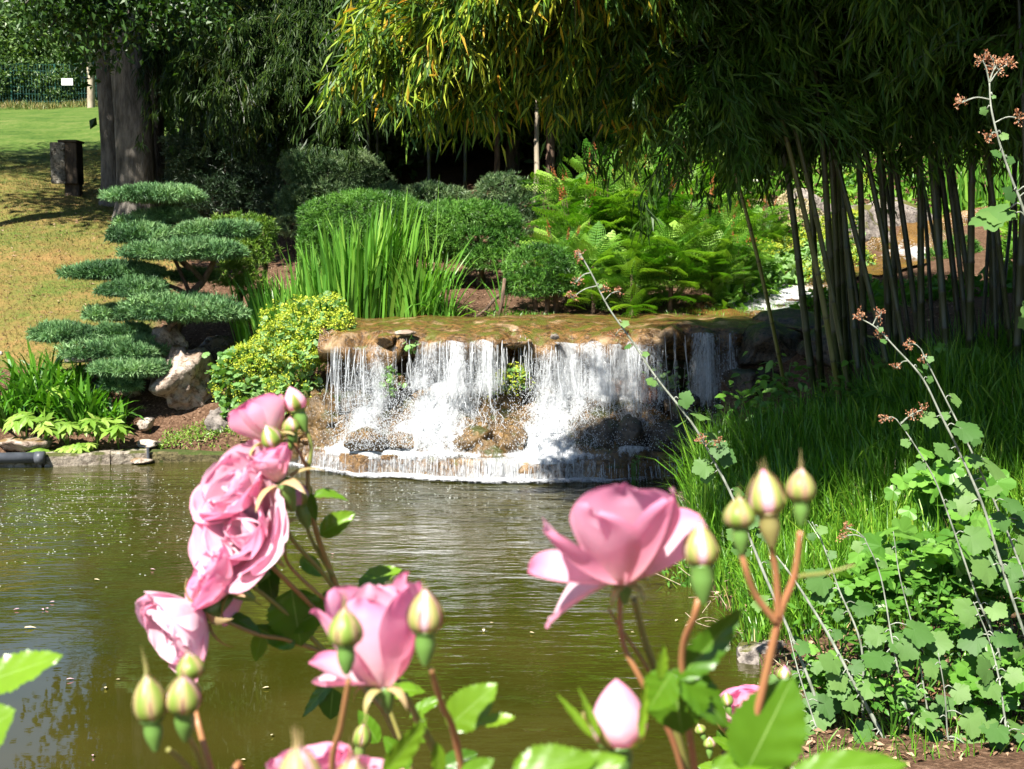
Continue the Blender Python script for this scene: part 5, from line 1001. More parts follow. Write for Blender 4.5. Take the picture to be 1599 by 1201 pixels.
# far trees beyond the fence and dense wood behind the garden
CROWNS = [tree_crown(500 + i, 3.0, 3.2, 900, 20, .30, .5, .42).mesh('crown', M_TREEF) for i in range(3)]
CROWND = [tree_crown(520 + i, 3.0, 3.4, 1100, 18, .26, .6, .45).mesh('crown', M_TREE) for i in range(3)]
mb = MB(); tube(mb, spline([(0, 0, -.3), (.05, 0, 2.5), (-.05, .05, 5.5)], 14), np.linspace(.17, .07, 14), 9)
for q in range(6):
    rr_ = rgen(q); a = q * 1.1; tube(mb, [(0, 0, 1.6 + .5 * q), (math.cos(a) * 1.1, math.sin(a) * 1.1, 2.6 + .5 * q)], [.05, .02], 5)
TRK = mb.mesh('trunk', M_BARK, True); M_PALE = bark_mat('pale_bark', (.16, .13, .09), (.42, .35, .26), 6)
far = [(-30, 60, 52, 1.0, 'far sunlit tree at the extreme left beyond the fence'), (28, 95, 50, .72, 'rounded far tree below the patch of sky'), (75, 70, 54, .95, 'far tree with bright foliage behind the white sign'), (120, 60, 52, .9, 'far tree behind the pale slender trunk'), (-80, 75, 53, .9, 'far tree cut by the left picture edge'), (60, 110, 49, .45, 'far bushy tree right behind the fence wire'), (100, 125, 48.6, .35, 'low far bush behind the white sign'), (150, 110, 50, .5, 'low far bush beside the pale slender trunk'), (10, 125, 48.5, .38, 'low far bush at the left edge of the fence'), (190, 60, 55, 1.0, 'far tree glimpsed between the trunks'), (280, 90, 52, .9, 'far tree glimpsed right of the trunks'), (350, 80, 54, 1.1, 'far tree behind the weeping bamboo')]
FGp = 'trees beyond the fence'
for i, (px, py, Y, s, lab) in enumerate(far):
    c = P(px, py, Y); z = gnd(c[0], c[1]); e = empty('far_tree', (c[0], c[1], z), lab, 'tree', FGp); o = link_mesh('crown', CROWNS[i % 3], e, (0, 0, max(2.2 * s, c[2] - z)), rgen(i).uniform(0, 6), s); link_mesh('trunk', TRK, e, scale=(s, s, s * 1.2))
c = P(142, 168, 45); mb = MB(); z = gnd(c[0], c[1]); tube(mb, spline([(0, 0, -.2), (.03, 0, 1.2), (-.03, 0, 2.6)], 12), np.linspace(.14, .11, 12), 10); e = empty('slender_tree', (c[0], c[1], z), 'pale slender trunk standing alone by the fence', 'tree'); mb.obj('trunk', M_PALE, e, smooth=True)
cm = tree_crown(77, 1.1, .9, 120, 20, .22, .8, .3); cm.V = [np.concatenate(cm.V) + [0, 0, 2.9]]; cm.obj('crown', M_TREEF, e)
WG = 'dark trees of the wood behind the garden'
wood = [(-1.5, 21.5, 1.0), (1.2, 22.5, 1.1), (-4, 23.5, 1.05), (3.6, 26, 1.2), (6.5, 29, 1.4), (10, 28, 1.5), (14, 26, 1.5), (-2, 28, 1.5), (2, 31, 1.6), (-6.5, 27, 1.0), (0, 20.0, .75), (-2.8, 19.6, .6), (2.2, 20.6, .7), (13, 20, 1.4), (16, 15, 1.4), (12, 14, 1.2)]
whr = ['directly behind the hollow', 'right of the hollow', 'behind the weeping bamboo', 'behind the fern hill', 'on top of the sunny hill', 'above the right canes', 'far right behind the grove', 'second row centre', 'second row above the ferns', 'behind the trunks', 'small and low in the dark hollow', 'small and low behind the bluish pine', 'small and low above the fern bank', 'beyond the right canes', 'beyond the right edge, near', 'behind the densest canes']
for i, ((x, y, s), wl) in enumerate(zip(wood, whr)):
    z = gnd(x, y); e = empty('wood_tree', (x, y, z), 'dark dense tree ' + wl, 'tree', WG); link_mesh('crown', CROWND[i % 3], e, (0, 0, 3.6 * s), rgen(i + 50).uniform(0, 6), s); link_mesh('trunk', TRK, e, scale=s)
# slim trunks in the dark hollow
for i, (px, y0, y1, Y, rd, lab) in enumerate([(832, 290, 200, 17.0, .045, 'slim pale trunk in the dark hollow'), (853, 300, 170, 17.5, .075, 'reddish-brown trunk in the dark hollow'), (770, 300, 200, 18, .05, 'dim slim trunk above the round bluish pine'), (985, 250, 160, 18, .03, 'thin pale stem behind the fern hill')]):
    b = P(px, y0, Y); t = P(px + 6, y1, Y); b[2] = gnd(b[0], b[1]); e = empty('slim_tree', b, lab, 'tree', 'slim trees in the dark hollow'); mb = MB(); tube(mb, spline([np.zeros(3), (t - b) * .5 + [.03, 0, 0], t - b, (t - b) * 2], 16), np.linspace(rd, rd * .6, 16), 8); mb.obj('trunk', M_TWIG if i else M_PALE, e, smooth=True)
    cm = tree_crown(90 + i, 1.0, .8, 90, 24, .14, .8, .3); cm.V = [np.concatenate(cm.V) + (t - b) * 2]; cm.obj('crown', M_TREE, e)

# fence, sign, wooden box -------------------------------------------------
m, n, p = mat_new('green_wire'); M_WIRE = m; p.inputs['Base Color'].default_value = (.02, .09, .07, 1); p.inputs['Roughness'].default_value = .5
m, n, p = mat_new('white_sign'); M_SIGN = m; p.inputs['Base Color'].default_value = (.8, .8, .82, 1)
a, b = P(-120, 178, 47), P(420, 150, 49); e = empty('wire_fence', a, 'green wire fence across the top of the lawn', 'fence'); NP = 9
posts = [a + (b - a) * i / (NP - 1) for i in range(NP)]; posts = [np.array([q[0], q[1], gnd(q[0], q[1])]) for q in posts]
for i, q in enumerate(posts): mb = MB(); tube(mb, [q - a - [0, 0, .3], q - a + [0, 0, 1.55]], .035, 6); mb.obj('post', M_WIRE, e)
mb = MB()
for h in (.15, .42, .7, 1.0, 1.28, 1.52):
    tube(mb, [q - a + [0, 0, h] for q in posts], .011, 3, cap=False)
for i in range(NP - 1):
    for t in np.linspace(0, 1, 16): q = posts[i] * (1 - t) + posts[i + 1] * t - a; tube(mb, [q + [0, 0, .05], q + [0, 0, 1.52]], .007, 3, cap=False)
mb.obj('wire_mesh', M_WIRE, e)
import bmesh
def box_mb(mb, c, s, rz=0, tint=.5, mat=0, bev=.01):
    b = bmesh.new(); bmesh.ops.create_cube(b, size=1); bmesh.ops.scale(b, vec=s, verts=b.verts)
    if bev: bmesh.ops.bevel(b, geom=b.edges[:], offset=bev, segments=2, affect='EDGES')
    bmesh.ops.rotate(b, matrix=Matrix.Rotation(rz, 3, 'Z'), verts=b.verts, cent=(0, 0, 0)); b.verts.ensure_lookup_table(); V = np.array([v.co[:] for v in b.verts]) + np.array(c)
    for k in set(len(f.verts) for f in b.faces): pass
    fs = {}
    for f in b.faces: fs.setdefault(len(f.verts), []).append([v.index for v in f.verts])
    b.free(); mb.add(V, [np.array(x) for x in fs.values()], tint, 0, mat)
c = P(105, 128, 46.6); mb = MB(); box_mb(mb, (0, 0, 0), (.42, .03, .25), bev=.004); tag(mb.obj('fence_sign', M_SIGN, loc=c), 'small blank white sign hanging on the wire fence', 'sign')
M_WOOD = bark_mat('weathered_wood', (.02, .014, .009), (.07, .05, .03), 20); M_PANEL = rock_mat('stained_panel', (.10, .085, .06), (.36, .33, .27), (.03, .03, .015), .4, scale=6)
c = P(102, 255, 19.6); z = gnd(c[0], c[1]); e = empty('wooden_info_box', (c[0], c[1], z), 'weathered wooden box on posts with a pale stained front panel, in the lawn shade', 'box', ); cz = c[2] - z
mb = MB(); box_mb(mb, (0.06, .12, cz), (.26, .30, .64), rz=.0); box_mb(mb, (.06, .12, cz + .34), (.31, .36, .035)); mb.obj('box', M_WOOD, e)
mb = MB(); box_mb(mb, (-.10, -.05, cz), (.22, .03, .64), rz=.12); mb.obj('front_panel', M_PANEL, e)
for q in (.02, .13): mb = MB(); box_mb(mb, (q, .12, cz / 2 - .2), (.12, .16, cz + .1)); mb.obj('post', M_WOOD, e)
mb = MB(); r = rgen(44); N = 5000; t = r.random(N); q = a + (b - a) * t[:, None] + r.normal(0, 1, (N, 3)) * [0, .5, 0] - [0, .7, 0]; q[:, 2] = ground_z(q[:, 0], q[:, 1])
mb.inst(t_rhomb(.12, .4, .2, .2), q, r.normal(size=(N, 3)) * .35 + [0, 0, 1], r.normal(size=(N, 3)), r.uniform(.1, .3, N), r.random(N)); M_HAY = leaf_mat('dry_meadow_grass', [(.08, .14, .03), (.18, .20, .06), (.34, .26, .10)], transl=.2, noise=0)
tag(mb.obj('dry_meadow_grass', M_HAY), 'strip of tall dry yellowing grass along the fence', kind='stuff')
# ------------------------------------------------------------------ grassy bank on the right
r = rgen(71)
def gstuff(name, label, mat, N, xr, yr, L, wd, lean, droop, tm, cond=None, K=5, tilt=0):
    x = r.uniform(*xr, N); y = r.uniform(*yr, N); sdp = poly_sd(x, y, POND); ok = (sdp > .05)
    if cond is not None: ok &= cond(x, y)
    x, y = x[ok], y[ok]; N = len(x); z = ground_z(x, y) - .02; az = r.uniform(0, 6.28, N); ln = L * r.uniform(.4, 1.15, N) * np.clip(.75 + .4 * Noise(4, 2)(np.stack([x, y], 1), 3, 2), .4, 1.3)
    th = np.abs(r.normal(0, lean, N)); dr = np.abs(r.normal(0, droop, N)); s = np.linspace(0, 1, K); ang = th[:, None] + dr[:, None] * s[None] ** 2 * 2; ds = ln[:, None] / (K - 1)
    h = np.cumsum(np.sin(ang) * ds, 1) - np.sin(ang[:, :1]) * ds; v = np.cumsum(np.cos(ang) * ds, 1) - np.cos(ang[:, :1]) * ds
    c = np.stack([x[:, None] + h * np.cos(az)[:, None] - tilt * v, y[:, None] + h * np.sin(az)[:, None], z[:, None] + v], -1); fa = az + math.pi / 2 + r.normal(0, .6, N); side = np.stack([np.cos(fa), np.sin(fa), 0 * fa], -1)[:, None]
    w = (wd * r.uniform(.6, 1.3, N))[:, None] * np.interp(s, [0, .3, .75, 1], [.7, 1, .7, .02])[None]; V = np.stack([c - side * w[..., None] / 2, c + side * w[..., None] / 2], 2).reshape(-1, 3)
    i = np.arange(N)[:, None] * K * 2; j = np.arange(K - 1)[None] * 2; F = np.stack([i + j, i + j + 1, i + j + 3, i + j + 2], -1).reshape(-1, 4); mb = MB(); mb.add(V, F, np.repeat(np.clip(tm + r.normal(0, .2, N), 0, 1), K * 2)); return tag(mb.obj(name, mat), label, kind='stuff')
gstuff('bank_grass', 'long green grass covering the bank below the bamboo', M_GRASS, 46000, (1.0, 5.2), (5.6, 9.0), .50, .0085, .2, .35, .5, lambda x, y: (y > 6.9 - (x - 1.2) * .1) | ((x > 1.15) & (y > 5.75 + np.maximum(0, x - 1.9) * .25)), tilt=.08)
gstuff('shore_grass', 'sparse bright grass tufts by the shore and front bed', M_GRASS, 3500, (1.0, 3.0), (4.3, 7.2), .16, .005, .5, .6, .6)
gstuff('wild_grass', 'wide yellow-green wild grass blades mixed into the bank', leaf_mat('wild_grass_blades', [(.08, .20, .01), (.20, .36, .03), (.34, .46, .06)], transl=.35, rough=.4, noise=0), 2600, (1.0, 4.8), (5.6, 8.4), .62, .013, .3, .5, .5, lambda x, y: y > 5.9 + np.maximum(0, x - 1.9) * .25)
gstuff('dry_grass', 'scattered dry straw blades in the bank grass', leaf_mat('dry_grass_blades', [(.30, .22, .09), (.48, .38, .18)], transl=.2, noise=0), 500, (1.0, 4.5), (5.4, 8.2), .45, .006, .5, .6, .5)
# low leafy ground plants
t_oval = t_lance(.5, .2, .15, .45); t_mapl = t_lobed('maple', 1, 44); t_plume = t_lobed('plume', 1, 60)
def leafy(name, label, cat, mat, seed, c, sx, sy, sz, N, L, tpl, group=None, nz_=1.0, stems=8, kind=None):
    rr_ = rgen(seed); b = np.array([c[0], c[1], ground_z(np.array([c[0]]), np.array([c[1]]))[0]]); e = empty(name, b, label, cat, group); mb = MB()
    d = rr_.normal(0, .5, (N, 3)).clip(-1, 1); pos = np.array([c[0] - b[0], c[1] - b[1], c[2] - b[2]]) + d * [sx, sy, sz]; mb.inst(tpl, pos, rr_.normal(size=(N, 3)) * [1, 1, .4] + [0, -.3, -.15], rr_.normal(0, .4, (N, 3)) + [0, -.45, nz_], L * rr_.uniform(.5, 1.2, N), np.clip(.5 + .4 * d[:, 2] + rr_.normal(0, .2, N), 0, 1)); mb.obj('leaves', mat, e)
    st = MB(); 
    for q in range(stems): st_t = pos[rr_.integers(0, N)]; tube(st, spline([np.array([rr_.normal(0, .03), rr_.normal(0, .03), -.02]), st_t * [.7, .7, .6], st_t], 8), [.004] * 8, 5)
    st.obj('stems', M_BANK, e); return e
M_NET = leaf_mat('currant_leaves', [(.05, .16, .02), (.10, .26, .03), (.18, .38, .06)], transl=.35, rough=.4, rib=(.25, .42, .12))
LGp = 'leafy plants on the bank edge'
for i, (px, py, Y, s, N, L, t, m_, lab) in enumerate([
 (1180, 640, 8.8, .28, 90, .09, t_oval, M_BANK, 'dark pointed-leaf plant beside the shaded fall'), (1150, 660, 9.6, .22, 70, .08, t_oval, M_BANK, 'low pointed-leaf plant touching the black boulder'), (1215, 600, 9.3, .30, 90, .09, t_oval, M_BANK, 'shaded pointed-leaf plant at the foot of the thinnest cane'), (1250, 640, 8.6, .3, 90, .08, t_oval, M_BANK, 'shaded leafy plant in front of the thinnest cane'), (1320, 625, 8.3, .35, 90, .08, t_oval, M_BANK, 'shaded leafy plant at the foot of the yellow-green cane'), (1440, 615, 8.3, .45, 110, .09, t_mapl, M_BANK, 'shaded leafy plant under the middle canes'), (1540, 620, 8.3, .45, 110, .09, t_mapl, M_BANK, 'shaded leafy plant under the right canes'),
 (1100, 860, 7.4, .16, 120, .035, t_oval, M_BANK, 'small-leaved creeping plant at the water edge behind the big rose'), (1060, 900, 7.1, .10, 50, .035, t_oval, M_NET, 'pale-leaved creeper hanging over the water edge'), (1130, 740, 8.6, .2, 80, .05, t_oval, M_BANK, 'leafy tuft between boulder and bank grass'), (995, 718, 10.3, .05, 24, .03, t_oval, M_BANK, 'tiny green sprig on the low step'),
 (1430, 880, 5.3, .20, 46, .11, t_mapl, M_NET, 'bright green currant-like plant in the middle of the right bed'), (1500, 850, 5.5, .22, 50, .11, t_mapl, M_NET, 'bright currant-like plant right of the middle one'), (1370, 900, 5.2, .16, 36, .09, t_mapl, M_NET, 'small currant-like plant left of the middle one'), (1545, 900, 5.4, .2, 44, .10, t_mapl, M_NET, 'currant-like plant at the right picture edge'), (1440, 960, 5.0, .22, 150, .05, t_oval, M_BANK, 'bushy small-leaved plant below the currant-like leaves'), (1520, 985, 5.0, .2, 120, .05, t_oval, M_BANK, 'bushy small-leaved plant at the lower right'), (1360, 990, 4.9, .16, 90, .05, t_oval, M_BANK, 'small-leaved plant behind the grey stems'), (1300, 960, 5.3, .2, 110, .05, t_oval, M_NET, 'bright small-leaved plant left of the grey stems'), (1560, 1060, 4.7, .2, 60, .08, t_mapl, M_NET, 'leafy plant in the lower right corner of the bed'), (1300, 1060, 4.9, .16, 60, .06, t_mapl, M_NET, 'leafy plant beside the shore rocks'), (1480, 760, 6.2, .25, 60, .11, t_mapl, M_NET, 'leafy plant rising out of the sunlit grass'), (1400, 1080, 4.6, .14, 70, .05, t_oval, M_NET, 'low pale-leaved plant near the bottom right')]):
    c = P(px, py, Y); leafy('leafy_plant', lab, 'plant', m_, 700 + i, c, s, s * .8, s * .75, N, L, t, LGp)

# plume poppies: grey stems with lobed grey-green leaves and rusty bud heads
M_PLUME = leaf_mat('plume_poppy_leaves', [(.035, .10, .018), (.075, .175, .035), (.14, .25, .06)], transl=.3, rough=.6, rib=(.17, .26, .11), noise=.15, nscale=14)
M_GSTEM = bark_mat('grey_stem', (.12, .14, .10), (.32, .34, .28), 40, dist=.002)
M_BUDS = leaf_mat('rusty_buds', [(.22, .08, .04), (.38, .16, .08), (.50, .30, .17)], transl=.15, rough=.7, noise=0)
PPG = 'plume poppies on the right bank'
def plume(label, pts, seed, leaves, r0=.009, heads=(), auto=1, L=.135, tipleaf=True):
    """pts: (px,py,Y) from base to tip; leaves: (t, side, size)"""
    rr_ = rgen(seed); b = P(*pts[0]); gz = ground_z(np.array([b[0]]), np.array([b[1]]))[0]; root = np.array([b[0] + .02, b[1] + .02, min(gz, b[2] - .02)]); e = empty('plume_poppy', root, label, 'plume poppy', PPG)
    c = spline([root] + [P(*q) for q in pts], 50) - root; mb = MB(); tube(mb, c, np.linspace(r0, r0 * .35, 50) * .85 * (1 + .12 * (np.arange(50) % 7 == 0)), 8); mb.obj('stem', M_GSTEM, e, smooth=True)
    tg = norm(np.gradient(c, axis=0)); lv = list(leaves)
    for q in range(auto + 6): lv.append((rr_.uniform(.12, .6), rr_.choice([-1, 1]), rr_.uniform(.45, .9)))
    for (t, sd, sz) in lv:
        lm = MB()
        k = int(t * 49); p0 = c[k]; out = norm(np.array([sd * rr_.uniform(.7, 1), rr_.uniform(-.9, .5), rr_.uniform(-.25, .45)])); pl = L * sz * rr_.uniform(.2, .5); p1 = p0 + out * pl; tube(lm, spline([p0, (p0 + p1) / 2 + [0, 0, .01], p1 + (p1 - p0) * .08], 6), .0022 * (.6 + sz * .6), 5, mat=1)
        dr = norm(out * [1, 1, .2] + [0, 0, -.35 + rr_.normal(0, .2)]); nr = norm(np.array([-.2 * out[0], -.75, .75]) + rr_.normal(0, .28, 3)); tp = t_lobed('plume', rr_.uniform(0, 6), 60)
        lm.inst(tp, p1[None], dr[None], nr[None], L * sz, [rr_.uniform(.15, .95)]); lm.obj('leaf', [M_PLUME, M_GSTEM], e, smooth=True)
    for (px, py, Y, sz) in heads:
        h = P(px, py, Y) - root; k = int(np.argmin(np.linalg.norm(c - h, axis=1))); hb = MB(); sb = MB(); tube(sb, spline([c[k], (c[k] + h) / 2 + [0, 0, .01], h], 8), .0022, 5)
        for q in range(int(6 + 16 * sz)):
            d = norm(rr_.normal(size=3) + [0, 0, .5]); e1 = h + d * rr_.uniform(.006, .022) * (1 + sz); tube(sb, [h, e1], .0008, 3, cap=False)
            for w_ in range(5): hb.inst(t_rhomb(.6, .5, .5, 0), (h + (e1 - h) * rr_.uniform(.4, 1.1) + rr_.normal(0, .004, 3))[None], (d + rr_.normal(0, .6, 3))[None], rr_.normal(size=(1, 3)), .010, [rr_.random()])
        ho = hb.obj('bud_head', M_BUDS, e); sb.obj('stalk', M_GSTEM, ho)
    return e
plume('tall plume poppy leaning left across the falls with rusty buds at its tip', [(1300, 1165, 4.75), (1255, 1040, 4.8), (1195, 900, 4.85), (1150, 790, 4.85), (1115, 720, 4.85), (1080, 660, 4.85), (1025, 590, 4.85), (985, 530, 4.85), (950, 480, 4.85), (925, 430, 4.85), (905, 395, 4.85)], 1,
      [(.60, 1, .50), (.56, -1, .45), (.64, -1, .32), (.52, 1, .5), (.46, -1, .62), (.43, -1, .5), (.40, 1, .4), (.33, -1, .6), (.30, 1, .55), (.36, 1, .5), (.72, -1, .24), (.78, 1, .26), (.70, 1, .22), (.88, 1, .14), (.26, -1, .6)], .0085, [(905, 400, 4.85, .5), (945, 452, 4.85, .3), (965, 455, 4.85, .2), (893, 465, 4.85, .25), (900, 440, 4.85, .1), (960, 525, 4.85, .15), (1098, 688, 4.8, .6), (1120, 690, 4.8, .35), (975, 520, 4.85, .15)])
plume('thick pale bare stem leaning left behind the rose buds', [(1385, 1160, 4.6), (1330, 1060, 4.65), (1290, 985, 4.7), (1240, 905, 4.75), (1212, 868, 4.8)], 2, [(.35, -1, .6), (.2, 1, .5), (.6, 1, .35), (.5, -1, .7)], .011, auto=1)
plume('thin stem with a big pale leaf near the pond rock', [(1290, 1180, 4.7), (1250, 1060, 4.75), (1230, 980, 4.8)], 3, [(.7, -1, .8), (.5, -1, .6), (.4, 1, .6), (.9, 1, .5), (.2, 1, .5)], .006)
plume('slim upright stem in the middle of the right bed', [(1420, 1130, 4.6), (1395, 1010, 4.65), (1375, 900, 4.7), (1350, 840, 4.7)], 4, [(.95, -1, .35), (.85, 1, .3), (.3, 1, .55), (.45, -1, .45)], .006, [(1322, 825, 4.7, .25), (1318, 838, 4.7, .2)], 1)
plume('slim stem crossing left of the middle one', [(1345, 1010, 4.8), (1310, 920, 4.85), (1285, 850, 4.9), (1268, 815, 4.9)], 5, [(.95, 1, .35), (.7, 1, .3), (.85, -1, .25), (.4, -1, .4)], .006)
plume('long arching plume poppy from the right edge with rusty heads in front of the canes', [(1640, 1080, 4.7), (1600, 990, 4.7), (1560, 870, 4.7), (1535, 790, 4.7), (1500, 710, 4.7), (1470, 650, 4.7), (1440, 590, 4.7), (1400, 545, 4.7), (1368, 512, 4.7), (1340, 496, 4.7)], 6, [(.90, 1, .16), (.84, -1, .2), (.74, 1, .26), (.7, 1, .22), (.6, -1, .5), (.5, 1, .45), (.42, -1, .6), (.3, 1, .5), (.2, -1, .5), (.25, 1, .6)], .008, [(1345, 495, 4.7, .7), (1375, 492, 4.7, .3), (1372, 522, 4.7, .3), (1400, 575, 4.7, .1)], 2)
plume('plume poppy stem with scalloped leaves just right of the arching one', [(1630, 980, 4.8), (1600, 900, 4.8), (1560, 800, 4.8), (1510, 690, 4.8), (1480, 630, 4.8), (1455, 580, 4.8), (1438, 545, 4.8)], 7, [(.95, 1, .22), (.9, -1, .18), (.75, 1, .45), (.68, -1, .3), (.6, 1, .5), (.45, 1, .6), (.5, -1, .55), (.35, -1, .5), (.3, 1, .55)], .007, [(1420, 538, 4.8, .3), (1440, 560, 4.8, .1)], 2)
plume('plume poppy with a drooping dark head left of the arching stems', [(1560, 1020, 4.7), (1525, 930, 4.7), (1490, 830, 4.7), (1460, 750, 4.7), (1425, 690, 4.7), (1400, 655, 4.7)], 8, [(.97, 1, .25), (.85, -1, .3), (.75, -1, .35), (.6, 1, .3), (.4, 1, .4), (.3, -1, .5)], .006, [(1383, 655, 4.7, .3), (1440, 640, 4.7, .3), (1425, 650, 4.7, .25)], 1)
plume('plume poppy tip at the top right corner with orange-brown buds', [(1760, 1080, 3.6), (1720, 800, 3.6), (1660, 520, 3.6), (1599, 330, 3.6), (1580, 280, 3.6), (1560, 220, 3.6), (1548, 170, 3.6), (1545, 130, 3.6)], 9, [(.88, -1, .18), (.78, 1, .20), (.72, -1, .25), (.70, 1, .2), (.57, -1, .38), (.94, 1, .1)], .007, [(1555, 105, 3.6, .9), (1575, 100, 3.6, .5), (1535, 95, 3.6, .4), (1502, 160, 3.6, .2), (1592, 185, 3.6, .4), (1545, 215, 3.6, .15)])
plume('plume poppy outside the right edge, one big leaf reaching in', [(1740, 1080, 3.8), (1730, 800, 3.8), (1690, 560, 3.8), (1665, 420, 3.8)], 10, [(.88, -1, .85), (.6, -1, .7), (.4, -1, .6), (.3, -1, .7)], .009)
plume('low plume poppy with wide leaves at the lower right corner', [(1570, 1130, 4.4), (1560, 1060, 4.45), (1545, 1000, 4.5), (1520, 940, 4.5)], 11, [(.9, -1, .5), (.8, 1, .5), (.5, -1, .5), (.5, 1, .5), (.3, -1, .55), (.2, 1, .5)], .006)
plume('low plume poppy with yellowing leaves near the bottom', [(1480, 1150, 4.5), (1475, 1080, 4.5), (1465, 1020, 4.5)], 12, [(.9, -1, .5), (.7, 1, .55), (.5, -1, .6), (.3, 1, .5)], .005)
plume('low plume poppy between shore rock and thick bare stem', [(1250, 1150, 4.8), (1245, 1090, 4.8), (1260, 1030, 4.8)], 13, [(.9, -1, .45), (.7, 1, .5), (.5, -1, .45), (.3, 1, .5), (.95, 1, .4)], .005)
plume('twiggy grey stem with curled leaves in the right bed', [(1450, 1120, 4.65), (1430, 1000, 4.7), (1405, 900, 4.75), (1395, 830, 4.75)], 14, [(.9, -1, .25), (.7, 1, .25), (.5, -1, .3), (.4, 1, .3)], .005)
# curled dead grey leaves on stalks
# shore rocks
SGr = 'rocks along the right shore'
for a in [(1185, 1035, 110, 80, 5.75, M_GREYROCK, 'pale rough rock at the water edge right of the big rose stem', 101, .3), (1235, 1075, 90, 60, 5.4, M_GREYROCK, 'brownish rough rock behind the pink rose low on the right', 102, .3), (1085, 940, 60, 30, 6.9, M_GREYROCK, 'small grey rock under the pale creeper', 103, .2), (1120, 960, 60, 26, 6.6, M_DARKROCK, 'dark flat stone at the waterline', 104, .2), (1290, 1110, 70, 46, 5.1, M_GREYROCK, 'grey rock half under the low plume poppy', 105, .25), (1250, 1165, 70, 40, 4.75, M_GREYROCK, 'rock at the waterline near the bottom edge', 106, .2), (1075, 800, 60, 60, 8.8, M_DARKROCK, 'dark rock at the foot of the bank grass', 107, .3), (1610, 1170, 90, 40, 4.5, M_LIME, 'pale stone in the lower right corner', 108, .2), (1545, 1165, 34, 18, 4.5, M_LIME, 'small pale stone near the lower right corner', 109, .1), (1090, 870, 60, 36, 7.8, M_DARKROCK, 'dark rock half under the creeper at the shore', 110, .3)]:
    rock(*a[:8], depth=a[8], icos=ICO4, group=SGr, rough=.2)
mb = MB(); rr_ = rgen(9)
for q in range(46):
    x = rr_.uniform(.95, 1.6); y = rr_.uniform(4.8, 7.2); 
    if poly_sd(np.array([x]), np.array([y]), POND)[0] < -.25: continue
    z = max(.02, ground_z(np.array([x]), np.array([y]))[0]) + .02; a = rr_.uniform(0, 6.28); L = rr_.uniform(.1, .35); p0 = np.array([x, y, z]); p1 = p0 + [math.cos(a) * L, math.sin(a) * L, rr_.uniform(-.01, .05)]; tube(mb, spline([p0, (p0 + p1) / 2 + rr_.normal(0, .02, 3), p1], 8), .0022, 4)
tag(mb.obj('dry_twigs', bark_mat('dry_twig', (.18, .13, .08), (.42, .34, .24), 30)), 'dry twigs and roots strewn along the shore', kind='stuff')

# floating specks, petals and leaves on the pond
M_PETAL, n, p = mat_new('rose_petal')
rp = ramp(n, [(0, (.78, .64, .40)), (.12, (.95, .82, .78)), (.45, (.95, .66, .73)), (.85, (.93, .47, .63)), (1, (.89, .30, .50))], attr(n, 'tint'))
pale = mixc(n, attr(n, 'uu'), rp.outputs[0], (.97, .80, .85)); vn = objnoise(n, 160, 4); pale = mixc(n, 1.0, pale, ramp(n, [(.3, (.93, .90, .93)), (.7, (1, 1, 1))], vn).outputs[0], 'MULTIPLY')
n.links.new(pale, p.inputs['Base Color']); p.inputs['Roughness'].default_value = .65; p.inputs['Specular IOR Level'].default_value = .12; p.inputs['Sheen Weight'].default_value = .15
bump(n, p, vn, .15, .0006)
t = n.nodes.new('ShaderNodeBsdfTranslucent'); n.links.new(mixc(n, 1.0, pale, (1.1, .66, .82), 'MULTIPLY'), t.inputs['Color']); mx = n.nodes.new('ShaderNodeMixShader'); mx.inputs[0].default_value = .5; n.links.new(p.outputs[0], mx.inputs[1]); n.links.new(t.outputs[0], mx.inputs[2]); n.links.new(mx.outputs[0], n.nodes['Material Output'].inputs[0])
rr_ = rgen(14); mb = MB(); N = 1300
x = np.concatenate([rr_.normal(-3.4, .9, 900), rr_.uniform(-2.4, 1.4, 300)]); y = np.concatenate([rr_.normal(9.2, .9, 900).clip(7, 11.1), rr_.normal(10.0, .35, 300).clip(5, 10.4)]); ok = poly_sd(x, y, POND) < -.1; x, y = x[ok], y[ok]; N = len(x)
a = np.linspace(0, 2 * math.pi, 7)[:-1]; TP = (np.vstack([[0, .0, .3], np.stack([np.cos(a), np.sin(a), 0 * a], 1)]), [np.array([[0, i + 1, (i + 1) % 6 + 1] for i in range(6)])], np.zeros(7))
mb.inst(TP, np.stack([x, y, 0 * x + .004], 1), np.stack([np.cos(x * 99), np.sin(x * 99), 0 * x], 1), np.tile([0, 0, 1.], (N, 1)), np.stack([rr_.uniform(.003, .011, N), rr_.uniform(.003, .007, N), rr_.uniform(.003, .006, N)], 1), rr_.random(N))
M_BUB = leaf_mat('bubble_foam', [(.6, .62, .62), (.8, .82, .82)], transl=.2, rough=.1, spec=.8, noise=0); tag(mb.obj('bubbles', M_BUB), 'small bubbles and foam specks drifting on the pond', kind='stuff')
def floaty(px, py, s, mat, label, cat, name, seed, group):
    rr_ = rgen(seed); Y = 1.9 / ((py - 405) / FPX) * 1.0; c = P(px, py, Y); k = Y; 
    for _ in range(4): c = P(px, py, k); k *= 1.9 / (1.9 - c[2])
    mb = MB(); mb.inst(t_lance(.45, .12, .3, .5), np.zeros((1, 3)), np.array([[math.cos(seed), math.sin(seed) * .4, 0]]), np.array([[0, 0, 1.]]), s, [.4 + .5 * rr_.random()]); o = mb.obj(name, mat, loc=(c[0], c[1], .010)); tag(o, label, cat, group)
for i, (px, py, s) in enumerate([(235, 891, .03), (104, 1064, .035), (75, 953, .03), (85, 942, .03), (30, 953, .03), (66, 953, .025), (517, 867, .02), (640, 1010, .012), (145, 1184, .02)]):
    floaty(px, py, s, M_PETAL, 'pink rose petal floating on the pond, one of the scattered few', 'petal', 'floating_petal', i, 'pink petals floating on the pond')
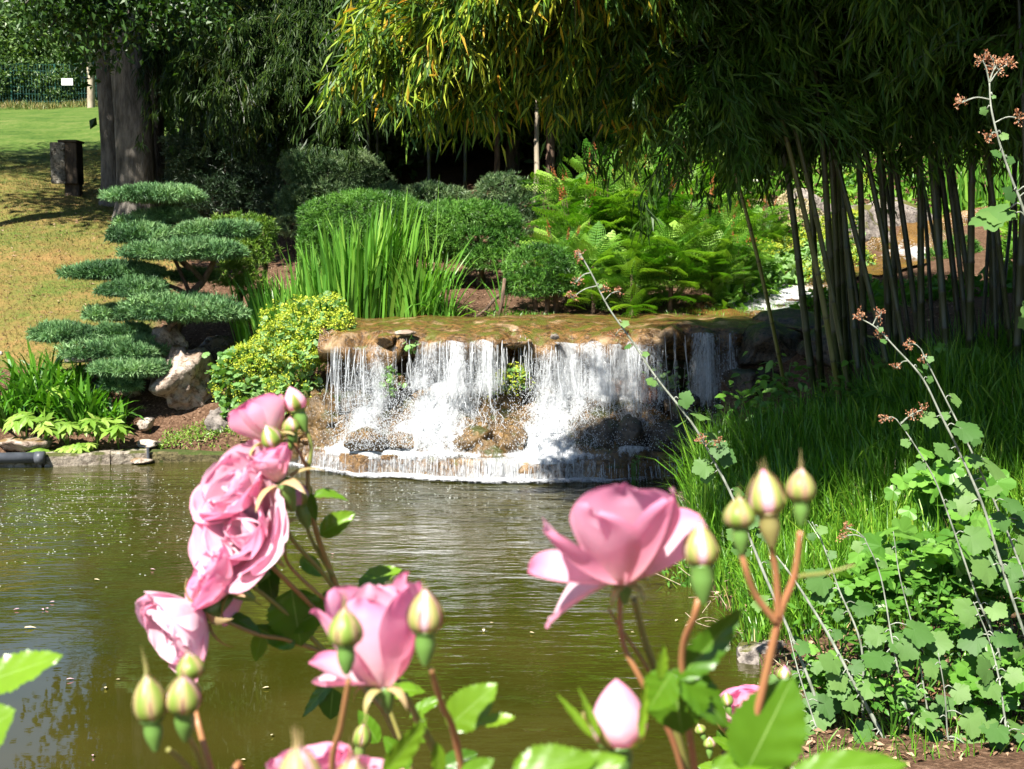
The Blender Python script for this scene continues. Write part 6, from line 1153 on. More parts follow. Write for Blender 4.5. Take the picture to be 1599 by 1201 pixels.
for i, (px, py, s) in enumerate([(147, 907, .035), (38, 983, .06), (165, 1078, .03), (187, 1064, .02), (420, 1076, .03), (755, 985, .035), (827, 990, .025), (765, 975, .02), (423, 1152, .02), (383, 1190, .02), (1010, 998, .03), (1058, 970, .03), (966, 1000, .02), (985, 990, .02), (1105, 1012, .02), (990, 1012, .015), (965, 1020, .015), (1080, 1165, .02)]):
    floaty(px, py, s, M_CREAM, 'small pale leaf floating on the pond, one of many', 'leaf', 'floating_leaf', 50 + i, 'pale leaves floating on the pond')

# ------------------------------------------------------------------ roses
M_RLEAF = leaf_mat('rose_leaf', [(.04, .12, .012), (.10, .23, .012), (.19, .33, .018)], transl=.34, rough=.3, spec=.4, rib=(.30, .46, .12), noise=.18, nscale=45)
M_SEPAL = leaf_mat('rose_sepal', [(.10, .20, .03), (.22, .32, .05), (.46, .38, .16), (.60, .32, .25)], transl=.25, rough=.4, noise=.12, nscale=60)
M_RSTEM, n, p = mat_new('rose_stem'); c = ramp(n, [(0, (.12, .22, .04)), (.5, (.26, .22, .06)), (1, (.42, .14, .08))], math_(n, 'ADD', math_(n, 'MULTIPLY', attr(n, 'tint'), .7), math_(n, 'MULTIPLY', objnoise(n, 60, 3), .35))).outputs[0]
n.links.new(c, p.inputs['Base Color']); p.inputs['Roughness'].default_value = .4
M_HIP, n, p = mat_new('rose_hip'); n.links.new(ramp(n, [(0, (.09, .19, .04)), (.6, (.15, .27, .05)), (1, (.30, .12, .08))], attr(n, 'tint')).outputs[0], p.inputs['Base Color']); p.inputs['Roughness'].default_value = .35
def A3(dx, dy, dz=0.0): return norm(dx * np.array([1., 0, 0]) - dy * UPV + dz * FWV)
def frame(ax):
    z = norm(ax); x = np.array([1., 0, 0]) - z * z[0]
    if np.linalg.norm(x) < .2: x = UPV - z * (z @ UPV)
    x = norm(x); return x, np.cross(z, x), z
def petal_mb(az, L, W, t0, t1, refl, k, seed, pale, wav=.034, nu=17, nv=25, notch=.05):
    """petal in flower frame (z = axis); L, W in metres; angles in degrees"""
    rr_ = rgen(seed); v = np.linspace(0, 1, nv); u = np.linspace(-1, 1, nu)
    ang = R(t0) + (R(t1) - R(t0)) * (v ** .8) + R(refl) * np.clip((v - .68) / .32, 0, 1) ** 1.6
    ds = L / (nv - 1); rr0 = np.concatenate([[0], np.cumsum(np.sin(ang[:-1]) * ds)]) + .003 * L / .04; zz0 = np.concatenate([[0], np.cumsum(np.cos(ang[:-1]) * ds)])
    U, Vv = np.meshgrid(u, v, indexing='ij'); Wv = W * (.24 + .88 * np.sin(np.clip(Vv * 1.3, 0, 1) * math.pi / 2) ** 1.1) * np.sqrt(np.clip(1 - (np.clip(Vv - .62, 0, 1) / .388) ** 2, .004, 1))
    s_ = np.clip(Vv, 0, 1); rad = np.interp(s_, v, rr0); z = np.interp(s_, v, zz0); a_ = np.interp(s_, v, ang)
    kk = k * (1 - .35 * Vv); x = Wv * np.sin(U * kk) / kk; inw = Wv * (1 - np.cos(U * kk)) / kk
    ph = rr_.uniform(0, 6.28, 4); wv = L * wav * (Vv ** 2.2) * (np.sin(U * 2.6 + ph[0]) + .6 * np.sin(U * 5.3 + ph[1]) * np.abs(U)) - L * notch * np.exp(-(U / .16) ** 2) * (Vv > .86) * .5
    # direction: radial r, axis z, normal inward
    nr_ = np.cos(a_); nz_ = -np.sin(a_)   # outward normal in (r,z)
    rr1 = rad - inw * nr_ + wv * nr_; z1 = z - inw * nz_ + wv * nz_
    X = -x; V3 = np.stack([rr1, X, z1], -1).reshape(-1, 3); ca, sa = math.cos(R(az)), math.sin(R(az)); M = np.array([[ca, -sa, 0], [sa, ca, 0], [0, 0, 1]]); V3 = V3 @ M.T
    T = np.clip(Vv + .08 * np.sin(U * 3 + ph[2]) + .12 * np.abs(U) ** 3, 0, 1)
    mb = MB(); mb.add(V3, grid_faces(nu, nv), T.ravel(), np.full(nu * nv, pale)); return mb
def place(mb, c, ax, twist=0.0):
    x, y, z = frame(ax); ct, st = math.cos(twist), math.sin(twist); B = np.stack([x * ct + y * st, -x * st + y * ct, z]); mb.V = [v @ B + c for v in mb.V]; return mb
def bprof(s): return math.sqrt(max(0, 1 - ((s - .34) / .36) ** 2)) if s < .34 else math.cos(min(1, (s - .34) / .66) * math.pi / 2) ** .85
def sepal_mb(mb, R_, H_, n, wid, reach, spread, rng, tint=None, start=0.0):
    """sepals hugging a bud body of radius R_, height H_"""
    for q in range(n):
        az = start + q * 2 * math.pi / n + rng.normal(0, .08); K = 12; s = np.linspace(0, 1, K); hh = s * reach * rng.uniform(.85, 1.15); body = R_ * np.array([bprof(q_) for q_ in np.clip(hh, 0, 1)]) + .0006
        rad = np.where(hh < 1, body, .001) + spread * R_ * np.clip(s - .35, 0, 1) ** 1.4 * 3; wd = wid * np.sin(np.clip(1 - s, 0, 1) ** .8 * math.pi / 2) * (.75 + .25 * np.sin(s * math.pi)); wd[-1] = .02
        V = []
        for i in range(K):
            for u in (-1, -.5, 0, .5, 1):
                da = u * wd[i]; rr1 = rad[i] * (1.03 + .09 * (1 - abs(u)) ** 2); tn = np.array([-math.sin(az), math.cos(az), 0]); rv = np.array([math.cos(az), math.sin(az), 0])
                rb = max(rad[i], 1e-4); base_w = R_ * da * (1 if rad[i] >= R_ * .5 else .6); ang_ = base_w / max(R_ * .7, rb); V.append(rr1 * (rv * math.cos(ang_) + tn * math.sin(ang_)) + [0, 0, hh[i] * H_])
        mb.add(np.array(V), grid_faces(K, 5), (np.clip((.15 + .25 * rng.random() if tint is None else tint) + .15 * s, 0, 1)[:, None] + np.array([.5, .12, -.05, .12, .5])[None]).clip(0, 1).ravel(), 1)
def lathe(mb, prof, tint=.3, sides=18, u=0.0, ridge=0):
    prof = np.array(prof); th = np.arange(sides) / sides * 2 * math.pi; n = len(prof); rr1 = prof[:, 0][:, None] * (1 + ridge * np.sin(th * 5)[None]); V = np.stack([rr1 * np.cos(th), rr1 * np.sin(th), prof[:, 1][:, None] + 0 * rr1], -1).reshape(-1, 3)
    i = np.arange(n - 1)[:, None] * sides; j = np.arange(sides)[None]; k = (j + 1) % sides; mb.add(V, np.stack([i + j, i + k, i + k + sides, i + j + sides], -1).reshape(-1, 4), tint, u)
def bud(parent, px, py, Y, Rpx, Hpx, ax, cover=.62, reach=1.15, spread=0.0, hip=True, seed=0, pale=.2, pinkness=.8, green=.2, hipt=.4, hipR=.62):
    """bud whose base (top of the hip) is at the pixel"""
    k = Y / FPX; R_, H_ = Rpx * k, Hpx * k; c = P(px, py, Y); rng = rgen(2000 + seed); mb = MB(); th = np.linspace(0, 1, 20)
    # wrapped petals
    body = MB(); prof = [(max(R_ * bprof(s) * .96, .0002), s * H_) for s in th]; sides = 36; pr = np.array(prof); tt = np.arange(sides) / sides * 2 * math.pi
    rr1 = pr[:, 0][:, None] * (1 + .09 * ((((tt[None] + th[:, None] * 2.2) / (2 * math.pi) * 4) % 1.0) - .5)); V = np.stack([rr1 * np.cos(tt), rr1 * np.sin(tt), pr[:, 1][:, None] + 0 * rr1], -1).reshape(-1, 3); i = np.arange(19)[:, None] * sides; j = np.arange(sides)[None]; kq = (j + 1) % sides
    body.add(V, np.stack([i + j, i + kq, i + kq + sides, i + j + sides], -1).reshape(-1, 4), np.repeat(np.clip(.25 + pinkness * th, 0, 1), sides), pale)
    place(body, c, ax, rng.uniform(0, 6)); o = body.obj('rosebud', M_PETAL, parent, smooth=True); fix(o, parent)
    sm = MB(); sepal_mb(sm, R_ * 1.02, H_, 5, cover, reach, spread, rng, green, rng.uniform(0, 6)); place(sm, c, ax); s_ = sm.obj('sepals', M_SEPAL, o, smooth=True); fix(s_, o, True)
    if hip:
        hr = R_ * hipR; hm = MB(); lathe(hm, [(hr * .3, -hr * 3.0), (hr * .55, -hr * 2.5), (hr * .9, -hr * 1.6), (hr, -hr * .9), (hr * .92, -hr * .3), (hr * 1.0, R_ * .04), (R_ * .78, R_ * .13), (R_ * .6, R_ * .2), (.0002, R_ * .2)], hipt); place(hm, c, ax); h_ = hm.obj('hip', M_HIP, o, smooth=True); fix(h_, o, True)
    return c - norm(ax) * R_ * hipR * 2.3
def fix(o, parent, sub=False):
    """parts are modelled in world space; keep them there under a parent with an offset"""
    if not sub: o.matrix_parent_inverse = Matrix.Translation(-Vector(parent.location))
def bloom(parent, px, py, Y, size, ax, petals, seed=0, pale=.2, twist=0.0, hip=True, sep=True, hipt=.2, sepout=1.2):
    """px,py = base of the flower; petals (az, L, W, t0, t1, reflex, k) with lengths in px*size"""
    k = Y / FPX * size; c = P(px, py, Y); main = None; rng = rgen(3000 + seed)
    for i, q in enumerate(petals):
        az, L, W, t0, t1, rf, kk = q[:7]; pl = q[7] if len(q) > 7 else np.clip(pale + rng.normal(0, .12), 0, 1)
        mb = petal_mb(az, L * k, W * k, t0, t1, rf, kk, seed * 50 + i, pl); place(mb, c, ax, twist)
        if main is None: main = mb.obj('bloom', M_PETAL, parent, smooth=True); fix(main, parent)
        else: o = mb.obj('petal', M_PETAL, main, smooth=True); fix(o, main, True)
    sm = MB(); R_ = 26 * k
    if sep:
        for q in range(5):
            az = q * 1.2566 + .4; K = 8; s = np.linspace(0, 1, K); L = 62 * k; ang = 1.2 + sepout * s; rad = .004 * size + np.cumsum(np.sin(ang)) * L / K; z = np.cumsum(np.cos(ang)) * L / K; V = []
            for i in range(K):
                for u in (-1, 0, 1): tn = np.array([-math.sin(az), math.cos(az), 0]); V.append(rad[i] * np.array([math.cos(az), math.sin(az), 0]) + tn * u * 11 * k * (1 - s[i]) ** .7 + [0, 0, z[i] - .001 * abs(u)])
            sm.add(np.array(V), grid_faces(K, 3), .5 + .3 * rng.random(), 1)
        place(sm, c, ax); s_ = sm.obj('sepals', M_SEPAL, main, smooth=True); fix(s_, main, True)
    if hip:
        hm = MB(); hr = 15 * k; lathe(hm, [(hr * .3, -hr * 3.2), (hr * .6, -hr * 2.5), (hr, -hr * 1.3), (hr, -hr * .5), (hr * .8, hr * .1), (.0002, hr * .2)], hipt); place(hm, c, ax); h_ = hm.obj('hip', M_HIP, main, smooth=True); fix(h_, main, True)
    return c - norm(ax) * 15 * k * 2.8
def rnd_petals(seed, size=1.0, n_in=6, n_mid=6, n_out=6, open_=1.0):
    rng = rgen(seed); q = []
    for i in range(n_in): q.append((i * 137 + rng.normal(0, 12), 60 + 6 * rng.random(), 36 + 5 * i / n_in, 34, -14 + 5 * i / n_in * open_, -4, 1.5))
    for i in range(n_mid): q.append((i * 360 / n_mid + rng.normal(0, 12), 76 + 8 * rng.random(), 48, 55, -6 + 14 * open_ + rng.normal(0, 5), 18 * open_, 1.0))
    for i in range(n_out): q.append((i * 360 / n_out + 30 + rng.normal(0, 14), 86 + 10 * rng.random(), 56 + 6 * rng.random(), 72, 28 * open_ + rng.normal(0, 8), 42 * open_, .8))
    return q
def rleaf(parent, bx, by, tx, ty, Y, w, nrm=(0, -.35, -1), fold=.25, curl=.2, Y2=None, seed=0, tint=.5, name='leaf'):
    """serrated leaf from base pixel to tip pixel; w = width/length; nrm in (right, up, away) screen terms"""
    b = P(bx, by, Y); t = P(tx, ty, Y2 or Y); L = np.linalg.norm(t - b); y = (t - b) / L; nn = nrm[0] * np.array([1., 0, 0]) + nrm[1] * UPV + nrm[2] * FWV; nn = norm(nn - y * (nn @ y)); x = np.cross(y, nn)
    K, M = 25, 9; s = np.linspace(0, 1, K); u = np.linspace(-1, 1, M); Wd = w * L / 2 * np.sin(np.clip(s, 0, 1) ** .75 * math.pi) ** .75 ; Wd[0] = Wd[-1] = .0005; ser = 1 + .05 * np.where(np.arange(K) % 2 == 0, 1, -1); S, U = np.meshgrid(s, u, indexing='ij'); rng = rgen(seed + 4000)
    xx = U * (Wd * 1)[:, None] * np.where(np.abs(U) == 1, ser[:, None], 1); h = fold * np.abs(xx) - curl * L * (S ** 2) * .6 + .016 * L * np.sin(S * 26 - np.abs(U) * 7) * np.abs(U) + L * .03 * np.sin(S * 4 + rng.uniform(0, 6)) * U
    V = b + y * (S * L)[..., None] + x * xx[..., None] + nn * h[..., None]; mb = MB(); mb.add(V.reshape(-1, 3), grid_faces(K, M), tint, np.abs(np.tile(u, K))); o = mb.obj(name, M_RLEAF, parent, smooth=True); fix(o, parent); return o
def rstem(parent, pts, r0, r1, tint=.5, name='stem', prick=0):
    c = spline([P(*q) if len(q) == 3 and not isinstance(q, np.ndarray) else q for q in pts], 8 * len(pts)); mb = MB(); tube(mb, c, np.linspace(r0, r1, len(c)), 10, tint); rng = rgen(len(pts) * 7)
    for q in range(prick): k = rng.integers(1, len(c) - 1); d = norm(rng.normal(size=3)); tube(mb, [c[k], c[k] + d * .005 - [0, 0, .002]], [.0016, .0002], 5, .8)
    o = mb.obj(name, M_RSTEM, parent, smooth=True); fix(o, parent); return c
def cane(label, px, py, Y, dx=0, dy=0):
    q = P(px, py, Y); g = np.array([q[0] + dx, q[1] + dy, gnd(q[0] + dx, q[1] + dy)]); e = empty('rose_cane', g, label, 'rose', 'pink rose canes in the foreground'); return e, g
mm = .0011

# 1: left spray -----------------------------------------------------------
e, g = cane('leaning rose cane with the tall cluster of pale pink blooms, left', 640, 1230, 1.12, .05, -.1)
Yc = 1.05
main = rstem(e, [g, (690, 1500, 1.15), (650, 1230, 1.12), (560, 1030, 1.1), (530, 930, 1.08), (500, 850, 1.06), (483, 780, 1.05), (480, 720, 1.05)], .0042, .0018, .6, prick=8)
rstem(e, [(480, 745, 1.05), (486, 700, 1.05), (478, 670, 1.05), (472, 655, 1.05)], .0018, .0014, .1)
rstem(e, [(483, 740, 1.05), (470, 712, 1.04), (459, 690, 1.04)], .0014, .0011, .9)
rstem(e, [(530, 930, 1.08), (500, 890, 1.06), (455, 840, 1.04), (440, 790, 1.03), (432, 765, 1.03)], .0022, .0015, .3)
rstem(e, [(520, 900, 1.07), (490, 850, 1.06), (475, 812, 1.05), (468, 795, 1.05)], .0018, .0013, .15)
rstem(e, [(560, 1030, 1.1), (500, 960, 1.06), (440, 900, 1.03), (400, 860, 1.01)], .0024, .0018, .8)
rstem(e, [(600, 1110, 1.1), (520, 1030, 1.08), (450, 1000, 1.05), (400, 990, 1.02), (330, 960, 1.0), (310, 952, 1.0)], .0024, .0014, .6)
rstem(e, [(520, 1030, 1.08), (450, 960, 1.05), (400, 920, 1.03), (370, 900, 1.01)], .0022, .0016, .25)
rstem(e, [(540, 960, 1.08), (500, 930, 1.05), (450, 880, 1.04), (445, 840, 1.03)], .0018, .0012, .7)
bud(e, 466, 643, 1.05, 18, 42, A3(-.35, -1), .42, .7, .12, True, 1, .25, .7, .25)
bud(e, 456, 674, 1.04, 12, 24, A3(-.1, -1, -.3), .75, 1.05, 0, True, 2, .1, .3, .2, .1, .7)
bud(e, 430, 698, 1.02, 15, 38, A3(-.35, -.9, -.2), .6, 1.1, 0, True, 3, .4, .3, .2)
bud(e, 446, 705, 1.03, 9, 20, A3(.1, -1), .8, 1.1, 0, True, 4, .1, .3, .2)
bloom(e, 425, 692, 1.04, 1.0, A3(-.42, -.8, .15), [(20, 74, 34, 35, -12, 0, 1.2), (140, 74, 34, 35, -12, 6, 1.2), (260, 72, 34, 35, -10, 6, 1.2), (90, 74, 42, 50, -6, 8, 1.0), (190, 80, 46, 52, 4, 30, .9), (330, 78, 44, 52, 0, 22, .9), (45, 80, 46, 55, 2, 26, .9), (270, 80, 46, 55, 6, 30, .9)], 11, .05)
bloom(e, 438, 752, 1.0, 1.1, A3(-.3, -.8, -.25), [(i * 137, 50 + (i % 3) * 3, 24 + i * 1.6, 30 + 3 * i, -14 + 2.5 * i, 8, 1.25) for i in range(9)], 12, .08)
bud(e, 470, 790, 1.05, 20, 44, A3(-.3, -1, -.1), .34, .75, .16, True, 13, .1, .7, .3)
bloom(e, 398, 782, 1.03, 1.0, A3(-.55, -.62, -.55), rnd_petals(5, n_in=5, n_mid=6, n_out=7, open_=1.05), 14, .5)
bloom(e, 405, 838, 1.01, 1.08, A3(-.42, -.32, -.85), rnd_petals(6, n_in=5, n_mid=6, n_out=6, open_=1.15) + [(-20, 92, 52, 40, 74, 20, .6, .95)], 15, .6)
bloom(e, 362, 918, .99, .86, A3(-.8, -.5, -.35), rnd_petals(7, n_in=6, n_mid=6, n_out=5, open_=.8), 16, .18)
bloom(e, 385, 905, 1.04, .8, A3(-.55, .15, -.1), rnd_petals(17, n_in=4, n_mid=5, n_out=4, open_=.9), 17, .3)
bloom(e, 318, 958, .98, 1.12, A3(-.72, .42, -.55), rnd_petals(9, n_in=6, n_mid=7, n_out=6, open_=.62), 18, .92)
for a in [(455, 920, 470, 1010, 1.05, .95, (.15, .5, -1), .1, .1, 1, .45), (520, 945, 440, 985, 1.05, .5, (0, .5, -1), .15, .2, 2, .5), (500, 835, 553, 800, 1.05, .6, (.2, .6, -1), .3, .1, 3, .75), (490, 775, 543, 772, 1.05, .5, (.1, 1, -.5), .5, .4, 4, .6), (487, 770, 492, 815, 1.04, .4, (-.5, .2, -1), .3, .1, 5, .3), (560, 915, 625, 885, 1.1, .62, (0, .9, -.5), .2, .15, 6, .8), (560, 905, 610, 930, 1.1, .6, (.1, .6, -.8), .2, .1, 7, .7), (410, 985, 398, 1035, 1.03, .5, (.2, .2, -1), .2, .2, 8, .7), (460, 1010, 395, 975, 1.05, .45, (.1, .6, -1), .2, .1, 9, .4), (415, 870, 425, 950, 1.06, .5, (-.3, .1, -1), .2, .1, 10, .05), (520, 920, 505, 960, 1.08, .6, (0, .4, -1), .2, .1, 11, .5), (470, 870, 505, 900, 1.09, .6, (0, .4, -1), .2, .1, 12, .6), (350, 960, 410, 985, 1.02, .4, (0, .8, -.5), .3, .2, 13, .2), (520, 1060, 470, 1120, 1.1, .3, (-.5, .2, -1), .2, .1, 14, .3), (520, 1075, 515, 1125, 1.1, .8, (0, .3, -1), .1, .1, 15, .1), (600, 1100, 560, 1060, 1.1, .45, (0, .6, -1), .2, .1, 16, .5)]:
    rleaf(e, a[0], a[1], a[2], a[3], a[4], a[5], a[6], a[7], a[8], None, a[9], a[10])

# 2: out-of-focus buds at the lower left ------------------------------------
e, g = cane('nearest rose cane with three fat green buds, lower left', 330, 1400, .66, .05, -.05)
rstem(e, [g, (400, 1500, .68), (345, 1260, .66), (312, 1140, .66), (302, 1090, .68)], .0028, .0013, .9)
rstem(e, [(345, 1262, .66), (285, 1190, .63), (262, 1170, .62)], .0018, .0014, .3); rstem(e, [(330, 1230, .66), (305, 1170, .63), (293, 1150, .62)], .0018, .0014, .3)
bud(e, 238, 1128, .62, 25, 78, A3(-.12, -1), .66, 1.45, .02, True, 21, .3, .3, .3, .2)
bud(e, 288, 1112, .62, 27, 64, A3(.0, -1, -.2), .6, 1.3, 0, True, 22, .3, .4, .3, .2)
bud(e, 300, 1062, .68, 20, 44, A3(-.2, -1, .2), .8, 1.15, 0, False, 23, .3, .3, .25)

# 3: centre ---------------------------------------------------------------
e, g = cane('rose cane with the strongly pink half-open bloom between two green buds, centre', 690, 1400, .72, .02, -.08)
rstem(e, [g, (760, 1500, .74), (700, 1230, .72), (650, 1120, .7), (632, 1085, .69)], .003, .002, .15)
rstem(e, [(760, 1440, .70), (715, 1170, .66), (690, 1100, .62), (673, 1045, .60)], .0024, .0013, .85)
rstem(e, [(560, 1440, .64), (520, 1220, .60), (533, 1130, .58), (545, 1060, .57)], .0020, .0012, .85)
rstem(e, [(660, 1300, .9), (640, 1200, .9), (598, 1080, .9), (590, 1060, .9)], .002, .0016, .4)
bloom(e, 600, 1070, .68, 1.0, A3(-.12, -1, -.15), [
 (250, 165, 58, 34, -14, 4, 1.3, .1), (95, 165, 52, 36, -12, 0, 1.2, .55), (150, 172, 62, 46, -4, 40, 1.0, .05), (20, 185, 56, 42, -10, 14, 1.1, .1), (200, 170, 58, 52, 4, 30, .9, .1),
 (330, 192, 60, 46, -4, 22, .9, .1), (70, 160, 60, 50, -12, 20, 1.1, .3), (175, 118, 44, 78, 50, 30, .9, 0.0), (150, 125, 56, 92, 96, -50, 1.1, .75), (5, 150, 56, 60, -8, 12, 1.0, .05), (125, 140, 56, 62, -8, 30, 1.1, .05)], 31, .1, sepout=1.8)
bud(e, 540, 1010, .57, 24, 62, A3(-.03, -1), .66, 1.4, .0, True, 32, .3, .3, .25, .15)
bud(e, 664, 990, .60, 27, 72, A3(0, -1), .5, 1.25, .03, True, 33, .5, .25, .45, .2)
for a in [(590, 1075, 665, 1075, .9, .55, (0, .8, -.6), .2, .2, 31, .7), (640, 1120, 690, 1085, .88, .4, (0, .7, -.6), .3, .2, 32, .6), (700, 1135, 775, 1068, .66, .62, (.1, .5, -1), .12, .1, 33, .75), (750, 1130, 803, 1118, .64, .5, (0, .8, -.6), .2, .1, 34, 1.0), (600, 1210, 665, 1125, .56, .35, (.5, .4, -1), .25, .1, 35, .8), (660, 1160, 655, 1110, .8, .5, (-.4, .3, -1), .3, .1, 36, .7), (640, 1200, 600, 1150, .85, .5, (0, .6, -1), .2, .1, 37, .5), (690, 1200, 745, 1175, .8, .6, (0, .5, -1), .2, .1, 38, .2), (680, 1160, 690, 1225, .62, .35, (.6, .2, -1), .2, .1, 39, .8), (590, 1160, 560, 1110, .95, .5, (0, .6, -1), .2, .1, 40, .5), (720, 1220, 770, 1185, .6, .6, (0, .6, -1), .2, .1, 41, .6)]:
    rleaf(e, a[0], a[1], a[2], a[3], a[4], a[5], a[6], a[7], a[8], None, a[9], a[10])

# 4: bottom flower and spiky bud -------------------------------------------
e, g = cane('short rose cane with blurred pink blooms and spiky green sepals at the bottom edge', 520, 1420, .62, .0, -.1)
rstem(e, [g, (560, 1600, .66), (545, 1400, .64), (530, 1290, .62)], .003, .002, .4)
bloom(e, 490, 1235, .66, .95, A3(-.15, -1, .05), rnd_petals(21, n_in=5, n_mid=6, n_out=6, open_=.8), 41, .15)
bloom(e, 575, 1245, .68, .8, A3(.3, -1, .05), rnd_petals(22, n_in=4, n_mid=5, n_out=5, open_=.8), 42, .3)
bud(e, 470, 1255, .46, 34, 95, A3(-.05, -1), .55, 1.3, .10, True, 43, .5, .3, .45)
bud(e, 545, 1270, .46, 34, 90, A3(.1, -1), .6, 1.3, .12, True, 44, .5, .3, .45)
bud(e, 563, 1165, .9, 14, 36, A3(.15, -1), .6, 1.4, .2, True, 45, .2, .3, .2)
rstem(e, [(570, 1330, .85), (575, 1250, .88), (562, 1180, .9)], .002, .0014, .3)

# 5: single right rose -------------------------------------------------------
e, g = cane('rose cane with the single wide-open pink bloom, right of centre', 1060, 1400, .72, .02, -.1)
rstem(e, [g, (1130, 1600, .74), (1090, 1300, .72), (1050, 1120, .7), (1010, 1010, .69), (990, 935, .68)], .003, .0019, .3)
rstem(e, [(1060, 1160, .71), (1020, 1060, .69), (965, 975, .68), (950, 950, .68)], .0018, .0006, .7)
rstem(e, [(1130, 1350, .74), (1080, 1250, .7), (1048, 1150, .68), (1000, 1060, .67), (972, 1000, .67), (968, 925, .67)], .0020, .0014, .95)
bloom(e, 975, 908, .66, .84, A3(-.06, -1, -.36), [
 (110, 158, 46, 34, -8, 0, 1.0, 1.0), (272, 240, 96, 30, -6, 30, .6, .12), (318, 230, 74, 42, 6, 14, .8, .15), (208, 218, 86, 66, 22, 10, .7, .15), (240, 230, 70, 46, 6, 24, .8, .25), (300, 170, 54, 30, -8, 4, 1.1, .3), (60, 120, 44, 44, -8, 10, 1.1, .1),  # front centre petal's palest tone paints in its sunlit white
 (18, 180, 78, 78, 34, 44, .9, .05), (160, 132, 48, 62, 24, 8, 1.0, .05), (182, 172, 60, 84, 72, 6, .9, .1), (160, 178, 74, 116, 142, -14, .9, .7), (50, 120, 50, 66, 14, 16, 1.0, .1)], 51, .1, sepout=2.0)
bud(e, 968, 1165, .58, 46, 112, A3(-.06, -1, -.1), .30, .5, .10, True, 52, .3, .75, .3, .1, .45)
rstem(e, [(1000, 1400, .62), (985, 1280, .6), (972, 1215, .585)], .0024, .0018, .1)
sm = MB(); 
for (a_, b_) in [((925, 1150), (872, 1085)), ((935, 1150), (905, 1075)), ((1000, 1150), (1010, 1060))]: 
    rleaf(e, a_[0], a_[1], b_[0], b_[1], .56, .16, (.2, .3, -1), .3, .1, None, 90, .9, 'sepal')
for a in [(1050, 1045, 1065, 1150, .62, .95, (-.2, .55, -1), .15, .15, 51, .4), (1050, 1050, 1010, 1110, .6, .8, (-.1, .6, -1), .2, .2, 52, .5), (1060, 1050, 1145, 1135, .62, .5, (.1, .6, -1), .2, .2, 53, .4), (1060, 1060, 1160, 950, .62, .35, (.35, .4, -1), .3, .05, 54, .3), (800, 1215, 930, 1180, .5, .6, (0, .7, -.8), .15, .2, 55, .7), (1030, 1060, 1038, 1005, .6, .35, (.6, .3, -1), .2, .1, 56, .9), (840, 1240, 975, 1180, .5, .5, (0, .5, -.8), .15, .2, 57, .75)]:
    rleaf(e, a[0], a[1], a[2], a[3], a[4], a[5], a[6], a[7], a[8], None, a[9], a[10])

# 6: bud cluster -----------------------------------------------------------
e, g = cane('rose cane with four upright unopened buds, right', 1150, 1400, .62, .02, -.06)
rstem(e, [g, (1130, 1500, .64), (1150, 1260, .62), (1190, 1080, .6), (1218, 960, .59), (1240, 900, .585), (1250, 830, .58)], .0028, .0014, .95, prick=3)
rstem(e, [(1215, 965, .59), (1212, 900, .585), (1202, 840, .58)], .0018, .0014, .95); rstem(e, [(1212, 972, .59), (1180, 930, .585), (1165, 890, .58), (1157, 860, .58)], .0018, .0014, .95)
rstem(e, [(1245, 900, .585), (1290, 895, .59), (1335, 882, .59)], .0012, .0005, .2)
rstem(e, [(1105, 1450, .66), (1090, 1250, .64), (1065, 1040, .62), (1085, 960, .6), (1092, 930, .6)], .0022, .0015, .9)
bud(e, 1156, 825, .58, 22, 50, A3(-.05, -1), .72, 1.3, 0, True, 61, .2, .3, .3, .2)
bud(e, 1200, 805, .58, 27, 74, A3(-.12, -1), .40, 1.25, .07, True, 62, .25, .8, .35, .8)
bud(e, 1251, 784, .58, 20, 54, A3(.0, -1), .66, 1.4, .0, True, 63, .4, .3, .4, .2)
bud(e, 1096, 885, .60, 26, 70, A3(-.05, -1), .5, 1.2, .02, True, 64, .5, .4, .4, .15, .75)
rleaf(e, 1165, 1205, 1240, 1060, .60, .72, (.1, .3, -1), .1, .1, None, 61, .45)
rleaf(e, 1230, 1215, 1420, 1185, .52, .32, (0, .8, -.8), .15, .15, None, 62, .6)
rleaf(e, 1110, 1200, 1220, 1190, .6, .4, (0, .8, -.8), .2, .1, None, 63, .6)

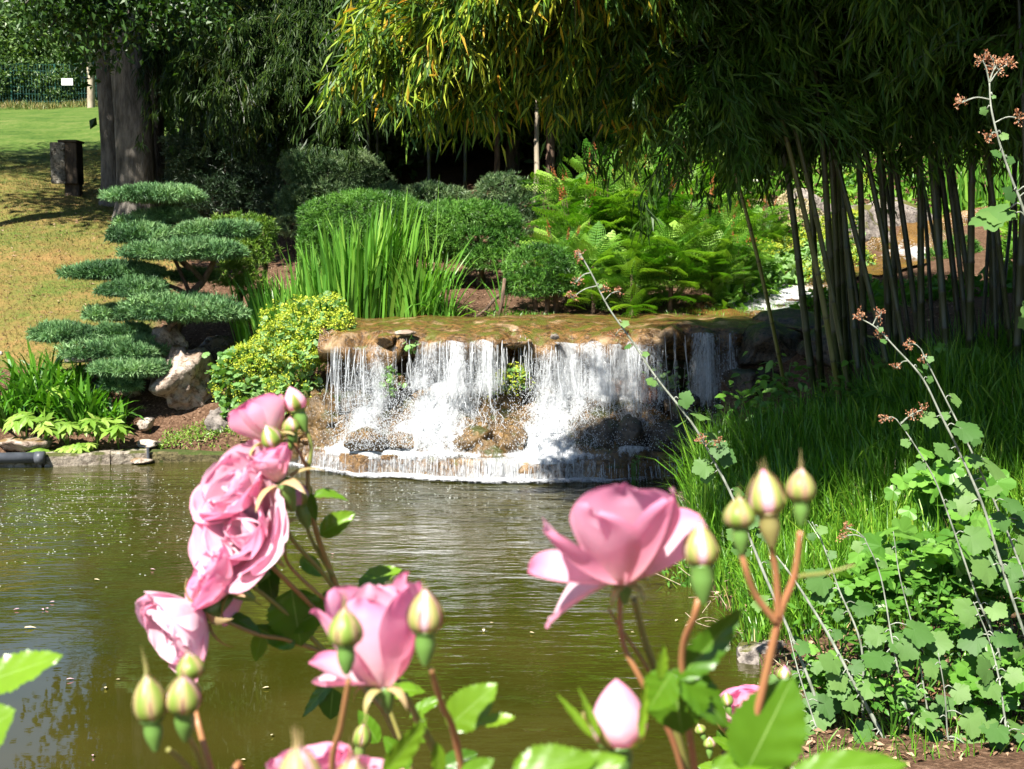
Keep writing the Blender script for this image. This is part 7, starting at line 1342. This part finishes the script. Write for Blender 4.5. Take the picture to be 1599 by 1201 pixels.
# 7: small sharp rose farther back --------------------------------------------
e, g = cane('small rose cane farther back by the water with one pink bloom, lower right', 1200, 1400, 1.5, .0, -.1)
rstem(e, [g, (1250, 1500, 1.5), (1200, 1260, 1.48), (1180, 1160, 1.46), (1172, 1130, 1.45)], .003, .0016, .7)
rstem(e, [(1200, 1260, 1.48), (1150, 1170, 1.46), (1120, 1130, 1.45), (1100, 1110, 1.45)], .0022, .0012, .8); rstem(e, [(1180, 1190, 1.46), (1155, 1140, 1.45), (1142, 1118, 1.45)], .0018, .0012, .4); rstem(e, [(1190, 1200, 1.46), (1210, 1140, 1.47), (1222, 1075, 1.48)], .002, .0014, .7)
bloom(e, 1170, 1135, 1.45, .72, A3(-.1, -1, -.25), rnd_petals(31, n_in=6, n_mid=7, n_out=6, open_=.95), 71, .1)
bud(e, 1137, 1102, 1.42, 9, 22, A3(-.2, -1), .7, 1.1, 0, True, 72, .2, .4, .2); bud(e, 1223, 1062, 1.48, 11, 24, A3(.1, -1), .5, .9, .05, True, 73, .1, .8, .2); bud(e, 1108, 1168, 1.42, 9, 18, A3(0, -1), .8, 1.1, 0, True, 74, .2, .3, .2); bud(e, 1096, 1145, 1.44, 8, 16, A3(-.4, -1), .8, 1.1, 0, True, 75, .2, .3, .2)
for a in [(1180, 1190, 1115, 1150, 1.45, .4, (0, .7, -.8), .2, .1, 71, .6), (1160, 1210, 1090, 1195, 1.44, .5, (0, .7, -.8), .2, .1, 72, .7), (1200, 1200, 1250, 1170, 1.5, .5, (0, .7, -.8), .2, .1, 73, .3), (1120, 1140, 1150, 1180, 1.46, .5, (0, .5, -1), .2, .1, 74, .3)]:
    rleaf(e, a[0], a[1], a[2], a[3], a[4], a[5], a[6], a[7], a[8], None, a[9], a[10])
# 8: leaves reaching in from the left edge
e, g = cane('rose shoot whose two bright leaves reach in at the left picture edge', -60, 1400, .72, -.02, -.05)
rstem(e, [g, (-90, 1600, .74), (-70, 1250, .72), (-50, 1080, .71), (-30, 1050, .7)], .003, .0012, .4)
rleaf(e, -35, 1070, 96, 1022, .70, .50, (.05, .75, -.8), .06, .05, None, 81, .85); rleaf(e, -60, 1165, 22, 1110, .66, .9, (.1, .6, -.9), .1, .05, None, 82, .8)
